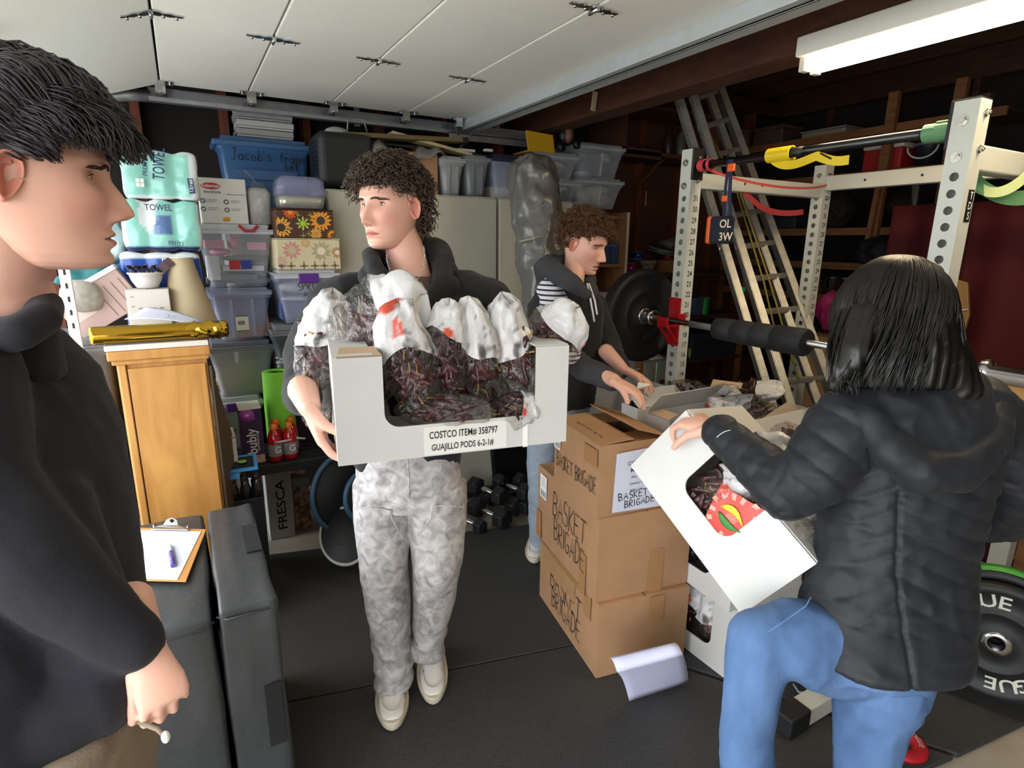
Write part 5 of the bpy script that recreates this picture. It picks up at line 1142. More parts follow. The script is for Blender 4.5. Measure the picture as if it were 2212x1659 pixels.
mb = MB(); mb.sphere((-W*.48, -D/2, h*.83), (W*.42, .0015, h*.075), 24, 6); lg = mb.build('red_oval', M('logo_red', '#c01f26', .5), t, local=True); ltext(t, 'Rubbermaid', -W*.48, h*.83, D, .021, m_label, eps=.0022, fit=W*.72)
ltext(t, 'Brew & Serve', -W*.45, h*.70, D, .016, M('print_navy', '#3c4660', .6), fit=W*.7); ltext(t, 'Modern container', W*.55, h*.66, D, .010, m_grey)
for i, (u, v) in enumerate(((-.88, .50), (.1, .49), (-.88, .32), (.1, .31))):
    mb = MB(); mb.torus((W*u, -D/2-.0005, h*v), (0, 1, 0), .0085, .0022, 16, 5); mb.build('icon', M('icon_navy', '#4d566a', .6), t, local=True)
    for j in range(2): mb = MB(); mb.box((W*(u+.2), -D/2-.0008, h*(v+.02-.035*j)), (W*(u+.62-.1*j), -D/2-.0002, h*(v+.032-.035*j))); mb.build('print_line', m_grey, t, local=True)
for s_, c_ in ((-.02, '#c9963c'), (.10, '#d99a2a')): mb = MB(); mb.sphere((W*s_, -D/2, h*.10), (.011, .0015, .010), 14, 6); mb.build('fruit_print', M('fruit_%s' % c_, c_, .6), t, local=True)
a = ry(537, 400, 594, 484, 2.95)
t = Tm('bagged_container', 'white tub inside a knotted clear plastic bag next to the product box', 'bag', ((a[0]+a[1])/2, 3.1, bzA)); cxm = (a[0]+a[1])/2
mb = MB(); mb.rings([rr(bzA+.003, .008, a[0], a[1], 3.02, 3.14, .02), rr(a[3]-.03, .004, a[0], a[1], 3.02, 3.14, .02), rr(a[3]-.005, .02, a[0], a[1], 3.02, 3.14, .015)]); mb.build('white_tub', M('milk_plastic', '#d5d7d4', .4), t)
mb = MB(); mb.grid(lambda u, v: Vector((cxm+(.072-.05*max(0, v-.75)*4)*math.cos(2*PI*u)*(1+.06*math.sin(7*2*PI*u)), 3.08+(.075-.05*max(0, v-.75)*4)*math.sin(2*PI*u), bzA+.002+v*(a[3]-bzA+.02))), 30, 14); mb.build('clear_bag', m_film, t)
mb = MB(); mb.tube([(cxm, 3.08, a[3]+.015), (cxm-.02, 3.06, a[3]+.04), (cxm-.05, 3.05, a[3]+.07)], .005, 6); mb.build('knot', m_film, t)
# ---- wooden cabinet (lectern-like) with stuff on top
m_oak = M('honey_oak', '#c8934f', .4, col2='#b07a3c', vscale=4, stretch=(5, 5, .8), wood=1.2, spec=.5, bump=.05, bscale=60)
LX0, LX1, LY, LZ = P(228, 755, y=2.25).x, P(449, 760, y=2.25).x, 2.25, P(340, 745, y=2.25).z
t = Tm('wooden_cabinet', 'honey-coloured wooden cabinet standing behind the black padded blocks', 'cabinet', ((LX0+LX1)/2, LY+.3, 0))
mb = MB(); mb.box((LX0+.02, LY+.015, 0), (LX1-.005, LY+.60, LZ-.05)); mb.build('carcass', m_oak, t, bevel=.003)
mb = MB(); mb.box((LX0-.0, LY-.01, LZ-.045), (LX1+.008, LY+.62, LZ-.012)); mb.build('top_board', m_oak, t, bevel=.005); mb = MB(); mb.box((LX0+.01, LY-.002, LZ-.06), (LX1+.002, LY+.61, LZ-.045)); mb.build('moulding', m_oak, t, bevel=.003)
mb = MB(); mb.box((LX0+.05, LY+.004, .08), (LX1-.012, LY+.015, LZ-.075)); mb.build('front_panel', m_oak, t, bevel=.003)
mb = MB(); mb.box((LX0+.025, LY-.0, 0), (LX0+.047, LY+.015, LZ-.06)); mb.build('corner_post', m_oak, t, bevel=.003)
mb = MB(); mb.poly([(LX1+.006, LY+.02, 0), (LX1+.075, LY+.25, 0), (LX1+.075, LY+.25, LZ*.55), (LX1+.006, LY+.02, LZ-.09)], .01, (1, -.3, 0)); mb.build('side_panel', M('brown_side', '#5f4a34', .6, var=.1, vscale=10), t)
ZT_ = LZ-.012
a = (P(222, 735, y=LY).x, P(449, 735, y=LY).x)
mb = MB(); mb.box((a[0], LY-.008, ZT_+.001), (a[1], LY+.14, ZT_+.019)); thing_mesh(mb, 'foam_board', M('foam_board_white', '#d8cfc4', .6), 'thin pale foam board lying on the wooden cabinet under the gold roll', 'board', bevel=.001)
gz = ZT_+.019+.032; m_gold = M('gold_foil', '#cfa53a', .12, metal=1.0, bump=.25, bscale=6, bdist=.01)
g0, g1_ = P(192, 705, y=LY+.02), P(492, 722, y=LY+.02); g0.z = g1_.z = gz
t = Tm('gold_wrap_roll', 'shiny gold foil wrapping roll lying on the wooden cabinet', 'wrapping roll', ((g0+g1_)/2-ZZ*.03))
mb = MB(); N_ = 40; RR = []
for i in range(N_+1):
    k = i/N_; c = g0.lerp(g1_, k); cr_ = .0 if k < .72 else .006*math.sin((k-.72)*70)*(1 if k < .93 else .3); RR.append([c+Vector((0, math.cos(2*PI*j/28), math.sin(2*PI*j/28)))*(.030+cr_*math.sin(3*2*PI*j/28+k*20)) for j in range(28)])
mb.rings(RR); mb.build('foil', m_gold, t); mb = MB(); mb.cyl(g1_, g1_+Vector((.004, 0, 0)), .022, n=20); mb.build('core', M('dark_core', '#4a3a2a', .8), t)
mb = MB(); mb.grid(lambda u, v: Vector((g0.x+.01+u*.22, LY-.02-.02*math.sin(PI*v), gz-.03-v*.045+.0*u)), 8, 6); mb.build('loose_sheet', M('white_backing', '#eee8e2', .5), t, solid=.0006) if False else None
pz = ZT_+.085; pp = [P(268, 690, y=LY+.10), P(316, 663, y=LY+.24), P(440, 694, y=LY+.12), P(425, 702, y=LY+.06)]
mb = MB(); mb.grid(lambda u, v: (pp[0].lerp(pp[3], u)).lerp(pp[1].lerp(pp[2], u), v)+Vector((0, 0, .01*math.sin(PI*u))), 8, 8); ps_ = thing_mesh(mb, 'paper_sheet', M('printer_paper', '#d3d5e6'), 'sheet of handwritten white paper propped behind the gold roll', 'paper', solid=.0006)
handwrite('Jc', (pp[0]+pp[2])/2+Vector((.02, -.004, .014)), (1, 0, 0), (pp[1]-pp[0]), .03, M('grey_ink', '#6a6a78', .7), ps_, th=.002)
a = ry(275, 626, 369, 700, LY+.27)
t, W, h, D = carton2('white_carton', 'small white carton with faint printing under the bowl on the wooden cabinet', a[0], a[1], ZT_+.001, a[3], LY+.27, .10, M('off_white_card', '#cfcbc3', .6))
for i in range(4):
    mb = MB(); mb.box((-W*.8, -D/2-.0006, h*(.85-.2*i)), (-W*.65, -D/2-.0001, h*(.87-.2*i))); mb.build('print_line', m_grey, t, local=True)
for i in range(4): mb = MB(); mb.box((W*(-.5+.33*i), -D/2-.0006, h*.60), (W*(-.32+.33*i), -D/2-.0001, h*.63)); mb.build('print_mark', m_grey, t, local=True)
bzz = a[3]+.003; bc = Vector(((a[0]+a[1])/2, LY+.33, bzz))
t = Tm('plastic_bowl', 'white plastic bowl of dark ribbon on the small white carton', 'bowl', bc)
mb = MB(); mb.lathe([(.030, 0), (.036, .003), (.050, .03), (.055, .05), (.060, .052), (.060, .058), (.053, .057), (.046, .03), (.03, .006)], bc, (0, 0, 1), 32); mb.build('bowl', M('bowl_white', '#d8d4d0', .35), t)
t = Tm('dark_ribbon', 'crumpled dark maroon and black ribbon heaped in the white bowl', 'ribbon', bc+Vector((0, 0, .05)))
for i in range(9):
    c = bc+Vector((-.055+.014*i, rnd.uniform(-.02, .02), .058)); an = rnd.uniform(0, 3); mb = ribbon(bez(c, c+Vector((.01, 0, .025)), c+Vector((.03*math.cos(an), .02, .03)), c+Vector((.025, .01, 0)), 8), (0, 1, .3), .022, .002); mb.build('ribbon_loop', M('maroon_ribbon', '#3a1c22', .45) if i % 3 else M('black_ribbon', '#1c181a', .4), t)
c = bc+Vector((.05, -.01, .065)); mb = ribbon([c, c+Vector((.02, 0, .02)), c+Vector((.04, 0, .035))], (0, .3, 1), .035); mb.build('ribbon_tail', M('maroon_ribbon', '#3a1c22'), t)
# lampshade
la0 = ry(372, 558, 432, 705, LY+.30); t = Tm('lamp_shade', 'beige cone lampshade standing beside the bowl', 'lampshade', (0, 0, 0)); bpy.data.objects.remove(t)
lc = Vector((P(418, 700, y=LY+.36).x, LY+.36, ZT_+.002)); zt2 = P(405, 556, y=LY+.36).z
t = Tm('lampshade', 'beige cone-shaped lampshade standing on the wooden cabinet', 'lampshade', lc); mb = MB()
pf = [(.092, 0), (.097, .02), (.090, .04), (.048, (zt2-lc.z)*.85), (.042, zt2-lc.z)]
R_l = []
for r_, h_ in pf:
    sh_x = -.018*(h_/(zt2-lc.z)); R_l.append([lc+Vector((r_*math.cos(2*PI*j/40)+sh_x, r_*math.sin(2*PI*j/40), h_)) for j in range(40)])
mb.rings(R_l, cap0=False, cap1=False); mb.build('shade', M('parchment', '#bfae8c', .7, var=.08, vscale=6), t, solid=.002)
mb = MB(); mb.torus(lc+Vector((-.018, 0, zt2-lc.z)), (0, 0, 1), .042, .002, 32, 6); mb.build('rim', m_label, t)
# paper towel and bath tissue packs
def puffy_pack(name, label, x0, x1, z0, z1, Y, D, cols, cat='paper towel pack', rolls=3):
    t = Tm(name, label, cat, ((x0+x1)/2, Y+D/2, z0)); w_, h = x1-x0, z1-z0
    mb = MB(); mb.box((x0+.01, Y+.01, z0+.008), (x1-.01, Y+D-.01, z1-.008))
    def fn(A, N):
        u = (A[:, 0]-x0)/w_; pu = .008*np.abs(np.sin(PI*rolls*u)); A2 = A+N*(pu+.004*(1-np.abs(nz(A, 18, 3))*2)+.002*nz(A, 45, 5))[:, None]; A2[:, 2] = np.maximum(A2[:, 2], z0+.001); return A2
    me = fuse(mb, .009, 6, .6, fn); n = len(me.vertices); A = np.empty(n*3); me.vertices.foreach_get('co', A); A = A.reshape(-1, 3)
    u = (A[:, 0]-x0)/w_; v = (A[:, 2]-z0)/h; set_attr(me, cols(u, v, A)); link('wrapped_rolls', me, M('printed_film_gloss', '#ffffff', .22, attr='Col', spec=.6, bump=.3, bscale=50, bdist=.003), t); return t
AQ, WH, NV, BL = (np.array(srgb(c)) for c in ('#8fd0c2', '#dfe8ea', '#2a3560', '#2a57b8'))
def col_t(u, v, A):
    c = np.tile(AQ, (len(u), 1)); c[(u > .86) | (v < .06) | (v > .96)] = WH; c[nz(A, 9, 4) > .62] = WH; return c
def col_t2(u, v, A):
    c = np.tile(WH, (len(u), 1)); k = (v > .12)*(np.abs(u-.5) < .44); c[k] = AQ; c[(v < .12)] = NV; k2 = (np.abs(u-.5) < .12)*(v > .35)*(v < .7); c[k2] = np.array(srgb('#5a7aa8')); c[nz(A, 10, 7) > .5] = WH; return c
def col_b(u, v, A):
    c = np.tile(BL, (len(u), 1)); c[(v < .35)*(u > .12)] = WH; c[v > .93] = WH; c[(v < .1)] = WH; c[nz(A, 8, 9) > .55] = WH; return c
YP = LY+.42
a = ry(258, 545, 440, 655, YP); b_2 = ry(258, 432, 438, 545, YP); c_2 = ry(258, 325, 432, 432, YP)
t = puffy_pack('bath_tissue_pack', 'blue and white plastic-wrapped bath tissue pack behind the bowl', a[0], a[1], ZT_+.001, a[3], YP, .17, col_b, 'toilet paper pack')
text('Bath', ((a[0]+a[1])/2+.03, YP-.016, a[3]-.035), (1, 0, 0), (0, 0, 1), .034, m_label, t, fit=.05)
t = puffy_pack('paper_towel_pack', 'aqua paper towel pack lying upside down, lower of the two', b_2[0], b_2[1], a[3]+.002, b_2[3], YP, .17, col_t2)
text('TOWEL', ((b_2[0]+b_2[1])/2, YP-.018, b_2[3]-.035), (-1, 0, 0), (0, 0, 1), .030, M('navy_print', '#2a3560', .5), t, fit=.085) if False else text('TOWEL', ((b_2[0]+b_2[1])/2-.005, YP-.020, b_2[3]-.030), (1, 0, 0), (0, 0, 1), .032, M('navy_print', '#2a3560', .5), t, fit=.09)
text('12|160', ((b_2[0]+b_2[1])/2+.04, YP-.020, a[3]+.035), (-1, -.0, .15), (-.15, 0, -1), .022, M('navy_print', '#2a3560'), t, fit=.05)
t = puffy_pack('paper_towel_pack', 'aqua paper towel pack standing on end, upper of the two', c_2[0], c_2[1], b_2[3]+.002, c_2[3], YP, .17, col_t)
text('TOWEL', ((c_2[0]+c_2[1])/2-.0, YP-.020, c_2[3]-.050), (.12, 0, 1), (-1, 0, .12), .055, M('navy_print', '#2a3560'), t, fit=.115); text('PREMIUM', ((c_2[0]+c_2[1])/2-.045, YP-.020, c_2[3]-.055), (.12, 0, 1), (-1, 0, .12), .022, M('navy_print', '#2a3560'), t, fit=.08)
q = Vector((c_2[1]-.035, YP-.021, b_2[3]+.055)); mb = MB(); mb.obox(q, (.010, 0, .001), (0, .0006, 0), (-.002, 0, .028)); bd = mb.build('navy_badge', M('navy_print', '#2a3560'), t); text('12|160', q+Vector((0, -.0008, 0)), (0.05, 0, 1), (-1, 0, .05), .016, m_label, bd, fit=.046)
q = Vector((c_2[0]+.055, YP-.020, b_2[3]+.05))
for i in range(2):
    for j in range(2): mb = MB(); mb.obox(q+Vector((.014*i, 0, .016*j)), (.0058, 0, .0005), (0, .0006, 0), (0, 0, .0068)); mb.build('window_print', m_label, t)
# far left clutter: tilted printed box, teal cloth, grey bag, white metal upright, crate that carries them
x0 = P(160, 640, y=2.55).x; x1 = P(262, 640, y=2.55).x
t = tote('storage_crate', 'tall grey crate half hidden behind the boy in profile', x0-.25, LX0-.01, 0.001, P(210, 712, y=2.55).z-.03, 2.5, .4, M('grey_crate', '#6d7074', .5), None, .03); zcr = P(210, 712, y=2.55).z-.03
c = P(222, 675, y=2.62); t = Tm('printed_carton', 'dusty pink printed carton leaning behind the gold roll', 'box', c-ZZ*.06); ang = .55
X_2 = Vector((math.cos(ang), 0, math.sin(ang))); Z_2 = Vector((-math.sin(ang), 0, math.cos(ang))); c.z = zcr+.12
mb = MB(); mb.obox(c, X_2*.12, (0, .04, 0), Z_2*.075); mb.build('box_body', M('dusty_pink_card', '#b59a92', .6), t, bevel=.003); mb = MB(); mb.obox(c+Z_2*.082-Vector((0, .002, 0)), X_2*.122, (0, .042, 0), Z_2*.009); mb.build('white_lid', m_label, t, bevel=.002)
for i in range(4): mb = MB(); mb.obox(c+X_2*(.02+.028*i)-Vector((0, .0405, 0))-Z_2*.01, X_2*.0012, (0, .0004, 0), Z_2*.055); mb.build('print_line', M('brown_line', '#6a4a48', .6), t)
mb = MB(); mb.obox(c-X_2*.06-Vector((0, .0405, 0)), X_2*.035, (0, .0004, 0), Z_2*.02); mb.build('print_panel', M('pale_pink_card', '#cbb6ae', .6), t)
def lump(name, label, cat, c, r, mat, seed=0, amp=.02, vox=.01, sc=12):
    mb = MB(); mb.sphere(c, r, 20, 14); me = fuse(mb, vox, 3, .5, lambda A, N: A+N*(amp*(1-np.abs(nz(A*sc, 1, seed))*2)+amp*.4*nz(A, sc*3, seed+1))[:, None]); o = link(name, me, mat); tag(o, label, cat); return base_origin(o)
lump('teal_cloth', 'crumpled dark teal cloth behind the boy\'s chin', 'cloth', P(225, 600, y=2.75), (.14, .08, .05), M('teal_fabric', '#1f5f62', .85), 3)
lump('plastic_bag', 'grey translucent plastic bag above the teal cloth', 'bag', P(240, 540, y=2.85), (.10, .08, .10), M('grey_bag_film', '#8fa0a0', .3, spec=.6, bump=.3, bscale=30), 4)
lump('stone_bag', 'small speckled beige sack by the white metal upright', 'sack', P(180, 640, y=2.6), (.07, .06, .06), M('speckled_sack', '#a9a397', .8, var=.3, vscale=60), 5, .008)
t = Tm('metal_upright', 'white slotted metal shelf upright behind the boy in profile', 'shelf upright', (P(142, 600, y=2.45).x, 2.45, 0)); xx_ = P(142, 600, y=2.45).x
mb = MB(); mb.box((xx_-.016, 2.44, 0), (xx_+.016, 2.455, P(142, 568, y=2.45).z)); uo = mb.build('channel', m_ws, t, bevel=.002)
for i in range(5): zz = P(142, 580, y=2.45).z-.012-i*.045; mb = MB(); mb.box((xx_-.003, 2.4385, zz-.009), (xx_+.003, 2.4395, zz+.009)); mb.build('slot', m_seam, uo)
# ---- padded black vinyl blocks + clipboard
m_vin = M('black_vinyl', '#3d3f41', .42, bump=.35, bscale=26, spec=.5, var=.08, vscale=14, bdist=.006)
BZ = .70; c1 = P(600, 1290, z=BZ); c2 = P(565, 1078, z=BZ); c3 = P(462, 1312, z=BZ); c4 = P(455, 1092, z=BZ)
def block(x0, x1, y0, y1, z1, label):
    t = Tm('padded_block', label, 'foam block', ((x0+x1)/2, (y0+y1)/2, 0), group='black padded blocks')
    mb = MB(); mb.box((x0, y0, .001), (x1, y1, z1)); me = mb.mesh('b', bevel=.012, seg=3); bm = bmesh.new(); bm.from_mesh(me); bmesh.ops.subdivide_edges(bm, edges=[e for e in bm.edges if e.calc_length() > .06], cuts=8, use_grid_fill=True); bm.to_mesh(me); bm.free()
    n = len(me.vertices); A = np.empty(n*3); me.vertices.foreach_get('co', A); A = A.reshape(-1, 3); me.vertices.foreach_get('normal', (N := np.empty(n*3))); A2 = A+N.reshape(-1, 3)*(.004*nz(A, 9, 1)+.003*nz(A*np.array([30, 6, 6]), 1, 2))[:, None]; A2[:, 2] = np.maximum(A2[:, 2], .0005); me.vertices.foreach_set('co', A2.reshape(-1)); me.polygons.foreach_set('use_smooth', [True]*len(me.polygons)); me.update()
    link('vinyl_cover', me, m_vin, t)
    for zz in (z1-.022,): mb = MB(); e = .006; mb.tube([(x0-.001, y0-.001+.02, zz), (x0+.02, y0-.001, zz), (x1-.02, y0-.001, zz), (x1+.001, y0+.02, zz)], .0025, 6)
    mb.build('piping', m_vin, t); return t
xs = c3.x
tb1 = block(xs+.004, c1.x, c1.y, c2.y, BZ, 'right-hand tall black padded block in front of the wooden cabinet')
tb2 = block(xs-.19, xs-.004, c1.y-.01, c2.y-.01, BZ-.004, 'left-hand tall black padded block carrying the clipboard')
tb3 = block(xs-.42, xs-.198, c1.y+.25, c2.y+.03, BZ-.02, 'rear black padded block partly behind the boy in profile')
mb = MB(); mb.box((c1.x-.05, c1.y-.0035, .29), (c1.x-.012, c1.y-.001, .47)); mb.build('hook_patch', M('velcro', '#17181a', .95), tb1); mb = MB(); mb.box((c1.x-.045, c1.y+.25, BZ+.001), (c1.x-.005, c1.y+.42, BZ+.004)); mb.build('hook_patch', M('velcro', '#17181a'), tb1)
def onb(px, py): 
    q = P(px, py, z=BZ+.006); return q
k1, k2, k3, k4 = onb(288, 1135), onb(446, 1145), onb(402, 1258), onb(290, 1255)
cbx = (k1+k2)/2
t = Tm('clipboard', 'brown clipboard with metal clip on the black padded blocks', 'clipboard', ((k1+k3)/2)); ax = (k2-k1).normalized(); ay = ZZ.cross(ax); L_ = (k3-k2).length
k0 = onb(262, 1138); kw = (k2-k0).length; mb = MB(); ll = -ay
ee = (k4-k3).normalized(); k0 = k2+ee*.23; kw = .23; ll = (k3-k2).normalized(); ax = -ee; ay = -ll; pts = [k0, k2, k2+ll*L_, k0+ll*L_]; mb.poly([p+ZZ*.003 for p in pts][::-1], .003, ZZ); mb.build('board', M('hardboard', '#c48a4a', .5), t, bevel=.001)
mb = MB(); pts = [k0+ax*.006+ll*.018, k0+ax*(kw-.012)+ll*.018, k0+ax*(kw-.022)+ll*(L_-.004), k0+ax*.006+ll*(L_-.004)]; mb.poly([p+ZZ*.0045 for p in pts][::-1], .001, ZZ); mb.build('paper', M('printer_paper', '#d3d5e6'), t)
mc = k0+ax*kw*.55+ll*.012+ZZ*.006
mb = MB(); pl = [(-.055, -.010), (.055, -.010), (.045, .004), (.022, .010), (.016, .026), (0, .034), (-.016, .026), (-.022, .010), (-.045, .004)]; mb.poly([mc+ax*a_+ay*b_+ZZ*(.004+.018*max(0, b_)/.034) for a_, b_ in pl], .003, ZZ); mb.build('metal_clip', m_steel, t, bevel=.001)
mb = MB(); mb.cyl(mc+ay*.022+ZZ*.017, mc+ay*.022+ZZ*.0195, .005, n=14); mb.build('clip_hole', m_seam, t)
for s_ in (-.05, .05): mb = MB(); mb.cyl(mc+ax*s_+ay*.003, mc+ax*s_+ay*.012+ZZ*.008, .003, n=8); mb.build('clip_lug', m_steel, t)
pa, pb_ = P(366, 1175, z=BZ+.016), P(374, 1222, z=BZ+.016); pdv = (pb_-pa).normalized()
t = Tm('pen', 'white and purple pen lying on the clipboard paper', 'pen', pa)
mb = MB(); mb.lathe([(.0018, 0), (.0045, .012), (.005, .02), (.005, .05)], pa, pdv, 14); mb.build('barrel', M('pen_white', '#dcd8e2', .4), t); mb = MB(); mb.cyl(pa+pdv*.05, pa+pdv*((pb_-pa).length), .0058, n=14); mb.build('cap', M('pen_purple', '#5c4a9a', .35), t)
# ---- low dark shelf with drinks
YS = 2.66
zs_ = P(640, 995, y=YS).z; sxa, sxb = P(450, 980, y=YS).x, P(760, 975, y=YS).x
t = Tm('low_shelf', 'low black slatted plastic shelf holding the drinks', 'shelf', ((sxa+sxb)/2, YS+.15, 0)); m_ps = M('black_shelf_plastic', '#1c1d20', .5)
for i in range(6): mb = MB(); mb.box((sxa, YS+i*.055, zs_-.02), (sxb, YS+i*.055+.045, zs_)); mb.build('slat', m_ps, t, bevel=.002)
mb = MB(); mb.box((sxa, YS-.004, zs_-.045), (sxb, YS+.006, zs_-.003)); mb.build('front_lip', m_ps, t, bevel=.003)
for x in (sxa+.02, sxb-.02):
    for y in (YS+.02, YS+.30): mb = MB(); mb.cyl((x, y, 0), (x, y, zs_-.02), .014, n=12); mb.build('leg', m_ps, t)
# foam roller
c = P(607, 900, y=YS+.17); zt3 = P(605, 803, y=YS+.17).z; rr_ = (P(640, 870, y=YS+.17).x-P(574, 870, y=YS+.17).x)/2
t = Tm('foam_roller', 'bright lime green foam roller standing on end behind the red bottles', 'foam roller', (c.x, YS+.19, zs_)); mb = MB()
mb.lathe([(rr_*.5, 0), (rr_-.004, 0), (rr_, .004), (rr_*1.0, (zt3-zs_)*.6), (rr_*.95, zt3-zs_-.004), (rr_*.9, zt3-zs_), (rr_*.55, zt3-zs_), (rr_*.5, zt3-zs_-.006)], (c.x, YS+.19, zs_+.001), (0, 0, 1), 36, False, False); mb.build('foam', M('lime_foam', '#7fd23a', .75, bump=.2, bscale=90), t)
# sports drink bottles
def bottle_proto(liq):
    r = .034; H = .19
    t = Tm('sports_drink_bottle', 'x', 'bottle', (0, 0, 0))
    pf = [(.012, 0), (.028, .001), (.033, .008), (.034, .03), (.0325, .06), (.034, .085), (.034, .105), (.030, .13), (.022, .148), (.014, .158), (.013, .166)]
    mb = MB(); mb.lathe(pf, (0, 0, 0), (0, 0, 1), 28); mb.build('bottle', M('drink_%s' % liq, liq, .12, spec=.7, coat=.5), t, local=True)
    mb = MB(); mb.lathe([(.0343, .03), (.0345, .032), (.0345, .088), (.0343, .09)], (0, 0, 0), (0, 0, 1), 28, False, False); lb = mb.build('label_band', M('silver_label', '#8b8a8e', .4), t, local=True)
    text('G', (0, -.0348, .062), (1, 0, 0), (0, 0, 1), .044, m_label, lb, local=True, name='logo_letter')
    mb = MB(); mb.lathe([(.0155, .160), (.017, .162), (.017, .182), (.014, .188), (.004, .189)], (0, 0, 0), (0, 0, 1), 24); mb.build('cap', M('orange_cap', '#f07a28', .4), t, local=True); return t
bp_ = bottle_proto('#b0141c'); BR = [(593, 985, 0, 'red sports drink bottle with orange cap, front left of the four'), (626, 985, 0, 'red sports drink bottle with orange cap, front right of the four'), (598, 978, .075, 'red sports drink bottle with orange cap, back left of the four'), (630, 978, .075, 'red sports drink bottle with orange cap, back right of the four')]
for i, (px, py, dy, lb) in enumerate(BR):
    x = P(px, 950, y=YS+.045+dy).x; m_ = Matrix.Translation((x, YS+.045+dy, zs_+.001)) @ Matrix.Rotation(.25-.1*i, 4, 'Z') @ Matrix.Scale(.93, 4)
    if i == 0: bp_.matrix_world = m_; WMX[bp_] = m_; o = bp_; o['label'] = lb; o['group'] = 'red sports drink bottles'
    else: place_copy(bp_, m_, lb, 'red sports drink bottles')
m_ring = M('clear_band', '#e6e2e2', .2, alpha=.6)
xb_ = P(610, 960, y=YS+.04).x; mb = MB(); mb.tube([(xb_-.05, YS+.03, zs_+.098), (xb_-.02, YS+.004, zs_+.10), (xb_+.02, YS+.004, zs_+.102), (xb_+.06, YS+.03, zs_+.10), (xb_+.10, YS+.03, zs_+.09)], .005, 6, flat=.4, up=(0, 0, 1)); thing_mesh(mb, 'carrier_strap', m_ring, 'clear plastic carrier strap around the red bottles', 'strap')
g_ = bottle_proto('#a9b84a'); x = P(487, 940, y=YS+.10).x; gzz = P(487, 908, y=YS+.10).z-.165; m_ = Matrix.Translation((x, YS+.12, gzz)); g_.matrix_world = m_; WMX[g_] = m_; g_['label'] = 'yellow-green sports drink bottle with orange cap behind the citrus drink box'
mb = MB(); mb.tube([(x-.035, YS+.08, gzz+.11), (x, YS+.07, gzz+.13), (x+.05, YS+.09, gzz+.115), (x+.02, YS+.08, gzz+.09)], .005, 6, flat=.4, up=(0, 0, 1)); thing_mesh(mb, 'carrier_strap', m_ring, 'clear plastic carrier strap around the yellow-green bottle', 'strap')
t = Tm('carton_stand', 'white carton under the yellow-green bottle', 'box', (x, YS+.12, zs_)); mb = MB(); mb.box((x-.035, YS+.085, zs_+.001), (x+.035, YS+.155, gzz-.001)); mb.build('box_body', m_label, t, bevel=.002); mb = MB(); mb.box((x-.034, YS+.086, gzz-.001), (x+.034, YS+.154, gzz)); mb.build('top_flap', m_label, t)
# drink cartons
a = ry(521, 885, 570, 997, YS+.03)
t, W, h, D = carton2('drink_carton', 'dark purple sparkling water carton with white rounded lettering', a[0], a[1], zs_+.001, a[3], YS+.04, .13, M('plum_card', '#34204a', .45))
ltext(t, 'bubly', -.003, h*.42, D, .058, m_label, rot=PI/2, eps=.001, fit=h*.46); ltext(t, 'sparkling water', W*.45, h*.42, D, .012, m_label, rot=PI/2, fit=h*.36); 
mb = MB(); mb.lathe([(.0, 0), (W*.7, 0), (W*.7, .0006), (0, .0006)], (-W*.35, -D/2-.0002, h*.90), (0, -1, 0), 24); mb.build('pink_corner', M('magenta_ink', '#a04aa8', .5), t, local=True); ltext(t, '8', -W*.3, h*.90, D, .02, m_label, eps=.0014, rot=PI/2)
mb = MB(); mb.box((-W, -D/2-.002, h), (W, D/2, h+.006)); mb.build('torn_top', m_label, t, local=True)
mb = MB(); mb.box((-W*.9, -D/2-.001, .004), (W*.95, -D/2, h*.16)); mb.build('torn_patch', m_kraft, t, local=True)
for i, (u, v, r_) in enumerate(((.25, .83, .006), (.4, .12, .004), (-.2, .2, .003), (.75, .17, .003))): mb = MB(); mb.lathe([(0, 0), (r_, 0), (r_, .0005)], (W*u, -D/2-.0008, h*v), (0, -1, 0), 12); mb.build('bubble_print', M('magenta_ink', '#a04aa8'), t, local=True)
YG = 2.42
a = ry(468, 945, 516, 1075, YG); 
t, W, h, D = carton2('drink_carton', 'white sparkling drink carton with orange fruit picture', a[0], a[1], .001, a[3], YG, .13, M('white_print_card', '#dcd9d2'))
ltext(t, 'spindrift', W*.1, h-.085, D, .030, M('brown_print', '#5a3a2c', .5), rot=PI/2, fit=.075); 
for u, r_ in ((-.1, .012), (.45, .010)): mb = MB(); mb.lathe([(0, 0), (r_, 0), (r_, .0005)], (W*u, -D/2-.0008, h-.026), (0, -1, 0), 18); mb.build('orange_print', M('fruit_orange', '#e07a2a', .5), t, local=True)
mb = MB(); mb.box((-W, -D/2-.0006, h-.008), (W, -D/2, h-.001)); mb.build('pink_edge', M('coral_print', '#e08a70', .5), t, local=True)
a = ry(491, 1002, 566, 1078, YG-.06); hb = .0
t = Tm('bottle_multipack', 'dark bottle multipack with bright blue carton top', 'drinks pack', ((a[0]+a[1])/2, YG-.02, 0)); zb_ = a[2]
mb = MB(); mb.box((a[0], YG-.07, .001), (a[1], YG+.06, a[2])); mb.build('carton_base', m_case, t, bevel=.003)
for i in range(3):
    for j in range(2): x = a[0]+.017+(a[1]-a[0]-.034)*i/2; y = YG-.05+j*.07; mb = MB(); mb.lathe([(.014, 0), (.019, .01), (.019, .045), (.013, .065), (.010, .075)], (x, y, a[2]), (0, 0, 1), 16); mb.build('bottle', M('dark_bottle', '#1a1618', .15, spec=.7), t)
zt4 = a[3]; mb = MB(); mb.poly([(a[0]+.004, YG-.074, zt4-.02), (a[1]-.01, YG-.074, zt4-.022), (a[1]-.004, YG+.05, zt4), (a[0]+.012, YG+.05, zt4)], .006, (0, -.15, 1)); tp = mb.build('carton_top', M('azure_card', '#3b8fd0', .5), t, bevel=.001)
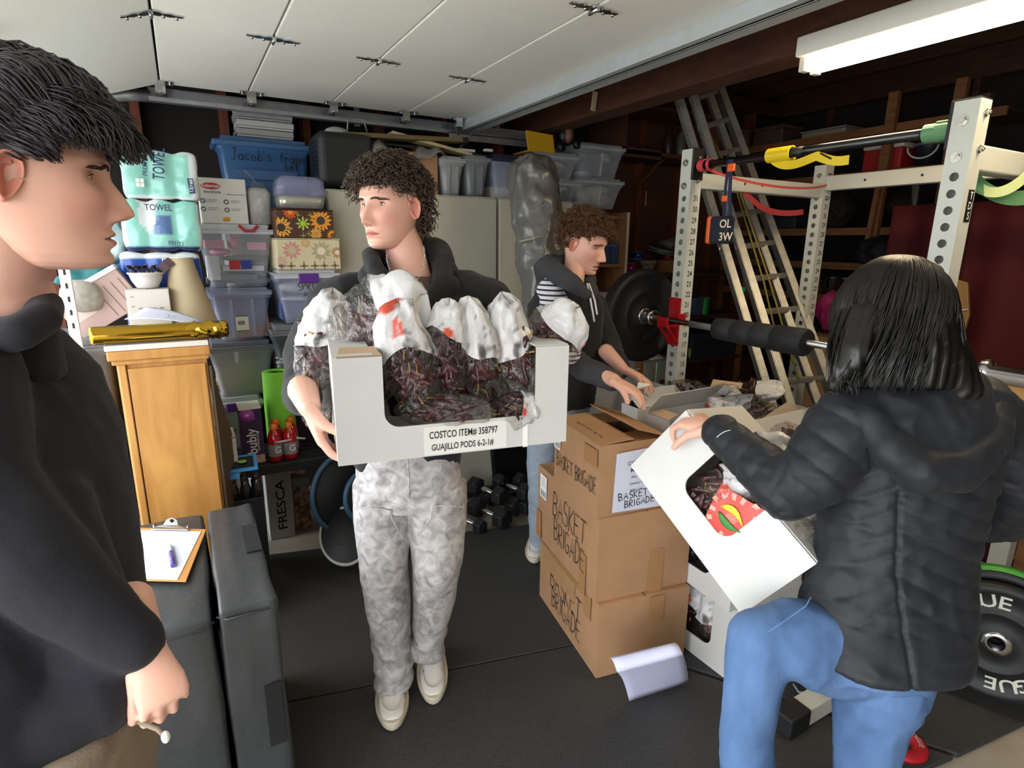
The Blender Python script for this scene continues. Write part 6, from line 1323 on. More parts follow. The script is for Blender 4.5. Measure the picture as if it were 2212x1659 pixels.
mb = MB(); mb.poly([(a[0]+.016, YG-.056, zt4-.0165), (a[1]-.022, YG-.056, zt4-.018), (a[1]-.018, YG+.03, zt4-.0015), (a[0]+.022, YG+.03, zt4-.0015)], .001, (0, -.15, 1)); pl_ = mb.build('picture_panel', m_case, tp); mb = MB(); mb.sphere(((a[0]+a[1])/2, YG-.01, zt4-.006), (.018, .02, .002), 12, 6); mb.build('lime_print', M('lime_ink', '#8fbf4a', .5), pl_)
mb = MB(); mb.box((a[0], YG-.078, zt4-.05), (a[0]+.045, YG-.074, zt4-.028)); mb.build('blue_flap', M('azure_card', '#3b8fd0'), t)
yF = P(600, 1165, z=0).y; a = ry(577, 1006, 632, 1165, yF)
t, W, h, D = carton2('soda_carton', 'silver grey soda carton standing upright with black vertical lettering', a[0], a[1], .001, a[3], yF, .13, M('silver_card', '#b7babb', .4, var=.08, vscale=20))
ltext(t, 'FRESCA', W*.12, h*.46, D, .062, BLK, rot=PI/2, eps=.001, fit=h*.68)
mb = MB(); mb.box((-W-.001, -D/2-.0012, h-.022), (W+.001, -D/2+.002, h+.002)); mb.build('aqua_band', M('aqua_card', '#9ccfc8', .5), t, local=True); mb = MB(); mb.box((-W*.8, -D/2-.0016, h-.016), (W*.85, -D/2-.0008, h-.006)); mb.build('print_strip', m_label, t, local=True)
a = ry(636, 1032, 671, 1145, yF+.06)
t, W, h, D = carton2('drink_carton', 'brown and white patterned carton beside the silver soda carton', a[0], a[1], .001, a[3], yF+.06, .12, M('brown_print_card', '#7a4a36', .55, col2='#b09484', vscale=30, sharp=True))
lpatch(t, -W, W, h*.86, h, D, M('grey_card', '#97989a'))
# ---- black tubs with blue rims, round trampoline
m_brim = M('steel_blue_rim', '#35566f', .5)
def blue_tub(c, axis, R, lab, r=.012):
    t = Tm('exercise_disc', lab, 'exercise trampoline', c-ZZ*R); mb = MB(); mb.torus(c, axis, R, r, 48, 10); mb.build('blue_rim', m_brim, t)
    mb = MB(); mb.lathe([(0, .004), (R*.96, .003), (R*.96, -.003), (0, -.004)], c, axis, 40, False, False); mb.build('black_surface', M('black_mesh', '#0d0e10', .7), t)
blue_tub(P(748, 1062, y=2.60), (.45, -1, .18), .185, 'large round black disc with steel blue rim leaning by the low shelf')
blue_tub(P(790, 1070, y=2.52), (.45, -1, .18), .115, 'smaller black disc with steel blue rim in front of the large one')
c = P(745, 1158, y=2.46); t = Tm('balance_board', 'tilted black round balance disc with pale rim standing on the mat', 'balance board', (c.x, c.y, .018))
ax_ = Vector((-.25, -.55, .8)); c.z = max(c.z, .13); mb = MB(); mb.lathe([(0, -.012), (.135, -.012), (.145, 0), (.135, .010), (0, .012)], c, ax_, 40, False, False, sx=.75); mb.build('disc', M('black_pad', '#101112', .6), t); mb = MB(); mb.torus(c+ax_.normalized()*.006, ax_, .143, .008, 44, 8, sx=.75); mb.build('pale_rim', M('pale_rim', '#a7a8a4', .5), t)
mb = MB(); mb.lathe([(.07, -.12), (.06, -.10), (.05, -.01)], c, (0, -.2, 1), 24); mb.build('base', m_blk, t)
# ---- dumbbells
m_hex = M('hex_rubber', '#17181b', .5, spec=.5)
def dumbbell(sz):
    t = Tm('dumbbell', 'x', 'dumbbell', (0, 0, 0), group='black hex dumbbells in a row')
    R = .052*sz; L = .055*sz; G_ = .062
    for s in (-1, 1):
        mb = MB(); rg = []
        for y, k in ((s*G_, .72), (s*(G_+.012), 1), (s*(G_+L), 1), (s*(G_+L+.012), .8)): rg.append([(R*k*math.cos(PI/6+j*PI/3), y, R*.87+R*k*math.sin(PI/6+j*PI/3)) for j in range(6)])
        if s < 0: rg = rg
        mb.rings(rg, smooth=False); mb.build('hex_head', m_hex, t, bevel=.003, seg=1, local=True)
    mb = MB(); mb.lathe([(.012, -G_-.004), (.013, -.045), (.0165, -.02), (.0165, .02), (.013, .045), (.012, G_+.004)], (0, 0, R*.87), (0, 1, 0), 18); mb.build('chrome_handle', m_steel, t, local=True); return t
dpos = [((1060, 1118), 1.15, 'near'), ((1086, 1092), 1.15, 'near'), ((1113, 1090), 1.2, 'near'), ((1015, 1130), .8, 'small'), ((1140, 1085), 1.2, 'far')]
protos = {}
dl = ['largest hex dumbbell beside the grey jeans, nearest the mat', 'hex dumbbell second from the grey jeans in the row', 'hex dumbbell in the middle of the row by the black bin', 'small bluish hex dumbbell tucked beside the grey jeans', 'hex dumbbell at the cardboard end of the row']
for i, ((px, py), sz, _) in enumerate(dpos):
    q = P(px, py, z=.05); o = dumbbell(sz); m_ = Matrix.Translation((q.x, q.y+.02, .019)) @ Matrix.Rotation(math.radians(18), 4, 'Z'); o.matrix_world = m_; WMX[o] = m_; o['label'] = dl[i]
for i, (px, py) in enumerate(((1060, 1075), (1115, 1068), (1160, 1065))):
    q = P(px, py, z=.13); o = dumbbell(1.05); m_ = Matrix.Translation((q.x, q.y+.04, .110)) @ Matrix.Rotation(math.radians(18), 4, 'Z'); o.matrix_world = m_; WMX[o] = m_; o['label'] = ['hex dumbbell of the upper row nearest the grey jeans', 'middle hex dumbbell of the upper row against the black bin', 'hex dumbbell of the upper row nearest the cardboard boxes'][i]
# binder box, wooden leg, black bin behind
q = P(1005, 1055, z=0); t, W, h, D = carton2('file_box', 'white and navy file box on the concrete beside the dumbbells', q.x-.06, q.x+.05, .001, P(1005, 1008, y=q.y).z, q.y, .22, M('white_print_card', '#dcd9d2'), rz=.3)
mb = MB(); mb.box((W*.35, -D/2-.001, .002), (W+.002, D/2, h+.001)); mb.build('navy_side', M('navy_card', '#26364a', .5), t, bevel=.002, local=True)
for i in range(3): lpatch(t, -W*(.8-.3*i), -W*(.65-.3*i), h*.15, h*.8, D, m_grey, 'print_line')
q = P(1045, 1056, z=0); t = Tm('wooden_chair', 'orange-brown curved wooden chair leg beside the black bin', 'chair', q); mb = MB(); zt5 = P(1035, 970, y=q.y).z
mb.tube([(q.x+.005, q.y, 0), (q.x-.008, q.y, zt5*.5), (q.x+.004, q.y, zt5*.8), (q.x+.0, q.y, .42)], [.017, .016, .019, .022], 4); mb.build('leg', M('cherry_wood', '#a8622a', .4, var=.15, vscale=10), t)
mb = MB(); mb.box((q.x-.03, q.y-.03, .42), (q.x+.03, q.y+.12, .45)); mb.build('seat', M('cherry_wood', '#a8622a'), t, bevel=.008)
for dx_2, dy_2 in ((0, .10),): mb = MB(); mb.tube([(q.x+dx_2, q.y+dy_2, 0), (q.x+dx_2, q.y+dy_2, .42)], [.014, .018], 4); mb.build('leg', M('cherry_wood', '#a8622a'), t)
q = P(1100, 1058, z=.02); t = tote('black_bin', 'tall black plastic bin behind the dumbbells', P(1058, 1000, y=q.y).x, P(1150, 1000, y=q.y).x+.12, .001, .415, q.y-.03, .2, M('black_bin_plastic', '#0f1012', .4, spec=.5), None, .03)
# ================================================================ SHELVES AND CLUTTER AT THE FAR END AND RIGHT
m_ply = M('plywood', '#8a5f38', .65, col2='#6d4626', vscale=4, stretch=(4, 4, 1), wood=1.0)
def board_y(x0, x1, y0, y1, z, th=.02): 
    mb = MB(); mb.box((x0, y0, z-th), (x1, y1, z)); return mb
# open plywood bookshelf beside the far boy
Y = 3.0; x0, x1 = P(1245, 600, y=Y).x, P(1345, 600, y=Y).x+.03; zt = P(1340, 458, y=Y).z
t = Tm('bookshelf', 'open plywood bookshelf with pale front edges behind the far boy', 'bookshelf', ((x0+x1)/2, Y+.14, 0))
for a, b in ((x0, x0+.018), (x1-.018, x1)): mb = MB(); mb.box((a, Y, 0), (b, Y+.30, zt)); s_ = mb.build('side_panel', m_ply, t); mb = MB(); mb.box((a, Y-.003, 0), (b, Y, zt)); mb.build('edge_strip', M('pale_edge', '#b5aa94', .6), s_)
mb = MB(); mb.box((x0, Y+.29, 0), (x1, Y+.30, zt)); mb.build('back_panel', m_ply, t)
zs = [P(1320, py, y=Y).z for py in (466, 570, 665, 762, 860, 960)]
for z in zs: board_y(x0+.018, x1-.018, Y+.005, Y+.29, z).build('shelf_board', m_ply, t)
its = [(1322, 1342, 525, 568, '#3c5a8c', 'blue speckled tin on the upper bookshelf level'), (1300, 1316, 530, 568, '#2a3a52', 'dark blue carton beside the speckled tin'), (1292, 1318, 588, 622, '#9a8f8a', 'pale carton on the second bookshelf level'), (1300, 1322, 630, 664, '#2c3a34', 'dark green pot on the second bookshelf level'), (1302, 1328, 735, 762, '#3a302a', 'dark box on the lower bookshelf level')]
for i, (a, b, c, d, col, lb) in enumerate(its):
    xa, xb = P(a, d, y=Y+.05).x, P(b, d, y=Y+.05).x; z0_ = min(zs, key=lambda z: abs(z-P(a, d, y=Y+.05).z))+.001; h_ = abs(P(a, c, y=Y).z-P(a, d, y=Y).z)
    if i in (0, 3):
        t = Tm('storage_tin', lb, 'tin', ((xa+xb)/2, Y+.1, z0_)); r = (xb-xa)/2; mb = MB(); mb.lathe([(r*.9, 0), (r, .005), (r*.96, h_*.85), (r, h_*.86), (r, h_)], ((xa+xb)/2, Y+.1, z0_), n=20); mb.build('tin_body', M('tin%d' % i, col, .5, var=.4, vscale=50), t); mb = MB(); mb.torus(((xa+xb)/2, Y+.1, z0_+h_*.86), (0, 0, 1), r, .003, 20, 5); mb.build('rim', M('tin%d' % i, col), t)
    else: carton2('small_carton', lb, xa, xb, z0_, z0_+h_, Y+.04, .12, M('carton_%d' % i, col, .6))
lump('crumpled_bag', 'crumpled cream bag on the lower bookshelf level', 'bag', Vector((P(1312, 680, y=Y+.06).x, Y+.08, zs[3]+.055)), (.06, .05, .04), M('cream_bag', '#a79f8c', .7), 8, .012)
# brown partition cabinet hanging by the ladder
q0, q1 = P(1345, 235, x=2.75), P(1435, 345, x=2.75)
t = Tm('wall_cupboard', 'dark brown plywood cupboard hung behind the ladder', 'cupboard', (2.9, 3.2, q1.z)); m_dp = M('dark_plywood', '#5a3620', .7, col2='#452817', vscale=3, stretch=(1, 3, 3), wood=.8)
xa, xb = P(1350, 300, y=3.2).x, P(1560, 300, y=3.2).x; za, zb2 = P(1440, 340, y=3.2).z, 2.62
for lo, hi, nm in (((xa, 3.2, za), (xa+.02, 3.6, zb2), 'side_panel'), ((xb-.02, 3.2, za), (xb, 3.6, zb2), 'side_panel'), ((xa+.02, 3.2, za), (xb-.02, 3.6, za+.025), 'bottom_board'), ((xa+.02, 3.58, za+.025), (xb-.02, 3.6, zb2), 'back_board'), ((xa+.02, 3.2, (za+zb2)/2+.05), (xb-.02, 3.58, (za+zb2)/2+.07), 'shelf_board'), ((xa, 3.2, za-.02), (xa+.33, 3.22, za+.04), 'front_rail')):
    mb = MB(); mb.box(lo, hi); mb.build(nm, m_dp, t)
mb = MB(); mb.beam(P(1375, 400, y=3.3), P(1430, 345, y=3.3), .03, .02); mb.build('brace', m_dp, t)
mb = MB(); mb.box((2.10, 3.58, .0), (4.7, 3.61, za)); mb.build('wall_board', m_dp, ws)
for i, (px, lb, col) in enumerate(((1443, 'dark red bottle in the hanging cupboard', '#3c2026'), (1470, 'pale grey jar in the hanging cupboard behind the ladder', '#5a5854'))):
    c = P(px, 330, y=3.35); c.z = za+.026; t = Tm('storage_jar', lb, 'jar', c); mb = MB(); mb.lathe([(.035, 0), (.04, .01), (.04, .14), (.02, .17), (.02, .19)], c, n=20); mb.build('jar_body', M('jar%d' % i, col, .4), t); mb = MB(); mb.cyl(c+ZZ*.19, c+ZZ*.205, .022, n=16); mb.build('lid', m_blk, t)
for i, (px, z_) in enumerate(((1395, 430), (1385, 385))):
    c = P(px, z_, y=3.55); mb = MB(); mb.tube([c+ZZ*.06, c, c-ZZ*.05], .003, 5); thing_mesh(mb, 'hanging_cord', m_label, ('thin white cord hanging on the brown boards, lower one', 'thin white cord hanging on the brown boards, upper one')[i], 'cord')
# shelf of ribbon spools on the side wall
Y = 3.12; xa, xb = P(1346, 600, y=Y).x, P(1500, 600, y=Y).x
spl = [P(1400, py, y=Y).z for py in (592, 690, 790, 905)]
t = Tm('side_shelf', 'dark timber shelves of ribbon spools behind the bumper plate', 'shelf', ((xa+xb)/2, Y+.2, 0))
for z in spl: board_y(xa, xb+.6, Y, Y+.42, z, .022).build('shelf_board', m_woodd, t)
for x in (xa, xb+.58): mb = MB(); mb.box((x, Y+.0, 0), (x+.035, Y+.035, spl[0]+.0)); mb.build('upright', m_wood, t)
def spool(px, py, r, h, col, lb, ax=(0, 0, 1), Yy=None, z=None):
    c = P(px, py, y=Yy or Y+.08); c.z = z if z is not None else c.z; t = Tm('ribbon_spool', lb, 'spool', c, group=None); mb = MB(); A3 = Vector(ax)
    mb.lathe([(r*.3, .003), (r*.9, .003), (r*.9, h-.003), (r*.3, h-.003)], c, A3, 28); mb.build('ribbon_winding', M('foil_'+col[1:], col, .25, metal=.4, spec=.7), t)
    for z_ in (0, h-.003): mb = MB(); mb.lathe([(r*.25, 0), (r, 0), (r, .003), (r*.25, .003)], c+A3.normalized()*z_, A3, 28); mb.build('flange', M('spool_flange', '#8a8d90', .4), t)
z0_ = spl[0]+.001
spool(1362, 590, .032, .075, '#a81c6c', 'tall magenta ribbon spool at the left of the spool shelf', z=z0_)
t = Tm('paper_tub', 'cream patterned paper tub on the spool shelf', 'tub', (P(1398, 590, y=Y+.08).x, Y+.08, z0_)); c = t.location.copy()
mb = MB(); mb.lathe([(.040, 0), (.048, .05), (.052, .07), (.058, .072), (.060, .085), (.052, .09)], c, n=28); mb.build('tub_body', M('cream_spots', '#a79f8c', .6, col2='#5a5248', vscale=60, sharp=True), t); mb = MB(); mb.torus(c+ZZ*.085, (0, 0, 1), .058, .004, 28, 6); mb.build('rim', M('cream_rim', '#b5ad9a', .5), t)
spool(1378, 548, .04, .05, '#1c3f9a', 'blue foil ribbon spool above the cream tub', z=z0_+.10); spool(1442, 548, .042, .04, '#a01824', 'red foil ribbon spool right of the cream tub', z=z0_+.10)
spool(1425, 540, .105, .02, '#1f6a30', 'flat green ribbon disc on top of the foil spools', ax=(.1, -.25, 1), z=z0_+.155)
carton2('small_carton', 'brown carton carrying the ribbon spools', P(1420, 590, y=Y+.06).x, P(1475, 590, y=Y+.06).x, z0_, z0_+.09, Y+.05, .2, m_ply); carton2('small_carton', 'low brown carton behind the magenta spool', P(1368, 590, y=Y+.2).x, P(1400, 590, y=Y+.2).x, z0_, z0_+.095, Y+.2, .15, m_ply)
lump('plastic_bag', 'clear grey plastic bag sprawled on top of the spool shelf', 'bag', Vector((P(1462, 520, y=Y+.2).x, Y+.2, z0_+.20)), (.16, .08, .05), M('grey_bag_film2', '#5c5852', .35, spec=.6), 12, .02)
pt = [(1358, 655, '#3c3a38', 'grey pail under the magenta spool'), (1500, 640, '#3f4a5c', 'slate blue folded fabric box right of the bumper plate')]
for i, (px, py, col, lb) in enumerate(pt):
    c = P(px, py, y=Y+.1); z1_ = spl[1]+.001; carton2('fabric_box', lb, c.x-.05, c.x+.05+.04*i, z1_, z1_+.13, Y+.03, .2, M('fab%d' % i, col, .8), lidline=.8)
carton2('storage_bin', 'dark grey drawer box behind the left rack post', P(1500, 760, y=Y).x, P(1590, 760, y=Y).x, spl[2]+.001, spl[2]+.20, Y+.02, .3, M('dk_drawer', '#2c2f38', .5), lidline=.8)
for a, b, c_, lb in ((1515, 1550, '#1f8a3a', 'bright green cylinder between the rack posts'), (1500, 1530, '#8fbf6a', 'green and white labelled bottle below the green cylinder')):
    k = 0 if a == 1515 else 1; z_ = spl[1]+.001 if k == 0 else spl[2]+.001; cx_ = P((a+b)/2, 700, y=Y-.02).x; t = Tm('canister', lb, 'canister', (cx_, Y+.05, z_)); mb = MB(); mb.lathe([(.034, 0), (.036, .004), (.036, .12), (.034, .124)] if k == 0 else [(.03, 0), (.03, .08), (.012, .10), (.012, .12)], (cx_, Y+.05, z_), n=24); mb.build('canister_body', M('can'+c_[1:], c_, .5), t); mb = MB(); mb.cyl((cx_, Y+.05, z_+.124-.004*k), (cx_, Y+.05, z_+.134), .036 if k == 0 else .014, n=20); mb.build('cap', m_ws if k else M('can'+c_[1:], c_), t)
t, W, h, D = carton2('filing_cabinet', 'small grey metal filing cabinet under the bumper plate', P(1392, 820, y=2.75).x, P(1462, 820, y=2.75).x, .001, P(1425, 780, y=2.75).z, 2.75, .3, M('grey_enamel', '#7c817c', .45), cat='cabinet')
for k in range(3): mb = MB(); mb.box((-W*.9, -D/2-.008, h*(.68-.3*k)), (W*.9, -D/2, h*(.95-.3*k))); dw = mb.build('drawer', M('grey_enamel', '#7c817c'), t, local=True, bevel=.003); mb = MB(); mb.box((-.02, -D/2-.012, h*(.80-.3*k)), (.025, -D/2-.008, h*(.84-.3*k))); mb.build('label_holder', m_seam, dw, local=True)
mb = MB(); p = P(1418, 800, y=2.7); mb.tube([p+ZZ*.05, p, p-ZZ*.10], .004, 6); thing_mesh(mb, 'glass_straw', M('mint_glass', '#9ad0bf', .1, spec=.8), 'thin mint green tube hanging in front of the grey filing cabinet', 'tube')
lump('plastic_bag', 'white plastic bag slumped on the grey filing cabinet', 'bag', P(1410, 785, y=2.85), (.09, .06, .05), M('white_bag_film', '#b9b8b4', .3, spec=.6), 15, .015)
mb = MB(); xx = P(1380, 800, y=2.62).x; mb.box((xx-.018, 2.6, 0), (xx+.018, 2.64, P(1380, 768, y=2.62).z)); thing_mesh(mb, 'timber_post', m_wood, 'reddish timber post standing behind the far boy\'s hands', 'post', bevel=.002)
# ---------------- far end shelving (behind the rack)
XE = 4.15
def ex(px, py, x=XE): return P(px, py, x=x)
t = Tm('end_shelving', 'rough timber shelving across the far end wall', 'shelf', (XE+.2, 1.9, 0))
zE = [ex(1850, py).z for py in (280, 372, 492, 568, 642, 760)]
yl, yr = ex(1560, 500).y, ex(2040, 500).y
for i, z in enumerate(zE): mb = MB(); mb.box((XE, yr-.2 if i < 2 else yr, z-.05), (XE+.02, yl, z)); mb.build('shelf_rail', m_wood, t); mb = MB(); mb.box((XE+.02, yr-.2 if i < 2 else yr, z-.018), (XE+.5, yl, z)); mb.build('shelf_board', m_woodd, t)
for px in (1570, 1895, 2030): y_ = ex(px, 480).y; mb = MB(); mb.box((XE-.04, y_-.03, 0), (XE, y_+.03, 2.5)); mb.build('upright', m_wood, t)
mb = MB(); mb.beam(ex(1905, 380, XE-.05), ex(1868, 560, XE-.05), .05, .03); mb.build('brace', m_wood, t)
def ebox(px0, px1, lvl, h, col, lb, nm='storage_carton', lid=None, cat='box', dx=.03):
    y0_, y1_ = ex(px1, 500).y, ex(px0, 500).y; z_ = zE[lvl]+.001; c = Vector((XE+dx+.13, (y0_+y1_)/2, z_)); t = Tm(nm, lb, cat, c); m_ = M('e'+col[1:], col, .6)
    mb = MB(); mb.box((XE+dx, y0_, z_), (XE+dx+.26, y1_, z_+h*.8)); mb.build('box_body', m_, t, bevel=.012); mb = MB(); mb.box((XE+dx-.006, y0_-.006, z_+h*.8), (XE+dx+.266, y1_+.006, z_+h)); mb.build('lid', M('e'+(lid or col)[1:], lid or col, .6), t, bevel=.012)
ebox(1835, 1915, 1, .17, '#a01c26', 'red cooler with white lid on the upper end shelf', 'cooler_box', '#c9c0b4', 'cooler')
ebox(1600, 1660, 0, .14, '#4a3a30', 'dark brown carton on the topmost end shelf'); ebox(1700, 1790, 0, .05, '#8a8272', 'pale flat carton on the topmost end shelf'); ebox(1540, 1575, 0, .16, '#7a5a48', 'tan carton by the ladder top on the topmost end shelf')
ebox(1660, 1710, 2, .12, '#23262c', 'black carton behind the far rear post'); ebox(1600, 1650, 3, .16, '#3a3230', 'brown-black carton beside the ladder on the end shelf'); ebox(1590, 1640, 4, .16, '#40262c', 'dark red carton on the end shelf beside the ladder')
ebox(1735, 1775, 4, .10, '#5a4a3a', 'brown carton left of the steel pots'); ebox(1940, 2000, 3, .2, '#2a2c30', 'charcoal carton behind the woman\'s head')
c = ex(1982, 350); t = Tm('storage_pail', 'black pail with white curved handle on the upper end shelf', 'pail', Vector((XE+.12, c.y, zE[1]))); cc = Vector((XE+.12, c.y, zE[1]+.001)); mb = MB(); mb.lathe([(.07, 0), (.085, .12), (.088, .125), (.085, .13)], cc, n=28); mb.build('pail_body', M('pail_navy', '#20242e', .4), t); mb = MB(); mb.tube([cc+Vector((-.088, .09*math.cos(a), .12-.07*math.sin(a))) for a in [i*PI/12 for i in range(13)]], .006, 6); mb.build('handle', m_ws, t); mb = MB(); mb.lathe([(.085, .13), (.08, .15), (.03, .165)], cc, n=28); mb.build('lid', M('pail_lid', '#6d7076', .4), t)
for i, (px, r) in enumerate(((1795, .055), (1822, .05))):
    c = ex(px, 620, XE+.08); cc = Vector((XE+.09, c.y, zE[4]+.001)); t = Tm('steel_pot', ('polished steel pot with black lid on the end shelf', 'smaller steel pot right of the first on the end shelf')[i], 'pot', cc); mb = MB(); mb.lathe([(r*.9, 0), (r, .006), (r, .12), (r*1.03, .122)], cc, n=28); mb.build('pot_body', m_steel, t); mb = MB(); mb.lathe([(r*1.03, .122), (r*.9, .135), (r*.3, .145), (r*.2, .16)], cc, n=28); mb.build('lid', m_blk, t)
lump('black_duffel', 'large black duffel bag bulging off the end shelf above the woman', 'bag', ex(1915, 545, 3.95), (.14, .20, .085), M('black_bag_cloth', '#0e0e10', .7), 21, .02)
lump('black_duffel', 'dark rounded bundle on the end shelf left of the leaning brace', 'bag', ex(1800, 455, 4.25), (.12, .14, .12), M('dark_bundle', '#17120f', .85), 22, .02)
lump('black_duffel', 'dark brown cushion on the end shelf right of the leaning brace', 'bag', ex(1960, 445, 4.25), (.1, .12, .08), M('dark_bundle2', '#1c140e', .85), 23, .015)
lump('pink_bag', 'magenta shopping bag beside the woman\'s hair', 'bag', ex(1805, 672, 3.85), (.08, .13, .13), M('magenta_bag', '#b02a6c', .45), 24, .02)
lump('plastic_bag', 'white and red plastic bag left of the magenta bag', 'bag', ex(1752, 665, 3.9), (.06, .07, .06), M('white_red_bag', '#b0a59c', .4), 25, .015)
t = Tm('cardboard_carton', 'brown cardboard carton under the magenta bag', 'box', ex(1790, 740, 3.9)); c = ex(1800, 735, 3.85); zc = .001; mb = MB(); mb.box((3.72, c.y-.18, zc), (4.05, c.y+.16, c.z+.03)); mb.build('box_body', m_card, t, bevel=.003); mb = MB(); mb.box((3.72, c.y-.18, c.z+.031), (3.88, c.y+.16, c.z+.034)); mb.build('top_flap', m_card, t)
mb = MB(); mb.tube([ex(1860, 590, 3.9), ex(1840, 630, 3.88), ex(1825, 660, 3.86)], .006, 6); thing_mesh(mb, 'white_rod', m_label, 'thin white rod leaning beside the steel pots', 'rod')
mb = MB(); c = ex(1970, 462, 3.9); mb.tube([c, c+Vector((0, -.01, -.03)), c+Vector((0, .02, -.06))], .007, 6); thing_mesh(mb, 'yellow_tie', M('yellow_tie', '#d9c22a', .5), 'small bright yellow tie hanging on the dark bag above the woman', 'tie')
t = Tm('grey_easel', 'grey folded tripod leaning before the end shelf', 'tripod', ex(1975, 520, 3.95))
for a_, b_ in (((1985, 375), (1965, 520)), ((1975, 380), (1975, 520))): mb = MB(); mb.tube([ex(*a_, 3.95), ex(*b_, 3.95)], .014, 8); mb.build('leg', M('dull_grey', '#55554f', .5), t)
# ---------------- right hand side: red curtain, timber, bench clutter
m_curt = M('deep_red_cloth', '#5a1012', .85, var=.15, vscale=6)
def curt(u, v): y = 2.02-2.2*u; return Vector((3.75+.035*math.sin(u*38)+.02*math.sin(u*17+1), y, .55+1.22*v))
mb = MB(); mb.grid(curt, 120, 10); thing_mesh(mb, 'red_curtain', m_curt, 'deep red cloth hanging at the far right behind the woman', 'curtain', solid=.004)
yb_ = P(2060, 600, x=3.62).y
for i, (a_, lb) in enumerate(((2045, 'dark brown timber post left of the red curtain'),)): y_ = P(a_, 600, x=3.7).y; mb = MB(); mb.box((3.68, y_-.05, 0), (3.73, y_+.08, 2.3)); thing_mesh(mb, 'timber_post', m_woodd, lb, 'post', bevel=.002)
t = Tm('wooden_paddle', 'curved honey-coloured wooden paddle in front of the red curtain', 'paddle', P(2065, 720, x=3.55)); pts = [P(px, py, x=3.55) for px, py in ((2055, 600), (2090, 610), (2093, 680), (2078, 735), (2058, 750), (2062, 690), (2068, 640))]
mb = MB(); mb.poly(pts, .02, (-1, 0, 0)); mb.build('blade', M('honey_wood', '#9c7440', .5), t, bevel=.003); mb = MB(); mb.cyl(pts[4], (pts[4].x, pts[4].y, .0), .015, n=10); mb.build('handle', M('honey_wood', '#9c7440'), t); mb = MB(); mb.tube([P(2058, 672, x=3.54), P(2092, 668, x=3.54)], .004, 6); mb.build('binding', m_ws, t)
XR = 2.55; zr = P(2190, 832, x=XR).z
t = Tm('work_bench', 'pale timber bench edge at the right of the rack', 'bench', (XR+.3, .6, 0)); y0_, y1_ = .0, P(2172, 840, x=XR).y
mb = MB(); mb.box((XR, y0_, zr-.07), (XR+.5, y1_, zr)); mb.build('bench_top', M('pine_board', '#b9935c', .5, col2='#a37c46', vscale=4, stretch=(6, 1, 6)), t, bevel=.004)
for yy in (y0_+.05, y1_-.05): mb = MB(); mb.box((XR+.4, yy-.03, 0), (XR+.46, yy+.03, zr-.07)); mb.build('leg', m_wood, t)
for i, lb in enumerate(('lowest magazine in the pile on the bench', 'middle magazine in the pile on the bench', 'topmost curled magazine in the pile on the bench')):
    z = zr+.012+i*.024; yc = P(2200, 790, x=XR+.05).y; mb = MB(); mb.grid(lambda u, v: Vector((XR+.03+.2*v, y1_-.02-.02*i-.22*u, z+.012*math.sin(PI*u+i))), 8, 3); thing_mesh(mb, 'magazine', M('magazine_print%d' % i, '#b9b5b8', .4, col2='#4a4650', vscale=40, sharp=True), lb, 'magazine', solid=.008, group='magazines on the bench')
a = [P(2165, 905, x=XR+.02).y, P(2150, 1150, x=XR+.6).y]
t = tote('clear_bin', 'clear bin of grey things under the bench edge', XR+.05, XR+.38, .62, zr-.075, .25, .35, m_clear, None, .02, contents=[('contents', M('grey_contents', '#6a6668', .7), [(.1, .9, .1, .7, 's')])])
mb = MB(); mb.box((XR+.03, .2, .58), (XR+.5, .65, .615)); thing_mesh(mb, 'under_shelf', m_wood, 'timber board carrying the clear bin below the bench', 'shelf', bevel=.002)
c = P(2130, 1165, x=3.3); t, W, h, D = carton2('pink_carton', 'dusty pink carton behind the rear rack post', c.x-.2, c.x+.25, c.z-.10, c.z+.12, c.y-.05, .25, M('dusty_rose', '#8a4a5c', .7)); 
carton2('tan_carton', 'tan carton under the dusty pink one behind the rear post', c.x-.24, c.x+.28, .001, c.z-.102, c.y-.07, .3, M('tan_rose', '#a87a66', .7), lidline=.85)
# floor odds and ends by the rack foot
c = P(1745, 1482, z=.03); t = Tm('coiled_cord', 'pale blue coiled cord on the floor by the rack foot', 'cord', c); mb = MB(); mb.tube([P(1714, 1478, z=.03), P(1725, 1495, z=.03), P(1760, 1500, z=.035), P(1800, 1497, z=.03), P(1830, 1480, z=.03)], .004, 6); mb.build('cord', M('pale_blue_cord', '#8fa6bd', .5), t)
t = Tm('black_case', 'flat black case with yellow insert beside the rack foot', 'case', c+Vector((.15, .2, 0))); q = P(1775, 1478, z=.03); mb = MB(); mb.obox(q+Vector((.05, .04, .005)), HR*.10, HF*.05, ZZ*.012); mb.build('case_body', m_case, t, bevel=.004); mb = MB(); mb.obox(q+Vector((.06, .03, .020)), HR*.04, HF*.02, ZZ*.003); mb.build('yellow_insert', M('lime_yellow', '#b9c22a', .5), t)
# ================================================================ PEOPLE
J = lambda px, py, d: P(px, py, d=d)
m_skin = M('skin', '#e0a98c', .48, attr='Col', sss=.12, bump=.12, bscale=260, spec=.4, bdist=.0006)
SK = np.array(srgb('#e3b09b')); 
PRF = [(-.122, .040, .012, .012), (-.1205, .060, .006, .024), (-.117, .073, -.004, .034), (-.111, .082, -.014, .042), (-.100, .0865, -.030, .050), (-.085, .087, -.048, .0565), (-.065, .0875, -.064, .0625), (-.045, .089, -.078, .068), (-.025, .0885, -.088, .0725), (0, .086, -.097, .0755), (.02, .089, -.101, .0765), (.045, .0865, -.101, .0745), (.07, .078, -.095, .067), (.092, .062, -.082, .054), (.107, .041, -.062, .037), (.1155, .018, -.040, .019), (.118, -.005, -.018, .004)]
def _itp(z, k):
    return np.interp(z, [p[0] for p in PRF], [p[k] for p in PRF])
def gs(d, s): return np.exp(-(d/s)**2/2)
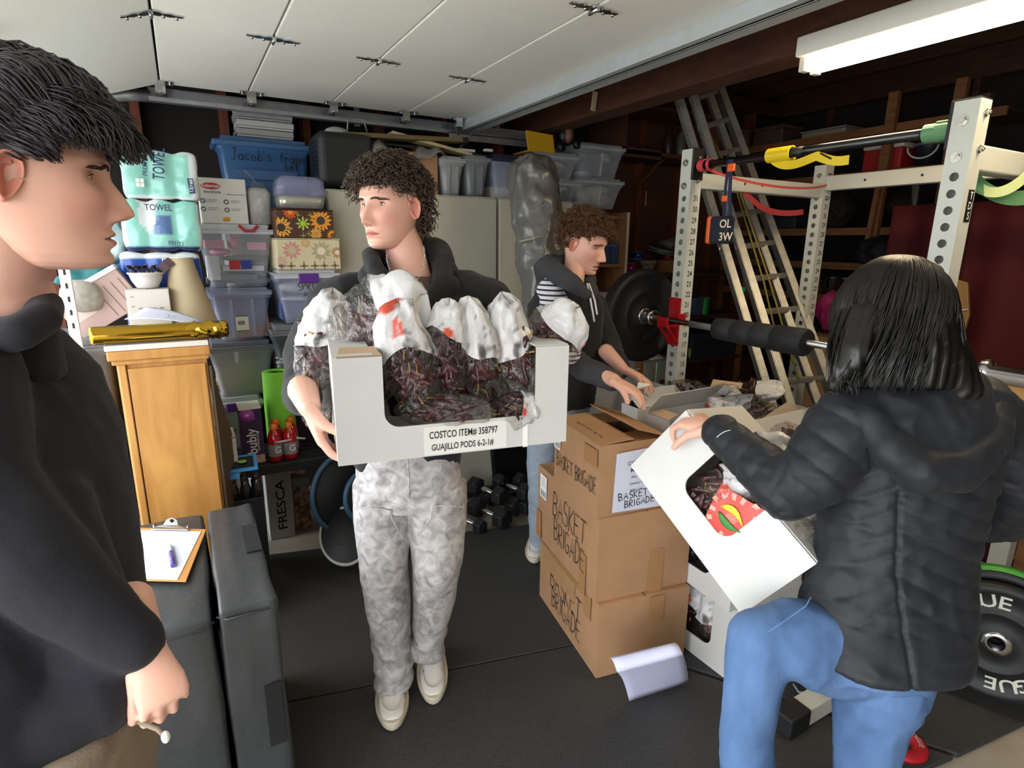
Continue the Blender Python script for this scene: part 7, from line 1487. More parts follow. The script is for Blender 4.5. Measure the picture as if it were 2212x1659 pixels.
def head_mesh(brow=1.0, jaw=1.0, mouth_open=0.0, lip='#c4726a', cheek='#d89080'):
    NR, NT = 150, 144
    zt = np.linspace(0, 1, NR); zz = -.122+.24*(zt-.035*np.sin(2*PI*zt))
    zz[-1] = .118
    th = np.linspace(0, 2*PI, NT, endpoint=False); th = th-.35*np.sin(2*(th-PI/2))*.5*0
    u = np.linspace(0, 1, NT, endpoint=False); th = PI/2+2*PI*(u-.5)+.55*np.sin(2*PI*(u-.5))*-1   # denser at front (theta = pi/2)
    Z, T = np.meshgrid(zz, th, indexing='ij')
    yf, yb, w = _itp(Z, 1), _itp(Z, 2), _itp(Z, 3)*jaw**(np.clip(-Z/.1, 0, 1))
    yc = np.where(Z > -.03, -.012, yb+np.clip((.09-.0)*.55, 0, 1)); yc = np.clip(np.interp(Z, [-.122, -.1, -.05, 0, .12], [.020, .012, -.005, -.012, -.012]), yb+.001, yf-.001)
    ct, st = np.cos(T), np.sin(T); pw = np.interp(Z, [-.12, -.08, 0, .06], [2.0, 2.15, 2.35, 2.1])
    X = w*np.sign(ct)*np.abs(ct)**(2/pw); Y = np.where(st >= 0, yc+(yf-yc)*np.abs(st)**(2/pw), yc-(yc-yb)*np.abs(st)**(2/2.1))
    fr = np.clip(st, 0, 1)**.5; ax = np.abs(X)
    # nose
    nh = np.interp(Z, [-.064, -.056, -.050, -.044, -.038, -.02, .0, .012, .03], [0, .006, .021, .0285, .0275, .0185, .0085, .004, 0])
    ns = np.interp(Z, [-.056, -.044, -.03, 0, .02], [.0105, .0095, .0078, .0072, .010]); Y = Y+fr*nh*gs(ax, ns)*(1-.35*gs(Z+.0535, .003)*gs(ax-.007, .003))
    Y += fr*.0075*gs(ax-.0145, .0048)*gs(Z+.0475, .0062)
    Y -= fr*.006*gs(ax-.007, .0030)*gs(Z+.0555, .0022)      # nostrils
    Y -= fr*.0125*gs(ax-.031, .0145)*gs(Z-.001, .0105)      # sockets
    Y += fr*.0045*gs(Z-.0205, .0065)*gs(ax-.028, .020)*brow
    Y += fr*.0050*gs(ax-.046, .015)*gs(Z+.026, .016); X += np.sign(X)*fr*.002*gs(ax-.06, .02)*gs(Z+.02, .015)
    Y -= fr*.0045*gs(ax-.043, .012)*gs(Z+.070, .018)
    mz = -.0765+.0022*np.clip(ax/.025, 0, 1)**2*-1; lw = gs(ax, .0155)
    Y += fr*(.0058*gs(Z-mz-.0058, .0040)+.0068*gs(Z-mz+.0075, .0050))*lw
    Y -= fr*(.0052+.004*mouth_open)*gs(Z-mz, .0013+.0018*mouth_open)*gs(ax, .018); Y -= fr*.0045*gs(Z+.094, .005)*gs(ax, .018); Y += fr*.0055*gs(Z+.108, .010)*gs(ax, .016)
    Y -= fr*.0012*gs(ax, .0025)*gs(Z+.063, .006)
    vs = np.stack([X.ravel(), Y.ravel(), Z.ravel()], 1)
    col = np.tile(SK, (len(vs), 1)); lc, cc = np.array(srgb(lip)), np.array(srgb(cheek))
    def mixc(c, t, k):
        t = np.clip(t, 0, 1)[:, None]; return c*(1-t)+k*t
    x_, y_, z_ = vs.T; F_ = (y_ > .04); axf = np.abs(x_); mzf = -.0765-.0022*np.clip(axf/.025, 0, 1)**2
    col = mixc(col, .55*gs(axf-.044, .018)*gs(z_+.038, .020)*F_, cc); col = mixc(col, .5*gs(axf, .012)*gs(z_+.045, .010)*F_, cc)
    up_h = np.interp(axf, [0, .006, .024], [.0072, .0090, .0]); lo_h = np.interp(axf, [0, .012, .024], [.0105, .008, .0])
    inl = F_*(axf < .0245)*((z_-mzf) < up_h)*((z_-mzf) > -lo_h); col = mixc(col, .8*inl, lc)
    col = mixc(col, .85*F_*gs(z_-mzf, .0010+.0015*mouth_open)*(axf < .0235), np.array(srgb('#4a1f1c')))
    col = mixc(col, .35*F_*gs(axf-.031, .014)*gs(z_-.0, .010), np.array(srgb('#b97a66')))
    col = mixc(col, .30*F_*gs(axf-.0075, .0035)*gs(z_+.0562, .0028)*2.2, np.array(srgb('#6a352c')))
    fs = []
    for i in range(NR-1):
        for j in range(NT):
            k = (j+1) % NT; fs.append((i*NT+j, (i+1)*NT+j, (i+1)*NT+k, i*NT+k))
    fs.append(tuple(range(NT))); fs.append(tuple((NR-1)*NT+j for j in range(NT-1, -1, -1)))
    me = bpy.data.meshes.new('head'); me.from_pydata(vs.tolist(), [], fs); me.update()
    return me, vs, col
def ear_mesh(side):
    """outer ear, side +1 = subject's right (+x)"""
    mb = MB(); NU, NV = 28, 10
    def f(u, v):
        a = 2*PI*u; r = v; ry = .0165*(1+.18*math.sin(a)); rz = .031
        y = ry*math.cos(a)*r; z = rz*math.sin(a)*r-(.002 if math.sin(a) < 0 else 0); y *= (1-.30*max(0, -math.sin(a))*r)
        hgt = .004+.0105*math.exp(-((r-.86)/.13)**2)*(1-.55*max(0, math.cos(a)))-.006*math.exp(-(r/.45)**2)+.005*math.exp(-((r-.5)/.10)**2)*(math.sin(a) > -.2)*(math.cos(a) < .4)
        if r > .97: hgt = -.006
        back = .006*max(0, -math.cos(a))*r
        return Vector((side*(hgt+back+.001), y, z))
    mb.grid(f, NU, NV)
    M_ = Matrix.Translation((side*.0735, -.010, -.010)) @ Matrix.Rotation(math.radians(-10), 4, 'X') @ Matrix.Rotation(math.radians(side*14), 4, 'Z')
    mb.v = [tuple(M_ @ Vector(q)) for q in mb.v]; me = mb.mesh('ear'); return me
def lid_mesh(cx, cy, cz, r, op=1.0, down=0.0):
    mb = MB(); n, m = 30, 24; vs = []; keep = []
    for j in range(m+1):
        for i in range(n+1):
            a = (i/n-.5)*PI*.98; b = (j/m-.5)*PI*.98; vs.append((r*math.sin(a)*math.cos(b)*1.12, r*math.cos(a)*math.cos(b), r*math.sin(b)))
    fs = []
    for j in range(m):
        for i in range(n):
            q = [j*(n+1)+i, j*(n+1)+i+1, (j+1)*(n+1)+i+1, (j+1)*(n+1)+i]; x = sum(vs[k][0] for k in q)/4; z = sum(vs[k][2] for k in q)/4
            e = max(0, 1-(x/(r*.98))**2)
            if not (z < r*.36*op*e-down*r and z > -r*.30*op*e-down*r*.6 and e > .02): fs.append(q)
    mb.add([(cx+a, cy+b, cz+c) for a, b, c in vs], fs, True); return mb.mesh('lid')
def eye_mesh(cx, cy, cz, r, gaze, iris):
    mb = MB(); mb.sphere((0, 0, 0), r, 36, 28, Matrix.Rotation(-PI/2, 3, 'X')); g = Vector(gaze).normalized(); cols = []
    for v in mb.v:
        d = Vector(v).normalized().angle(g)*r
        cols.append(srgb('#e9e3dd') if d > .0062 else (srgb(iris) if d > .0028 else (0.01, 0.01, 0.01)))
    mb.v = [(a+cx, b+cy, c+cz) for a, b, c in mb.v]; me = mb.mesh('eye'); return me, np.array(cols)
def head_matrix(c, psi, pitch=0.0, roll=0.0, s=1.0):
    """psi: 0 faces the camera, + turns to image left"""
    f = -HF*math.cos(psi)-HR*math.sin(psi); f = f*math.cos(pitch)-ZZ*math.sin(pitch); f.normalize()
    x = f.cross(ZZ).normalized(); z = x.cross(f)
    R = Matrix(((x.x, f.x, z.x, c.x), (x.y, f.y, z.y, c.y), (x.z, f.z, z.z, c.z), (0, 0, 0, 1)))
    return R @ Matrix.Rotation(roll, 4, 'Y') @ Matrix.Scale(s, 4)
class Hand:
    def __init__(h, mb, wrist, fdir, palm, thumb_side, curls=(.5, .5, .5, .5), thumb=(.5, .3), s=1.0, spread=.06, fore=None, tcurl=.4):
        f = Vector(fdir).normalized(); p = Vector(palm); p = (p-f*p.dot(f)).normalized(); t = Vector(thumb_side); t = (t-f*t.dot(f)-p*t.dot(p)).normalized(); w = Vector(wrist)
        if fore is not None: cap(mb, fore, w, .034*s, .025*s, 14, fx=1.15, xax=t)
        loft(mb, [(w-f*.01*s, t*.026*s, p*.019*s), (w+f*.02*s, t*.032*s, p*.018*s), (w+f*.055*s, t*.040*s, p*.016*s), (w+f*.085*s, t*.041*s, p*.013*s), (w+f*.094*s, t*.036*s, p*.009*s)], 18)
        L = (.070, .078, .073, .057)
        for k in range(4):
            off = (1.5-k)*.0205*s; b = w+f*(.078+(.006, .010, .007, -.002)[k])*s+t*off; a = 0; c = curls[k] if hasattr(curls, '__len__') else curls
            d0 = (f+t*spread*(1.5-k)).normalized(); pts = [b-f*.02*s]; pos = b; pts.append(pos); r = [.0095*s, .0094*s]
            for sg, (fr_, kk) in enumerate(((.44, .8), (.31, 1.1), (.25, .8))):
                a += c*kk; d = d0*math.cos(a)+p*math.sin(a); pos = pos+d*L[k]*fr_*s; pts.append(pos); r.append((.0087, .0078, .0066)[sg]*s*(.9 if k == 3 else 1))
            limb(mb, pts, r, 12)
        b = w+f*.018*s+t*.024*s; a = thumb[0]; d = (f*math.cos(a)+t*math.sin(a)+p*thumb[1]).normalized(); q1 = b+d*.042*s; d2 = (d+p*tcurl+f*.1).normalized(); q2 = q1+d2*.032*s; d3 = (d2+p*tcurl*.7).normalized(); q3 = q2+d3*.024*s
        limb(mb, [b-f*.01*s, q1, q2, q3], [.016*s, .0115*s, .0102*s, .0082*s], 12)
def curl_hair(name, HM, t, mat, n, seed, hairline, length=(.045, .065), crad=(.006, .010), thick=.0022, turns=(1.3, 2.3), droop=.5, vol=.012, capoff=.010, fringe=.0, seg=9, out=1.0):
    r = random.Random(seed); mb = MB(); cnt = 0; tries = 0
    def scalp(u, z):
        th = 2*PI*u; w = _itp(z, 3); yf = _itp(z, 1); yb = _itp(z, 2); yc = -.012; x = w*math.cos(th); y = yc+(yf-yc)*math.sin(th) if math.sin(th) > 0 else yc+(yc-yb)*math.sin(th)
        return Vector((x, y, z))
    while cnt < n and tries < n*20:
        tries += 1; u = r.random(); z = r.uniform(-.085, .1175); z = z if r.random() < .6 else r.uniform(.03, .1175); p = scalp(u, z)
        if not hairline(p): continue
        cnt += 1
        nn = Vector((p.x/.0765**2, (p.y+.012)/.10**2, max(z, -.01)/.105**2*1.1)).normalized(); base = p+nn*r.uniform(.0, vol)
        tg = nn.cross(Vector((r.uniform(-1, 1), r.uniform(-1, 1), r.uniform(-1, 1)))).normalized()
        d = (nn*out*r.uniform(.5, 1.1)+tg*r.uniform(.2, .9)).normalized(); L = r.uniform(*length); cr = r.uniform(*crad); tn = r.uniform(*turns); ph = r.uniform(0, 2*PI)
        if p.y > .03 and fringe: d = (d+Vector((0, .9, .15))*fringe).normalized()
        x, y, _ = frame(d); pts = []; hand_ = r.choice((-1, 1))
        for k in range(seg+1):
            s_ = k/seg; a = ph+hand_*tn*2*PI*s_; cc = cr*min(1, s_*3)
            q = base+d*L*s_*(1-.25*s_)+(x*math.cos(a)+y*math.sin(a))*cc+Vector((0, .35*fringe if p.y > .03 else 0, -1))*droop*L*s_*s_
            pts.append(q)
        mb.tube(pts, [thick*(1-.55*(k/seg)**2)*r.uniform(.9, 1.2) for k in range(seg+1)], 4, cap=True)
    hm = mb.mesh('hair')
    # dark under-layer following the scalp
    cm = MB(); vs = []; NU, NV = 48, 30
    def cf(u, v):
        z = -.085+.2035*v; p = scalp(u, z); nn = Vector((p.x/.0765**2, (p.y+.012)/.10**2, max(z, -.01)/.105**2)).normalized()
        on = hairline(p); k = capoff if on else -.012; return p+nn*(k*(1+.35*math.sin(31*u*2+9*v)*math.sin(23*v+40*u)))
    cm.grid(cf, NU, NV); me2 = cm.mesh('cap')
    me = join_meshes([hm, me2], 'hair'); me.transform(HM); return link(name, me, mat, t)
def brow_strands(t, HM, mat, y0, seed=0, th=.0011):
    r = random.Random(seed)
    for s in (-1, 1):
        mb = MB()
        for i in range(70):
            k = i/45; x = s*(.013+.027*k); z = .0128+.0030*math.sin(PI*min(k*1.15, 1))-.0005*k+r.uniform(-.0018, .0018)
            X = abs(x); y = y0(X, z)
            d = Vector((s*(.55+.4*k), .10, .45*(1-k)-.08)).normalized(); mb.tube([(x, y, z), (x+d.x*.004, y+.0014, z+d.z*.004), (x+d.x*.0075, y+.0006-.002*k, z+d.z*.0065)], [th, th*.9, th*.3], 4)
        me = mb.mesh('brow'); me.transform(HM); link('eyebrow', me, mat, t)
def build_head(t, HM, iris='#5a4a32', gaze=(0, 1, 0), browmat=None, op=1.0, down=0.0, extra=(), **kw):
    me, vs, col = head_mesh(**kw); meshes = [me]; cols = [col]
    for s in (1, -1):
        e = ear_mesh(s); meshes.append(e); c = np.tile(np.array(srgb('#d98f7b')), (len(e.vertices), 1)); cols.append(c)
        l = lid_mesh(s*.0315, .0600, .0005, .0130, op, down); meshes.append(l); cols.append(np.tile(np.array(srgb('#cf927c')), (len(l.vertices), 1)))
    for m_, c_ in extra: meshes.append(m_); cols.append(c_)
    for m_ in meshes[:5]: m_.transform(HM)
    out = join_meshes(meshes, 'body'); allc = np.concatenate(cols); set_attr(out, allc[:len(out.vertices)])
    body = link('body', out, m_skin, t)
    for s in (1, -1):
        em, ec = eye_mesh(s*.0315, .0600, .0005, .0121, gaze, iris); em.transform(HM); set_attr(em, ec); link('eye', em, M('eyeball', '#ffffff', .12, attr='Col', spec=.6), t)
        # upper lash line
        mb = MB(); r_ = .0134; pts = []
        for i in range(13):
            x = (i/12-.5)*2*r_*.95; e = max(0, 1-(x/(r_*.98))**2); z = r_*.36*op*e-down*r_; yy = math.sqrt(max(r_*r_-z*z-(x/1.12)**2, 1e-8)); pts.append((s*.0315+x, .0600+yy+.0003, .0005+z))
        mb.tube(pts, [.0003]+[.0007]*11+[.0003], 5); m2 = mb.mesh('lash'); m2.transform(HM); link('eyelash', m2, browmat, t)
    brow_strands(t, HM, browmat, lambda X, z: .0905-.006*(X/.045)**2-(.010*(X/.05)**3))
    return body
def skin_part(mb, voxel=.003, smooth=4):
    me = fuse(mb, voxel, smooth, .5); return me, np.tile(SK, (len(me.vertices), 1))
def folds(amp=.006, sc=(7, 7, 3.5), seed=0, amp2=.002, rot=None, hole=None):
    def f(A, N):
        B = A*np.array(sc)+.35*nz(A, 4, seed+5)[:, None]*np.array([1, 1, 2]); r1 = 1-np.abs(nz(B, 1, seed))*2; r2 = 1-np.abs(nz(B*2.3, 1, seed+1))*2
        return A+N*(amp*r1+amp*.45*r2+amp2*nz(A, 60, seed+2))[:, None]
    return f
def torso(mb, secs, R, F, n=28, ex=2.4):
    loft(mb, [(c, R*w_, F*d_) for c, w_, d_ in secs], n, ex)
def shoe(name, heel, direction, s, t, mats, label=None, pitch=0.0):
    """low trainer: sole + upper + laces; heel = ground point at heel"""
    f = Vector(direction).normalized(); x = f.cross(ZZ).normalized(); up = x.cross(f)
    M_ = Matrix(((x.x, f.x, up.x, heel[0]), (x.y, f.y, up.y, heel[1]), (x.z, f.z, up.z, heel[2]), (0, 0, 0, 1))) @ Matrix.Rotation(pitch, 4, 'X') @ Matrix.Scale(s, 4)
    L = .295
    def outline(k, off=0):  # k 0..1 heel->toe
        return (.036+.014*math.sin(PI*min(1, k*1.1))**1.0+.008*math.exp(-((k-.68)/.2)**2))*math.sqrt(max(0, 1-abs(2*k-1)**7))+off
    e = Tm('shoe', None, None, mat=Matrix.Identity(4)) if False else None
    mb = MB(); rings = []
    for z in (.0, .004, .022, .030):
        o = {.0: -.004, .004: 0, .022: .001, .030: -.003}[z]; N = 44; rg = []
        for j in range(N):
            a = 2*PI*j/N; k = (1-math.cos(a))/2; w_ = outline(k, o)*(1 if math.sin(a) >= 0 else -1); rg.append(M_ @ Vector((w_ if 0 < j < N and j != N/2 else 0, L*k, z+.012*max(0, k-.75)*4*.3)))
        rings.append(rg)
    mb.rings(rings); sole = mb.build('sole', mats[1], t)
    mb = MB()
    hs = [(0.005, .030, .095), (.05, .036, .105), (.10, .037, .100), (.14, .038, .088), (.18, .042, .074), (.22, .044, .058), (.26, .038, .046), (.282, .022, .036)]
    rg = []
    for y, w_, h in hs:
        rr = []
        for j in range(24):
            a = 2*PI*j/24; ca, sa = math.cos(a), math.sin(a); z = .024+(h-.024)*(.5+.5*sa) if True else 0
            xw = w_*math.copysign(abs(ca)**.75, ca)*(1-.30*max(0, sa)); rr.append(M_ @ Vector((xw, y, z)))
        rg.append(rr)
    mb.rings(rg); me = fuse(mb, .0045*s, 4, .5); link('upper', me, mats[0], t)
    mb = MB(); 
    for i in range(5):
        y = .115+.024*i; z = .101-.0135*i; mb = MB(); mb.tube([M_ @ Vector((-.018, y, z-.006)), M_ @ Vector((0, y+.004, z+.004)), M_ @ Vector((.018, y, z-.006))], .0032*s, 6); mb.build('lace', mats[2], t)
    mb = MB(); mb.tube([M_ @ Vector((.030*math.sin(a)*(1.12), .215+.052*math.cos(a), .050+.008*(1-math.cos(a)))) for a in [-1.9+i*3.8/12 for i in range(13)]], .0022*s, 6); mb.build('toe_seam', mats[0], t)
m_hair = M('dark_brown_hair', '#4a382c', .42, var=.35, vscale=60, spec=.45); m_hair2 = M('warm_brown_hair', '#5c3c22', .45, var=.35, vscale=60, spec=.4); m_hair3 = M('blue_black_hair', '#322c30', .4, var=.4, vscale=50, spec=.5)
m_hood = M('black_fleece', '#131416', .85, bump=.35, bscale=420, sheen=.08, var=.12, vscale=25)

# ---------------------------------------------------------------- boy in the middle
t = Tm('person', 'curly-haired boy in black hoodie and grey camouflage jeans carrying the white chili box', 'person', (J(880, 1480, 1.62).x, J(880, 1480, 1.62).y, 0)); boy1 = t
hc = PD(843, 444, 1.60); HM = head_matrix(hc, math.radians(31), .03, math.radians(2), .97)
neck = J(893, 585, 1.66); chest = J(890, 700, 1.64); sh_r = J(722, 655, 1.66); sh_l = J(1048, 655, 1.70); hipc = J(882, 1010, 1.66)
hmb = MB(); hnd = MB(); F0 = HF
cap(hmb, neck-ZZ*.05, hc+HM.to_3x3() @ Vector((0, -.028, -.055)), .058, .052, 20)
cap(hmb, sh_r+HR*.05, sh_l-HR*.05, .05, .05); cap(hmb, neck-ZZ*.03, chest+F0*.02, .055, .07); cap(hmb, chest+F0*.03, hipc+F0*.02, .07, .07)
nk = skin_part(hmb, .006, 6)
# his right hand grips the left lower corner of the box
w1 = PD(668, 878, 1.36); Hand(hnd, w1, (PD(706, 975, 1.36)-w1), (HR+HF*.25), -HF+ZZ*.2, curls=(.35, .4, .45, .5), thumb=(.35, .5), s=1.08, spread=.03, fore=PD(655, 845, 1.42))
h1 = skin_part(hnd, .003, 3)
hnd = MB(); w2 = PD(1185, 860, 1.90); Hand(hnd, w2, (HR*.3-HF*.8), -HR, ZZ, curls=.4, fore=PD(1150, 850, 2.0)); h2 = skin_part(hnd, .0035, 3)
bro = M('dark_brow', '#2c1d16', .7)
build_head(t, HM, iris='#6b5a3c', gaze=(-.15, 1, .02), browmat=bro, op=1.25, lip='#c96f68', extra=[nk, h1, h2])
def hl1(p): return (p.z > .046 if p.y > .045 else (p.z > .026 if p.y > .005 else (p.z > .035 if p.y > -.035 else p.z > -.075)))
curl_hair('hair', HM, t, m_hair, 1500, 5, hl1, length=(.036, .060), crad=(.005, .009), thick=.0021, droop=.35, vol=.020, capoff=.014, fringe=.45)
# hoodie
R_ = HR; F_ = HF; mb = MB()
torso(mb, [(J(880, 1000, 1.68), .165, .105), (J(880, 900, 1.68), .180, .12), (J(882, 780, 1.68), .195, .125), (J(884, 690, 1.68), .205, .12), (J(885, 640, 1.69), .19, .10), (J(888, 612, 1.70), .12, .075)], R_, F_)
limb(mb, [J(765, 650, 1.68), sh_r+ZZ*-.01, J(668, 770, 1.62), J(655, 845, 1.50), PD(660, 862, 1.42)], [.075, .072, .066, .052, .040])
limb(mb, [J(1010, 650, 1.70), sh_l, J(1075, 770, 1.80), J(1120, 840, 1.86), J(1170, 860, 1.86)], [.075, .072, .062, .05, .042])
def hoodie_fn(A, N): return folds(.0075, (9, 9, 4), 11, .0012)(A, N)
cap(mb, J(835, 618, 1.70), J(770, 640, 1.69), .05, .07); cap(mb, J(945, 612, 1.74), J(1010, 640, 1.72), .05, .07)
link('hoodie', fuse(mb, .008, 4, .5, hoodie_fn), m_hood, t)
mb = MB()
ring = [J(905, 668, 1.56), J(850, 628, 1.555), J(812, 582, 1.58), J(800, 553, 1.64), J(830, 560, 1.76), J(890, 540, 1.82), J(945, 545, 1.78), J(958, 575, 1.69), J(952, 618, 1.60), J(925, 655, 1.56)]
limb(mb, ring, [.016, .020, .020, .022, .034, .044, .040, .032, .024, .018], 12); cap(mb, J(925, 655, 1.56), ring[0], .02, .016); cap(mb, J(835, 640, 1.60), J(800, 600, 1.62), .03, .035); cap(mb, J(925, 660, 1.60), J(965, 620, 1.64), .03, .04)
cap(mb, J(890, 545, 1.82), J(900, 600, 1.84), .06, .08); cap(mb, J(940, 540, 1.78), J(960, 600, 1.76), .035, .05)
link('hood', fuse(mb, .007, 5, .5, folds(.004, (10, 10, 10), 21, .001)), m_hood, t)
m_tee = M('taupe_tshirt', '#6a5855', .85, bump=.2, bscale=300)
mb = MB(); loft(mb, [(J(886, 690, 1.63), HR*.10, HF*.085), (J(886, 640, 1.645), HR*.095, HF*.085), (J(884, 612, 1.655), HR*.082, HF*.080), (J(884, 594, 1.67), HR*.068, HF*.074)], 28)
link('tshirt', fuse(mb, .006, 4), m_tee, t)
mb = MB(); cpts = [J(836, 545, 1.625), J(835, 560, 1.60), J(842, 585, 1.578), J(858, 605, 1.562), J(878, 616, 1.556), J(898, 608, 1.562), J(913, 585, 1.585), J(918, 555, 1.61), J(915, 530, 1.64)]
cc_ = []
for i in range(len(cpts)-1):
    for k in range(8): cc_.append(cpts[i].lerp(cpts[i+1], k/8))
for i, q in enumerate(cc_): 
    a, b, c_ = frame(cc_[min(i+1, len(cc_)-1)]-cc_[i-1 if i else 0]); mb.torus(q, a if i % 2 else b, .0024, .0009, 8, 5)
mb.build('silver_chain', m_steel, t, kind='stuff')
# jeans, distressed camouflage wash
m_jean = M('grey_camouflage_denim', '#858080', .85, col2='#c9c5c3', vscale=26, bump=.4, bscale=240, wood=1.1)
rk_, lk_ = J(828, 1215, 1.60), J(945, 1215, 1.63); ra_, la_ = J(852, 1440, 1.66), J(938, 1385, 1.72)
mb = MB(); loft(mb, [(J(880, 955, 1.66), HR*.150, HF*.10), (J(880, 1010, 1.66), HR*.158, HF*.11), (J(882, 1080, 1.66), HR*.160, HF*.115)], 28)
loft(mb, [(J(826, 1040, 1.655), HR*.092, HF*.105), (J(826, 1120, 1.64), HR*.088, HF*.095), (rk_, HR*.070, HF*.082), (J(838, 1310, 1.63), HR*.065, HF*.075), (J(846, 1390, 1.655), HR*.060, HF*.072), (ra_, HR*.058, HF*.070), (J(850, 1472, 1.66), HR*.057, HF*.070)], 22)
loft(mb, [(J(940, 1040, 1.66), HR*.092, HF*.105), (J(945, 1120, 1.65), HR*.086, HF*.095), (lk_, HR*.074, HF*.082), (J(938, 1300, 1.68), HR*.064, HF*.072), (J(930, 1360, 1.71), HR*.056, HF*.068), (J(926, 1412, 1.72), HR*.050, HF*.06)], 22)
def jean_fn(A, N):
    A2 = folds(.0055, (8, 8, 4.5), 31, .0012)(A, N); zz_ = A[:, 2]; k = np.clip((.34-zz_)/.25, 0, 1); ring_ = np.sin(zz_*95+3*nz(A, 9, 4))*.006*k
    return A2+N*ring_[:, None]
jn = link('jeans', fuse(mb, .007, 4, .5, jean_fn), m_jean, t)
def on_d(px, py, d): return J(px, py, d)
for pts in ([(762, 1098), (800, 1096), (845, 1102), (846, 1118), (862, 1150), (880, 1172)], [(1000, 1095), (960, 1092), (935, 1094), (930, 1120), (915, 1145), (900, 1158)], [(881, 990), (884, 1040), (884, 1078)]):
    mb = MB(); mb.tube([J(a, b, 1.545 if a < 880 or True else 0) for a, b in pts], .0018, 5); mb.build('seam', m_jean, t)
m_sh = [M('white_leather', '#dcd6cd', .5, var=.1, vscale=20, bump=.1, bscale=90), M('shoe_sole', '#cfc3ae', .6, var=.12, vscale=14), M('lace_white', '#cdc8c2', .8)]
hA, hB = P(846, 1440, z=.02), P(930, 1392, z=.035)
shoe('shoe', hA, Vector((-hA.x, -hA.y, 0)).normalized()-HR*.02, 1.0, t, m_sh); shoe('shoe', hB+Vector((0, 0, .03)), Vector((-hB.x, -hB.y, 0)).normalized()+HR*.02, .98, t, m_sh, pitch=-.16)

# ---------------------------------------------------------------- boy sorting boxes at the back
t = Tm('person', 'boy in black vest with striped sleeve and grey hood leaning over the far boxes', 'person', (J(1215, 1100, 2.6).x, J(1215, 1100, 2.6).y, 0))
hc = PD(1263, 524, 2.36); HM = head_matrix(hc, math.radians(-58), .30, 0, .98)
neck = J(1238, 606, 2.38); sh = J(1190, 650, 2.36); shl = J(1275, 655, 2.55); hip = J(1205, 880, 2.52)
mb = MB(); cap(mb, neck-ZZ*.02, hc+HM.to_3x3() @ Vector((0, -.022, -.055)), .044, .046, 20); cap(mb, neck-ZZ*.06, hip, .06, .08); nk = skin_part(mb, .006, 6)
mb = MB(); w_ = PD(1326, 822, 2.18); Hand(mb, w_, (PD(1380, 848, 2.12)-w_), -ZZ-HR*.3, -HF+HR*.2, curls=(.25, .35, .45, .5), thumb=(.3, .2), s=1.05, fore=PD(1290, 800, 2.30)); h1 = skin_part(mb, .0035, 3)
mb = MB(); w_ = PD(1345, 797, 2.38); Hand(mb, w_, (PD(1385, 815, 2.34)-w_), -ZZ-HF*.3, HF+HR*.2, curls=(.3, .4, .5, .5), thumb=(.3, .2), s=1.0, fore=PD(1310, 760, 2.45)); h2 = skin_part(mb, .0035, 3)
build_head(t, HM, iris='#4a3a2c', gaze=(0, 1, -.5), browmat=M('brown_brow', '#4a2f1c', .7), op=.55, down=.18, mouth_open=.6, extra=[nk, h1, h2])
def hl2(p): return (p.z > .050 if p.y > .045 else (p.z > .03 if p.y > .005 else (p.z > .01 if p.y > -.03 else p.z > -.035)))
curl_hair('hair', HM, t, m_hair2, 1100, 9, hl2, length=(.035, .055), crad=(.004, .007), thick=.0021, droop=.3, vol=.016, capoff=.012, fringe=.5)
m_vest = M('black_vest', '#101113', .8, bump=.2, bscale=200, sheen=.1); m_gh = M('charcoal_fleece', '#3a3b3e', .9, bump=.3, bscale=300, var=.12, vscale=30)
R2 = (HR*.75+HF*.66).normalized(); F2 = (HF*.75-HR*.66).normalized()
R2, F2 = HR*.92+HF*.4, HF*.92-HR*.4
mb = MB(); torso(mb, [(J(1218, 870, 2.52), .13, .115), (J(1220, 800, 2.50), .14, .12), (J(1222, 720, 2.46), .155, .12), (J(1222, 660, 2.42), .165, .115), (J(1222, 625, 2.40), .125, .09)], R2, F2); link('vest', fuse(mb, .009, 4, .5, folds(.006, (7, 7, 4), 41)), m_vest, t)
mb = MB(); limb(mb, [J(1192, 632, 2.36), J(1205, 680, 2.28), J(1225, 760, 2.22)], [.064, .060, .052]); link('striped_sleeve', fuse(mb, .007, 4, .5, folds(.004, (9, 9, 5), 44)), None, t)
# navy and white horizontal stripes
def stripe_mat():
    m = M('striped_cotton', '#e4e0e6', .85); nt = m.node_tree; b = nt.nodes['Principled BSDF']; L = nt.links.new
    tc = nt.nodes.new('ShaderNodeTexCoord'); wv = nt.nodes.new('ShaderNodeTexWave'); wv.wave_type = 'BANDS'; wv.bands_direction = 'Z'; wv.inputs['Scale'].default_value = 17; wv.inputs['Distortion'].default_value = .6; wv.inputs['Detail'].default_value = 0
    r = nt.nodes.new('ShaderNodeValToRGB'); r.color_ramp.interpolation = 'CONSTANT'; r.color_ramp.elements[0].color = srgb('#2c2c3e')+(1,); r.color_ramp.elements[1].color = srgb('#e6e2e8')+(1,); r.color_ramp.elements[1].position = .32
    L(tc.outputs['Object'], wv.inputs[0]); L(wv.outputs[0], r.inputs[0]); L(r.outputs[0], b.inputs['Base Color']); return m
[c for c in t.children if c.name.startswith('striped_sleeve')][0].data.materials.append(stripe_mat())
mb = MB(); limb(mb, [J(1225, 768, 2.24), J(1262, 795, 2.26), PD(1322, 822, 2.22)], [.050, .050, .040]); link('sleeve', fuse(mb, .007, 4, .5, folds(.005, (10, 10, 10), 45)), m_gh, t)
mb = MB(); limb(mb, [J(1280, 665, 2.50), J(1310, 740, 2.50), PD(1338, 796, 2.43)], [.06, .055, .042]); link('sleeve', fuse(mb, .008, 4, .5, folds(.005, (10, 10, 8), 46)), m_vest, t)
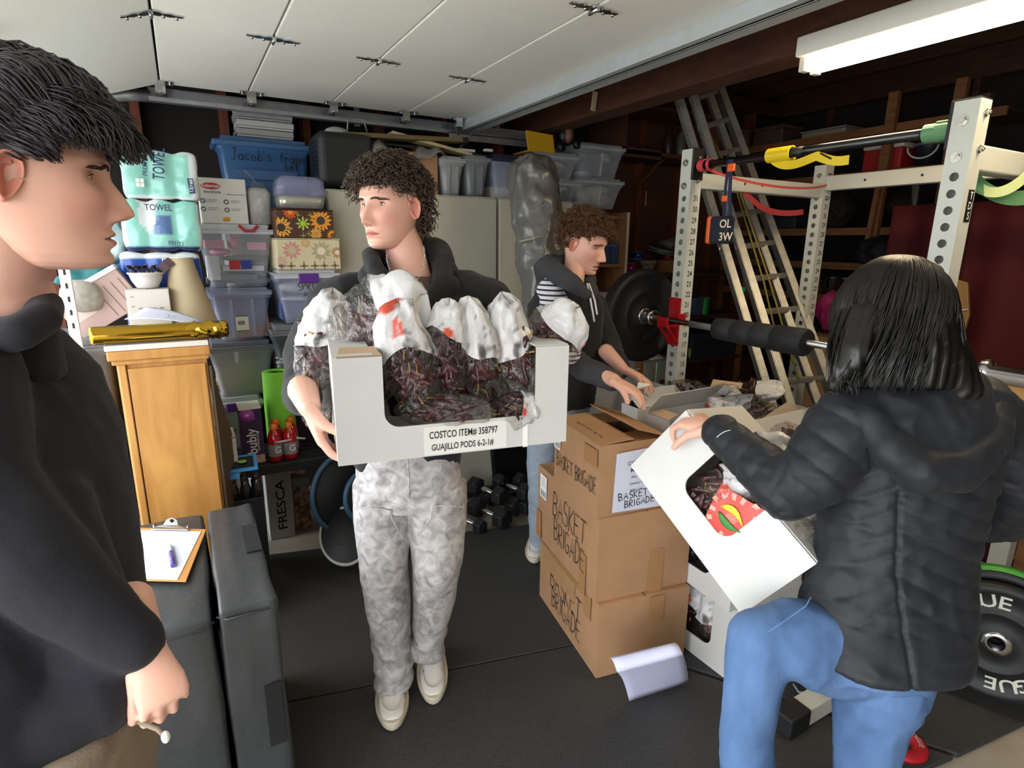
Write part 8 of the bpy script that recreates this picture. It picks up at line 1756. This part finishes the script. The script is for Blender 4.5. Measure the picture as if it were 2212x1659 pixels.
mb = MB(); limb(mb, [J(1268, 636, 2.26), J(1235, 612, 2.26), J(1200, 590, 2.32), J(1185, 575, 2.44), J(1225, 572, 2.54), J(1270, 600, 2.46), J(1280, 636, 2.34)], [.024, .032, .040, .050, .044, .03, .024], 12); cap(mb, J(1185, 580, 2.48), J(1195, 610, 2.52), .06, .07); link('hood', fuse(mb, .007, 5, .5, folds(.005, (12, 12, 12), 47)), m_gh, t)
for (a, b, c_) in (((1268, 612), (1276, 650), (1284, 695)), ((1272, 612), (1285, 650), (1290, 680))):
    mb = MB(); mb.tube([PD(*a, 2.28), PD(*b, 2.27), PD(*c_, 2.27)], .004, 6); mb.build('drawstring', M('white_cord', '#e2e0e4', .7), t)
m_j2 = M('pale_denim', '#9aa6b4', .85, var=.2, vscale=30, bump=.2, bscale=200)
mb = MB(); loft(mb, [(J(1218, 860, 2.52), R2*.13, F2*.11), (J(1215, 930, 2.54), R2*.14, F2*.115)], 20); 
for px in (1178, 1245): limb(mb, [J(px, 930, 2.55), J(px-4, 1060, 2.55), J(px-8, 1165, 2.60)], [.085, .07, .055])
link('jeans', fuse(mb, .009, 4, .5, folds(.006, (8, 8, 5), 48)), m_j2, t)
shoe('shoe', P(1160, 1160, z=.02), -HF-HR*.1, .9, t, m_sh); shoe('shoe', P(1235, 1158, z=.02), -HF, .9, t, m_sh)
# slip of paper / knife-like card in his fingers
mb = MB(); a = PD(1378, 826, 2.12); mb.poly([a, PD(1405, 829, 2.1), PD(1402, 833, 2.1), PD(1376, 840, 2.12)], .001, -FW); thing_mesh(mb, 'paper_slip', M('beige_paper', '#c9bfae', .6), 'small pale card pinched in the far boy\'s fingers', 'paper')

# ---------------------------------------------------------------- boy in the left foreground, in profile
t = Tm('person', 'dark-haired boy in navy sweatshirt and khaki trousers seen in profile, close to the camera', 'person', (J(100, 1600, .72).x, J(100, 1600, .72).y, 0))
hc = PD(52, 372, .72); HM = head_matrix(hc, math.radians(-124), .06, 0, .97)
mb = MB(); neck = PD(-10, 660, .76); cap(mb, neck-ZZ*.03-HR*.01, hc+HM.to_3x3() @ Vector((0, -.034, -.05)), .060, .056, 20); cap(mb, neck, PD(-60, 900, .80), .07, .08); nk = skin_part(mb, .005, 8)
mb = MB(); w_ = PD(322, 1408, .72); Hand(mb, w_, PD(362, 1530, .70)-w_, -HR*.5+HF*.5, -HF+HR*.6, curls=(1.1, 1.2, 1.2, 1.2), thumb=(.3, .6), s=.72, fore=PD(280, 1300, .73)); h1 = skin_part(mb, .003, 3)
mb = MB(); w_ = PD(-70, 1740, .66); Hand(mb, w_, HR, ZZ, -HF, curls=.8, s=.85, fore=PD(-160, 1740, .66)); h2 = skin_part(mb, .0035, 3)
build_head(t, HM, iris='#3a2c22', gaze=(0, 1, -.2), browmat=M('black_brow', '#241c1a', .7), op=1.0, down=.05, extra=[nk, h1, h2], lip='#b36a5c')
# wavy hair combed forward: locks flow over the skull towards the fringe
def flow_hair(t, HM, mat, n, seed):
    r = random.Random(seed); mb = MB(); rad = Vector((.089, .116, .122)); cen = Vector((0, -.012, .004))
    for i in range(n):
        cl = Vector((r.gauss(0, 1), r.gauss(-.35, 1), abs(r.gauss(.5, 1)))).normalized()
        if cl.y > .55 and cl.z < .35: continue
        for k in range(5):
            d = (cl+Vector((r.gauss(0, .05), r.gauss(0, .05), r.gauss(0, .05)))).normalized(); lift = r.uniform(.98, 1.06)+.20*max(0, d.z)*(.35+.65*max(0, d.y+.4)); pts = []; ph = r.uniform(0, .6)+cl.x*9+cl.y*7; p = Vector(d); L = r.uniform(.75, 1.15)
            for s_ in range(11):
                q = Vector((p.x*rad.x, p.y*rad.y, p.z*rad.z))*(lift+.06*math.sin(s_*.9+ph)+.14*max(0, p.y)*s_/10)+cen; pts.append(q)
                back = max(0, -p.y-.1); dirv = Vector((p.x*.5+.30*math.sin(s_*.8+ph), 1.0-1.9*back, -.35-1.1*back-.8*max(0, p.y))); dirv = dirv-p*dirv.dot(p)
                if dirv.length < .01: break
                p = (p+dirv.normalized()*.075*L).normalized()
                if p.y > .45 and p.z < .16: break
                if p.y <= .45 and p.y > .0 and p.z < .02: break
                if abs(p.x) > .75 and -.3 < p.y <= .0 and p.z < .16: break
                if p.z < -.52: break
            if len(pts) < 3: continue
            m_ = len(pts); mb.tube(pts, [.0030*(1-.65*(j/(m_-1))**2) for j in range(m_)], 5, flat=.6)
    me = mb.mesh('hair'); cm = MB()
    def cf(u, v):
        a_ = 2*PI*u; zz_ = -.52+1.52*v; rr_ = math.sqrt(max(0, 1-zz_*zz_)); d = Vector((rr_*math.cos(a_), rr_*math.sin(a_), zz_)); bad = (d.y > .42 and d.z < .30) or (d.y > .05 and d.z < .02)
        k = .86 if bad else .985+.10*max(0, d.z)*(.35+.65*max(0, d.y+.4)); k += .012*math.sin(17*u*6.28+9*v) ; return Vector((d.x*rad.x, d.y*rad.y, d.z*rad.z))*k+cen
    cm.grid(cf, 60, 40); NF = []
    for f_ in cm.f:
        q = sum((Vector(cm.v[j]) for j in f_), Vector())/4-cen; d = Vector((q.x/rad.x, q.y/rad.y, q.z/rad.z)).normalized()
        if not ((d.y > .40 and d.z < .34) or (d.y > -.02 and d.z < .08) or (abs(d.x) > .7 and -.35 < d.y <= 0 and d.z < .2)): NF.append(f_)
    cm.f = NF; cm.mi = [0]*len(NF); cm.sm = [True]*len(NF); me = join_meshes([me, cm.mesh('c')], 'hair'); me.transform(HM); link('hair', me, mat, t)
flow_hair(t, HM, m_hair3, 620, 13)
m_navy = M('navy_fleece', '#14141c', .9, bump=.35, bscale=350, sheen=.06, var=.1, vscale=12)
mb = MB(); Fb = HR; Rb = HF   # he faces image right
torso(mb, [(PD(0, 1660, .74), .17, .125), (PD(25, 1500, .74), .18, .125), (PD(5, 1250, .755), .18, .12), (PD(-25, 1000, .77), .18, .12), (PD(-60, 840, .78), .175, .11), (PD(-90, 740, .79), .14, .085)], Rb, Fb)
limb(mb, [PD(-140, 840, .68), PD(-90, 1050, .67), PD(80, 1220, .68), PD(280, 1390, .71)], [.085, .07, .054, .034])
limb(mb, [PD(100, 1100, .74), PD(160, 1300, .73), PD(215, 1500, .72)], [.05, .055, .05]); limb(mb, [PD(-60, 1560, .70), PD(60, 1575, .68), PD(215, 1500, .71)], [.05, .055, .045])
link('sweatshirt', fuse(mb, .007, 6, .5, folds(.005, (7, 7, 5), 51, .0008)), m_navy, t)
mb = MB(); limb(mb, [PD(90, 690, .72), PD(40, 720, .69), PD(-30, 730, .70), PD(-100, 700, .80), PD(-40, 650, .88), PD(60, 640, .84), PD(98, 660, .78), PD(90, 690, .72)], [.022, .022, .026, .034, .034, .026, .022, .022], 12)
limb(mb, [PD(60, 680, .78), PD(20, 760, .78)], [.035, .07], 14); link('collar', fuse(mb, .005, 6), m_navy, t)
m_kh = M('khaki_twill', '#8b7b68', .85, var=.1, vscale=20, bump=.3, bscale=300)
mb = MB(); loft(mb, [(PD(75, 1540, .73), Rb*.165, Fb*.115), (PD(95, 1700, .73), Rb*.15, Fb*.11), (J(90, 2300, .62), Rb*.11, Fb*.09)], 24); link('trousers', fuse(mb, .008, 4, .5, folds(.006, (8, 8, 5), 53)), m_kh, t)
mb = MB(); mb.sphere(PD(358, 1592, .68), (.005, .005, .008), 10, 8); mb.build('white_toggle', M('white_plastic', '#e8e8e2', .5), t); mb = MB(); mb.tube([PD(300, 1560, .69), PD(340, 1575, .68), PD(358, 1592, .68)], .003, 6); mb.build('toggle_cord', m_kh, t)

# ---------------------------------------------------------------- woman holding the tilted box
t = Tm('person', 'long-haired woman in black quilted jacket and blue jeans holding the tilted box', 'person', (J(1870, 1600, 1.12).x, J(1870, 1600, 1.12).y, 0))
hc = PD(1925, 690, 1.20); HM = head_matrix(hc, math.radians(180-42), .30, 0, .96)
mb = MB(); neck = PD(1960, 810, 1.22); cap(mb, neck-ZZ*.03, hc+HM.to_3x3() @ Vector((0, -.03, -.05)), .05, .048, 20); cap(mb, neck, PD(1940, 1200, 1.26), .07, .1); nk = skin_part(mb, .007, 6)
mb = MB(); w_ = PD(1542, 925, 1.42); Hand(mb, w_, (PD(1498, 915, 1.47)-w_)+(PD(1500, 900, 1.47)-w_)*.2, (wY*-.2-wZ).normalized()*1 if False else -UP*.8+FW*.5, -RT*.3-FW*.8, curls=(.75, .8, .8, .7), thumb=(.5, .5), s=.95, fore=PD(1600, 955, 1.36)); h1 = skin_part(mb, .003, 3)
mb = MB(); w_ = PD(1805, 1190, 1.42); Hand(mb, w_, -RT, UP, -FW, curls=.3, s=.9, fore=PD(1870, 1150, 1.36)); h2 = skin_part(mb, .0035, 3)
build_head(t, HM, iris='#2c1c14', browmat=M('black_brow2', '#15110f', .7), extra=[nk, h1, h2])
# long hair: fused mass + flowing strands
m_lh = M('long_black_hair', '#0e0b09', .38, var=.35, vscale=70, spec=.55, stretch=(1, 1, .15))
H3 = HM.to_3x3(); mb = MB()
crown = hc+ZZ*.02
loft(mb, [(PD(1945, 570, 1.22), RT*.030, FW*.04), (PD(1943, 582, 1.22), RT*.062, FW*.072), (PD(1938, 640, 1.21), RT*.088, FW*.10), (PD(1934, 700, 1.20), RT*.102, FW*.108), (PD(1930, 760, 1.19), RT*.110, FW*.105), (PD(1935, 800, 1.18), RT*.115, FW*.09), (PD(1950, 840, 1.17), RT*.10, FW*.07)], 26, 2.2)
limb(mb, [PD(1880, 700, 1.16), PD(1850, 760, 1.14), PD(1820, 800, 1.14), PD(1800, 835, 1.15)], [.055, .038, .026, .015]); limb(mb, [PD(1990, 720, 1.17), PD(2040, 790, 1.16), PD(2070, 840, 1.15), PD(2075, 880, 1.14)], [.06, .05, .04, .02])
def lh_fn(A, N):
    ang = np.arctan2((A-np.array(hc)) @ np.array(RT), (A-np.array(hc)) @ np.array(-FW)); s_ = np.sin(ang*26+2*nz(A, 6, 2))*.0022+np.sin(ang*61+3*nz(A, 9, 3))*.0012
    return A+N*s_[:, None]
hair = fuse(mb, .006, 4, .5, lh_fn)
mb = MB(); r = random.Random(4)
for i in range(900):
    a = r.uniform(-2.9, 2.9); L = r.uniform(.75, 1.0)
    ends = PD(1930+105*math.sin(a)*1.0+r.uniform(-25, 25), 815+r.uniform(-35, 45), 1.17-.08*math.cos(a)+.0)
    if math.sin(a) < -.55: ends = PD(1815+r.uniform(-28, 40), 825+r.uniform(-40, 30), 1.15+r.uniform(-.03, .03))
    if math.sin(a) > .6: ends = PD(2065+r.uniform(-45, 25), 850+r.uniform(-40, 30), 1.15+r.uniform(-.03, .03))
    p0 = PD(1945+r.uniform(-14, 14), 566+r.uniform(-3, 6), 1.215); d_ = (RT*math.sin(a)-FW*math.cos(a))
    p1 = hc+ZZ*.085+d_*.078; p2 = hc-ZZ*.01+d_*.122*r.uniform(.92, 1.06); pts = []
    for k in range(11):
        s_ = k/10; q = bez(p0, p1+ZZ*.02, p2+ZZ*.03, ends, 10)[k]; v = q-hc; hv = Vector((v.x, v.y, v.z*.85)); 
        if hv.length < .112 and v.z > -.09: q = hc+v*(.112/hv.length)
        q = q+Vector((nzs(i+k*.3), nzs(i*1.7+k*.3), 0))*.003*s_ if False else q+d_*.0035*math.sin(i+s_*5)*s_
        pts.append(q)
    mb.tube(pts, [.0024]*8+[.002, .0016, .0008], 4)
hs = mb.mesh('s'); link('hair', join_meshes([hair, hs], 'hair'), m_lh, t)
# jacket
m_jk = M('black_quilted_nylon', '#202227', .58, var=.12, vscale=20, bump=.25, bscale=80, spec=.35, sheen=.03)
mb = MB(); Rw = (HR*.93+HF*.36).normalized(); Fw_ = (HF*.93-HR*.36).normalized()
torso(mb, [(PD(1900, 1395, 1.24), .165, .135), (PD(1915, 1290, 1.26), .165, .125), (PD(1930, 1180, 1.27), .155, .115), (PD(1955, 1050, 1.26), .165, .115), (PD(1975, 940, 1.25), .180, .11), (PD(1985, 870, 1.24), .165, .095), (PD(1985, 835, 1.23), .10, .07)], HR, HF, 34, 2.3)
mb_arm = MB()
limb(mb, [PD(1870, 890, 1.22), PD(1835, 915, 1.20), PD(1762, 1020, 1.20), PD(1700, 1062, 1.24), PD(1625, 990, 1.33), PD(1558, 935, 1.40)], [.078, .074, .068, .060, .052, .040])
limb(mb, [PD(2100, 890, 1.24), PD(2150, 930, 1.26), PD(2205, 1050, 1.28), PD(2160, 1110, 1.36), PD(2000, 1120, 1.46), PD(1900, 1150, 1.46)], [.078, .075, .068, .06, .05, .045])
CW = np.array(CPOS); FWn, RTn, UPn = np.array(FW), np.array(RT), np.array(UP)
HRn, Zn = np.array(HR), np.array(ZZ); C0 = np.array(PD(1985, 1100, 1.15))
arm_axis = [(np.array(PD(1835, 915, 1.20)), np.array(PD(1700, 1062, 1.24))), (np.array(PD(1700, 1062, 1.24)), np.array(PD(1558, 935, 1.40)))]
def quilt(A, N):
    rel = A-C0; xx_ = rel @ HRn; zz_ = rel[:, 2]; seam = xx_+.035
    s1 = zz_+.75*np.abs(seam)*np.where(seam < 0, 1.0, .55)
    q_ = np.abs(np.sin(PI*s1/.046+.5*nz(A, 7, 8)))**.42
    D_ = A @ FWn
    arm = np.zeros(len(A)); 
    for a_, b_ in arm_axis:
        ab = b_-a_; L = np.linalg.norm(ab); ab = ab/L; tpos = (A-a_) @ ab; dist = np.linalg.norm(A-a_-tpos[:, None]*ab, axis=1); ins = (dist < .095)*(tpos > -.02)*(tpos < L+.03)*(xx_ < -.12)
        arm = np.where(ins > 0, 1, arm); q2 = np.abs(np.sin(PI*tpos/.052+.8*nz(A, 9, 9)))**.42; q_ = np.where(ins > 0, q2, q_)
    vs_ = np.exp(-(seam/.004)**2)*(zz_ < .03)*(arm < 1)
    hem = (zz_ < -.245)
    q_ = np.where(hem & (arm < 1), 1.0, q_)
    A2 = A+N*(.0055*q_-.006*vs_+.0028*(1-np.abs(nz(A*np.array([24, 24, 40]), 1, 3))*2)+.0035*nz(A, 14, 6))[:, None]
    return A2
link('jacket', fuse(mb, .0055, 3, .5, quilt), m_jk, t)
mb = MB(); limb(mb, [PD(1880, 905, 1.14), PD(1925, 975, 1.11), PD(1990, 1020, 1.10), PD(2070, 1015, 1.11), PD(2135, 950, 1.15), PD(2150, 870, 1.20)], [.030, .036, .040, .040, .038, .034], 14)
loft(mb, [(PD(1985, 1010, 1.15), HR*.10, HF*.03), (PD(1990, 950, 1.14), HR*.125, HF*.045), (PD(2000, 890, 1.15), HR*.13, HF*.05), (PD(2010, 840, 1.17), HR*.12, HF*.05), (PD(2010, 800, 1.20), HR*.10, HF*.05)], 26, 2.3)
link('hood', fuse(mb, .006, 5, .5, folds(.0045, (14, 14, 14), 61, .001)), m_jk, t)
mb = MB(); mb.tube([PD(1548, 945, 1.352), PD(1556, 938, 1.350), PD(1566, 932, 1.345), PD(1578, 929, 1.338)], .0012, 5); mb.build('sleeve_print', M('reflective_print', '#c9cacc', .4), t)
m_bj = M('blue_denim', '#3c5880', .85, col2='#5b7aa6', vscale=9, bump=.5, bscale=300, stretch=(1, 1, .5))
kneeL, kneeR = PD(1625, 1400, 1.24), PD(1870, 1560, 1.30)
mb = MB(); loft(mb, [(PD(1880, 1330, 1.25), HR*.145, HF*.12), (PD(1870, 1420, 1.26), HR*.150, HF*.12)], 26)
limb(mb, [PD(1830, 1400, 1.26), PD(1720, 1385, 1.24), PD(1650, 1385, 1.24)], [.098, .082, .066], 20); limb(mb, [PD(1650, 1390, 1.24), PD(1630, 1500, 1.26), PD(1612, 1640, 1.28), PD(1600, 2000, 1.40)], [.066, .056, .050, .048], 20)
limb(mb, [PD(1910, 1430, 1.27), PD(1885, 1560, 1.29), PD(1862, 1700, 1.30), PD(1845, 2050, 1.42)], [.095, .070, .060, .052], 20)
link('jeans', fuse(mb, .007, 4, .5, folds(.0085, (8, 8, 6), 71, .0012)), m_bj, t)
mb = MB(); mb.tube([PD(1668, 1430, 1.188), PD(1650, 1500, 1.203), PD(1632, 1580, 1.22), PD(1620, 1670, 1.232)], .0014, 5); mb.build('seam', m_bj, t)
mb = MB(); mb.tube([PD(1660, 1365, 1.155), PD(1700, 1338, 1.15), PD(1740, 1310, 1.15), PD(1752, 1290, 1.15)], .0016, 5); mb.build('seam', m_bj, t)
for q_ in (PD(1600, 2000, 1.40), PD(1850, 2050, 1.42)): shoe('shoe', Vector((q_.x, q_.y, .019))-HF*.06, HF-HR*.2, .88, t, m_sh)
# ================================================================ END
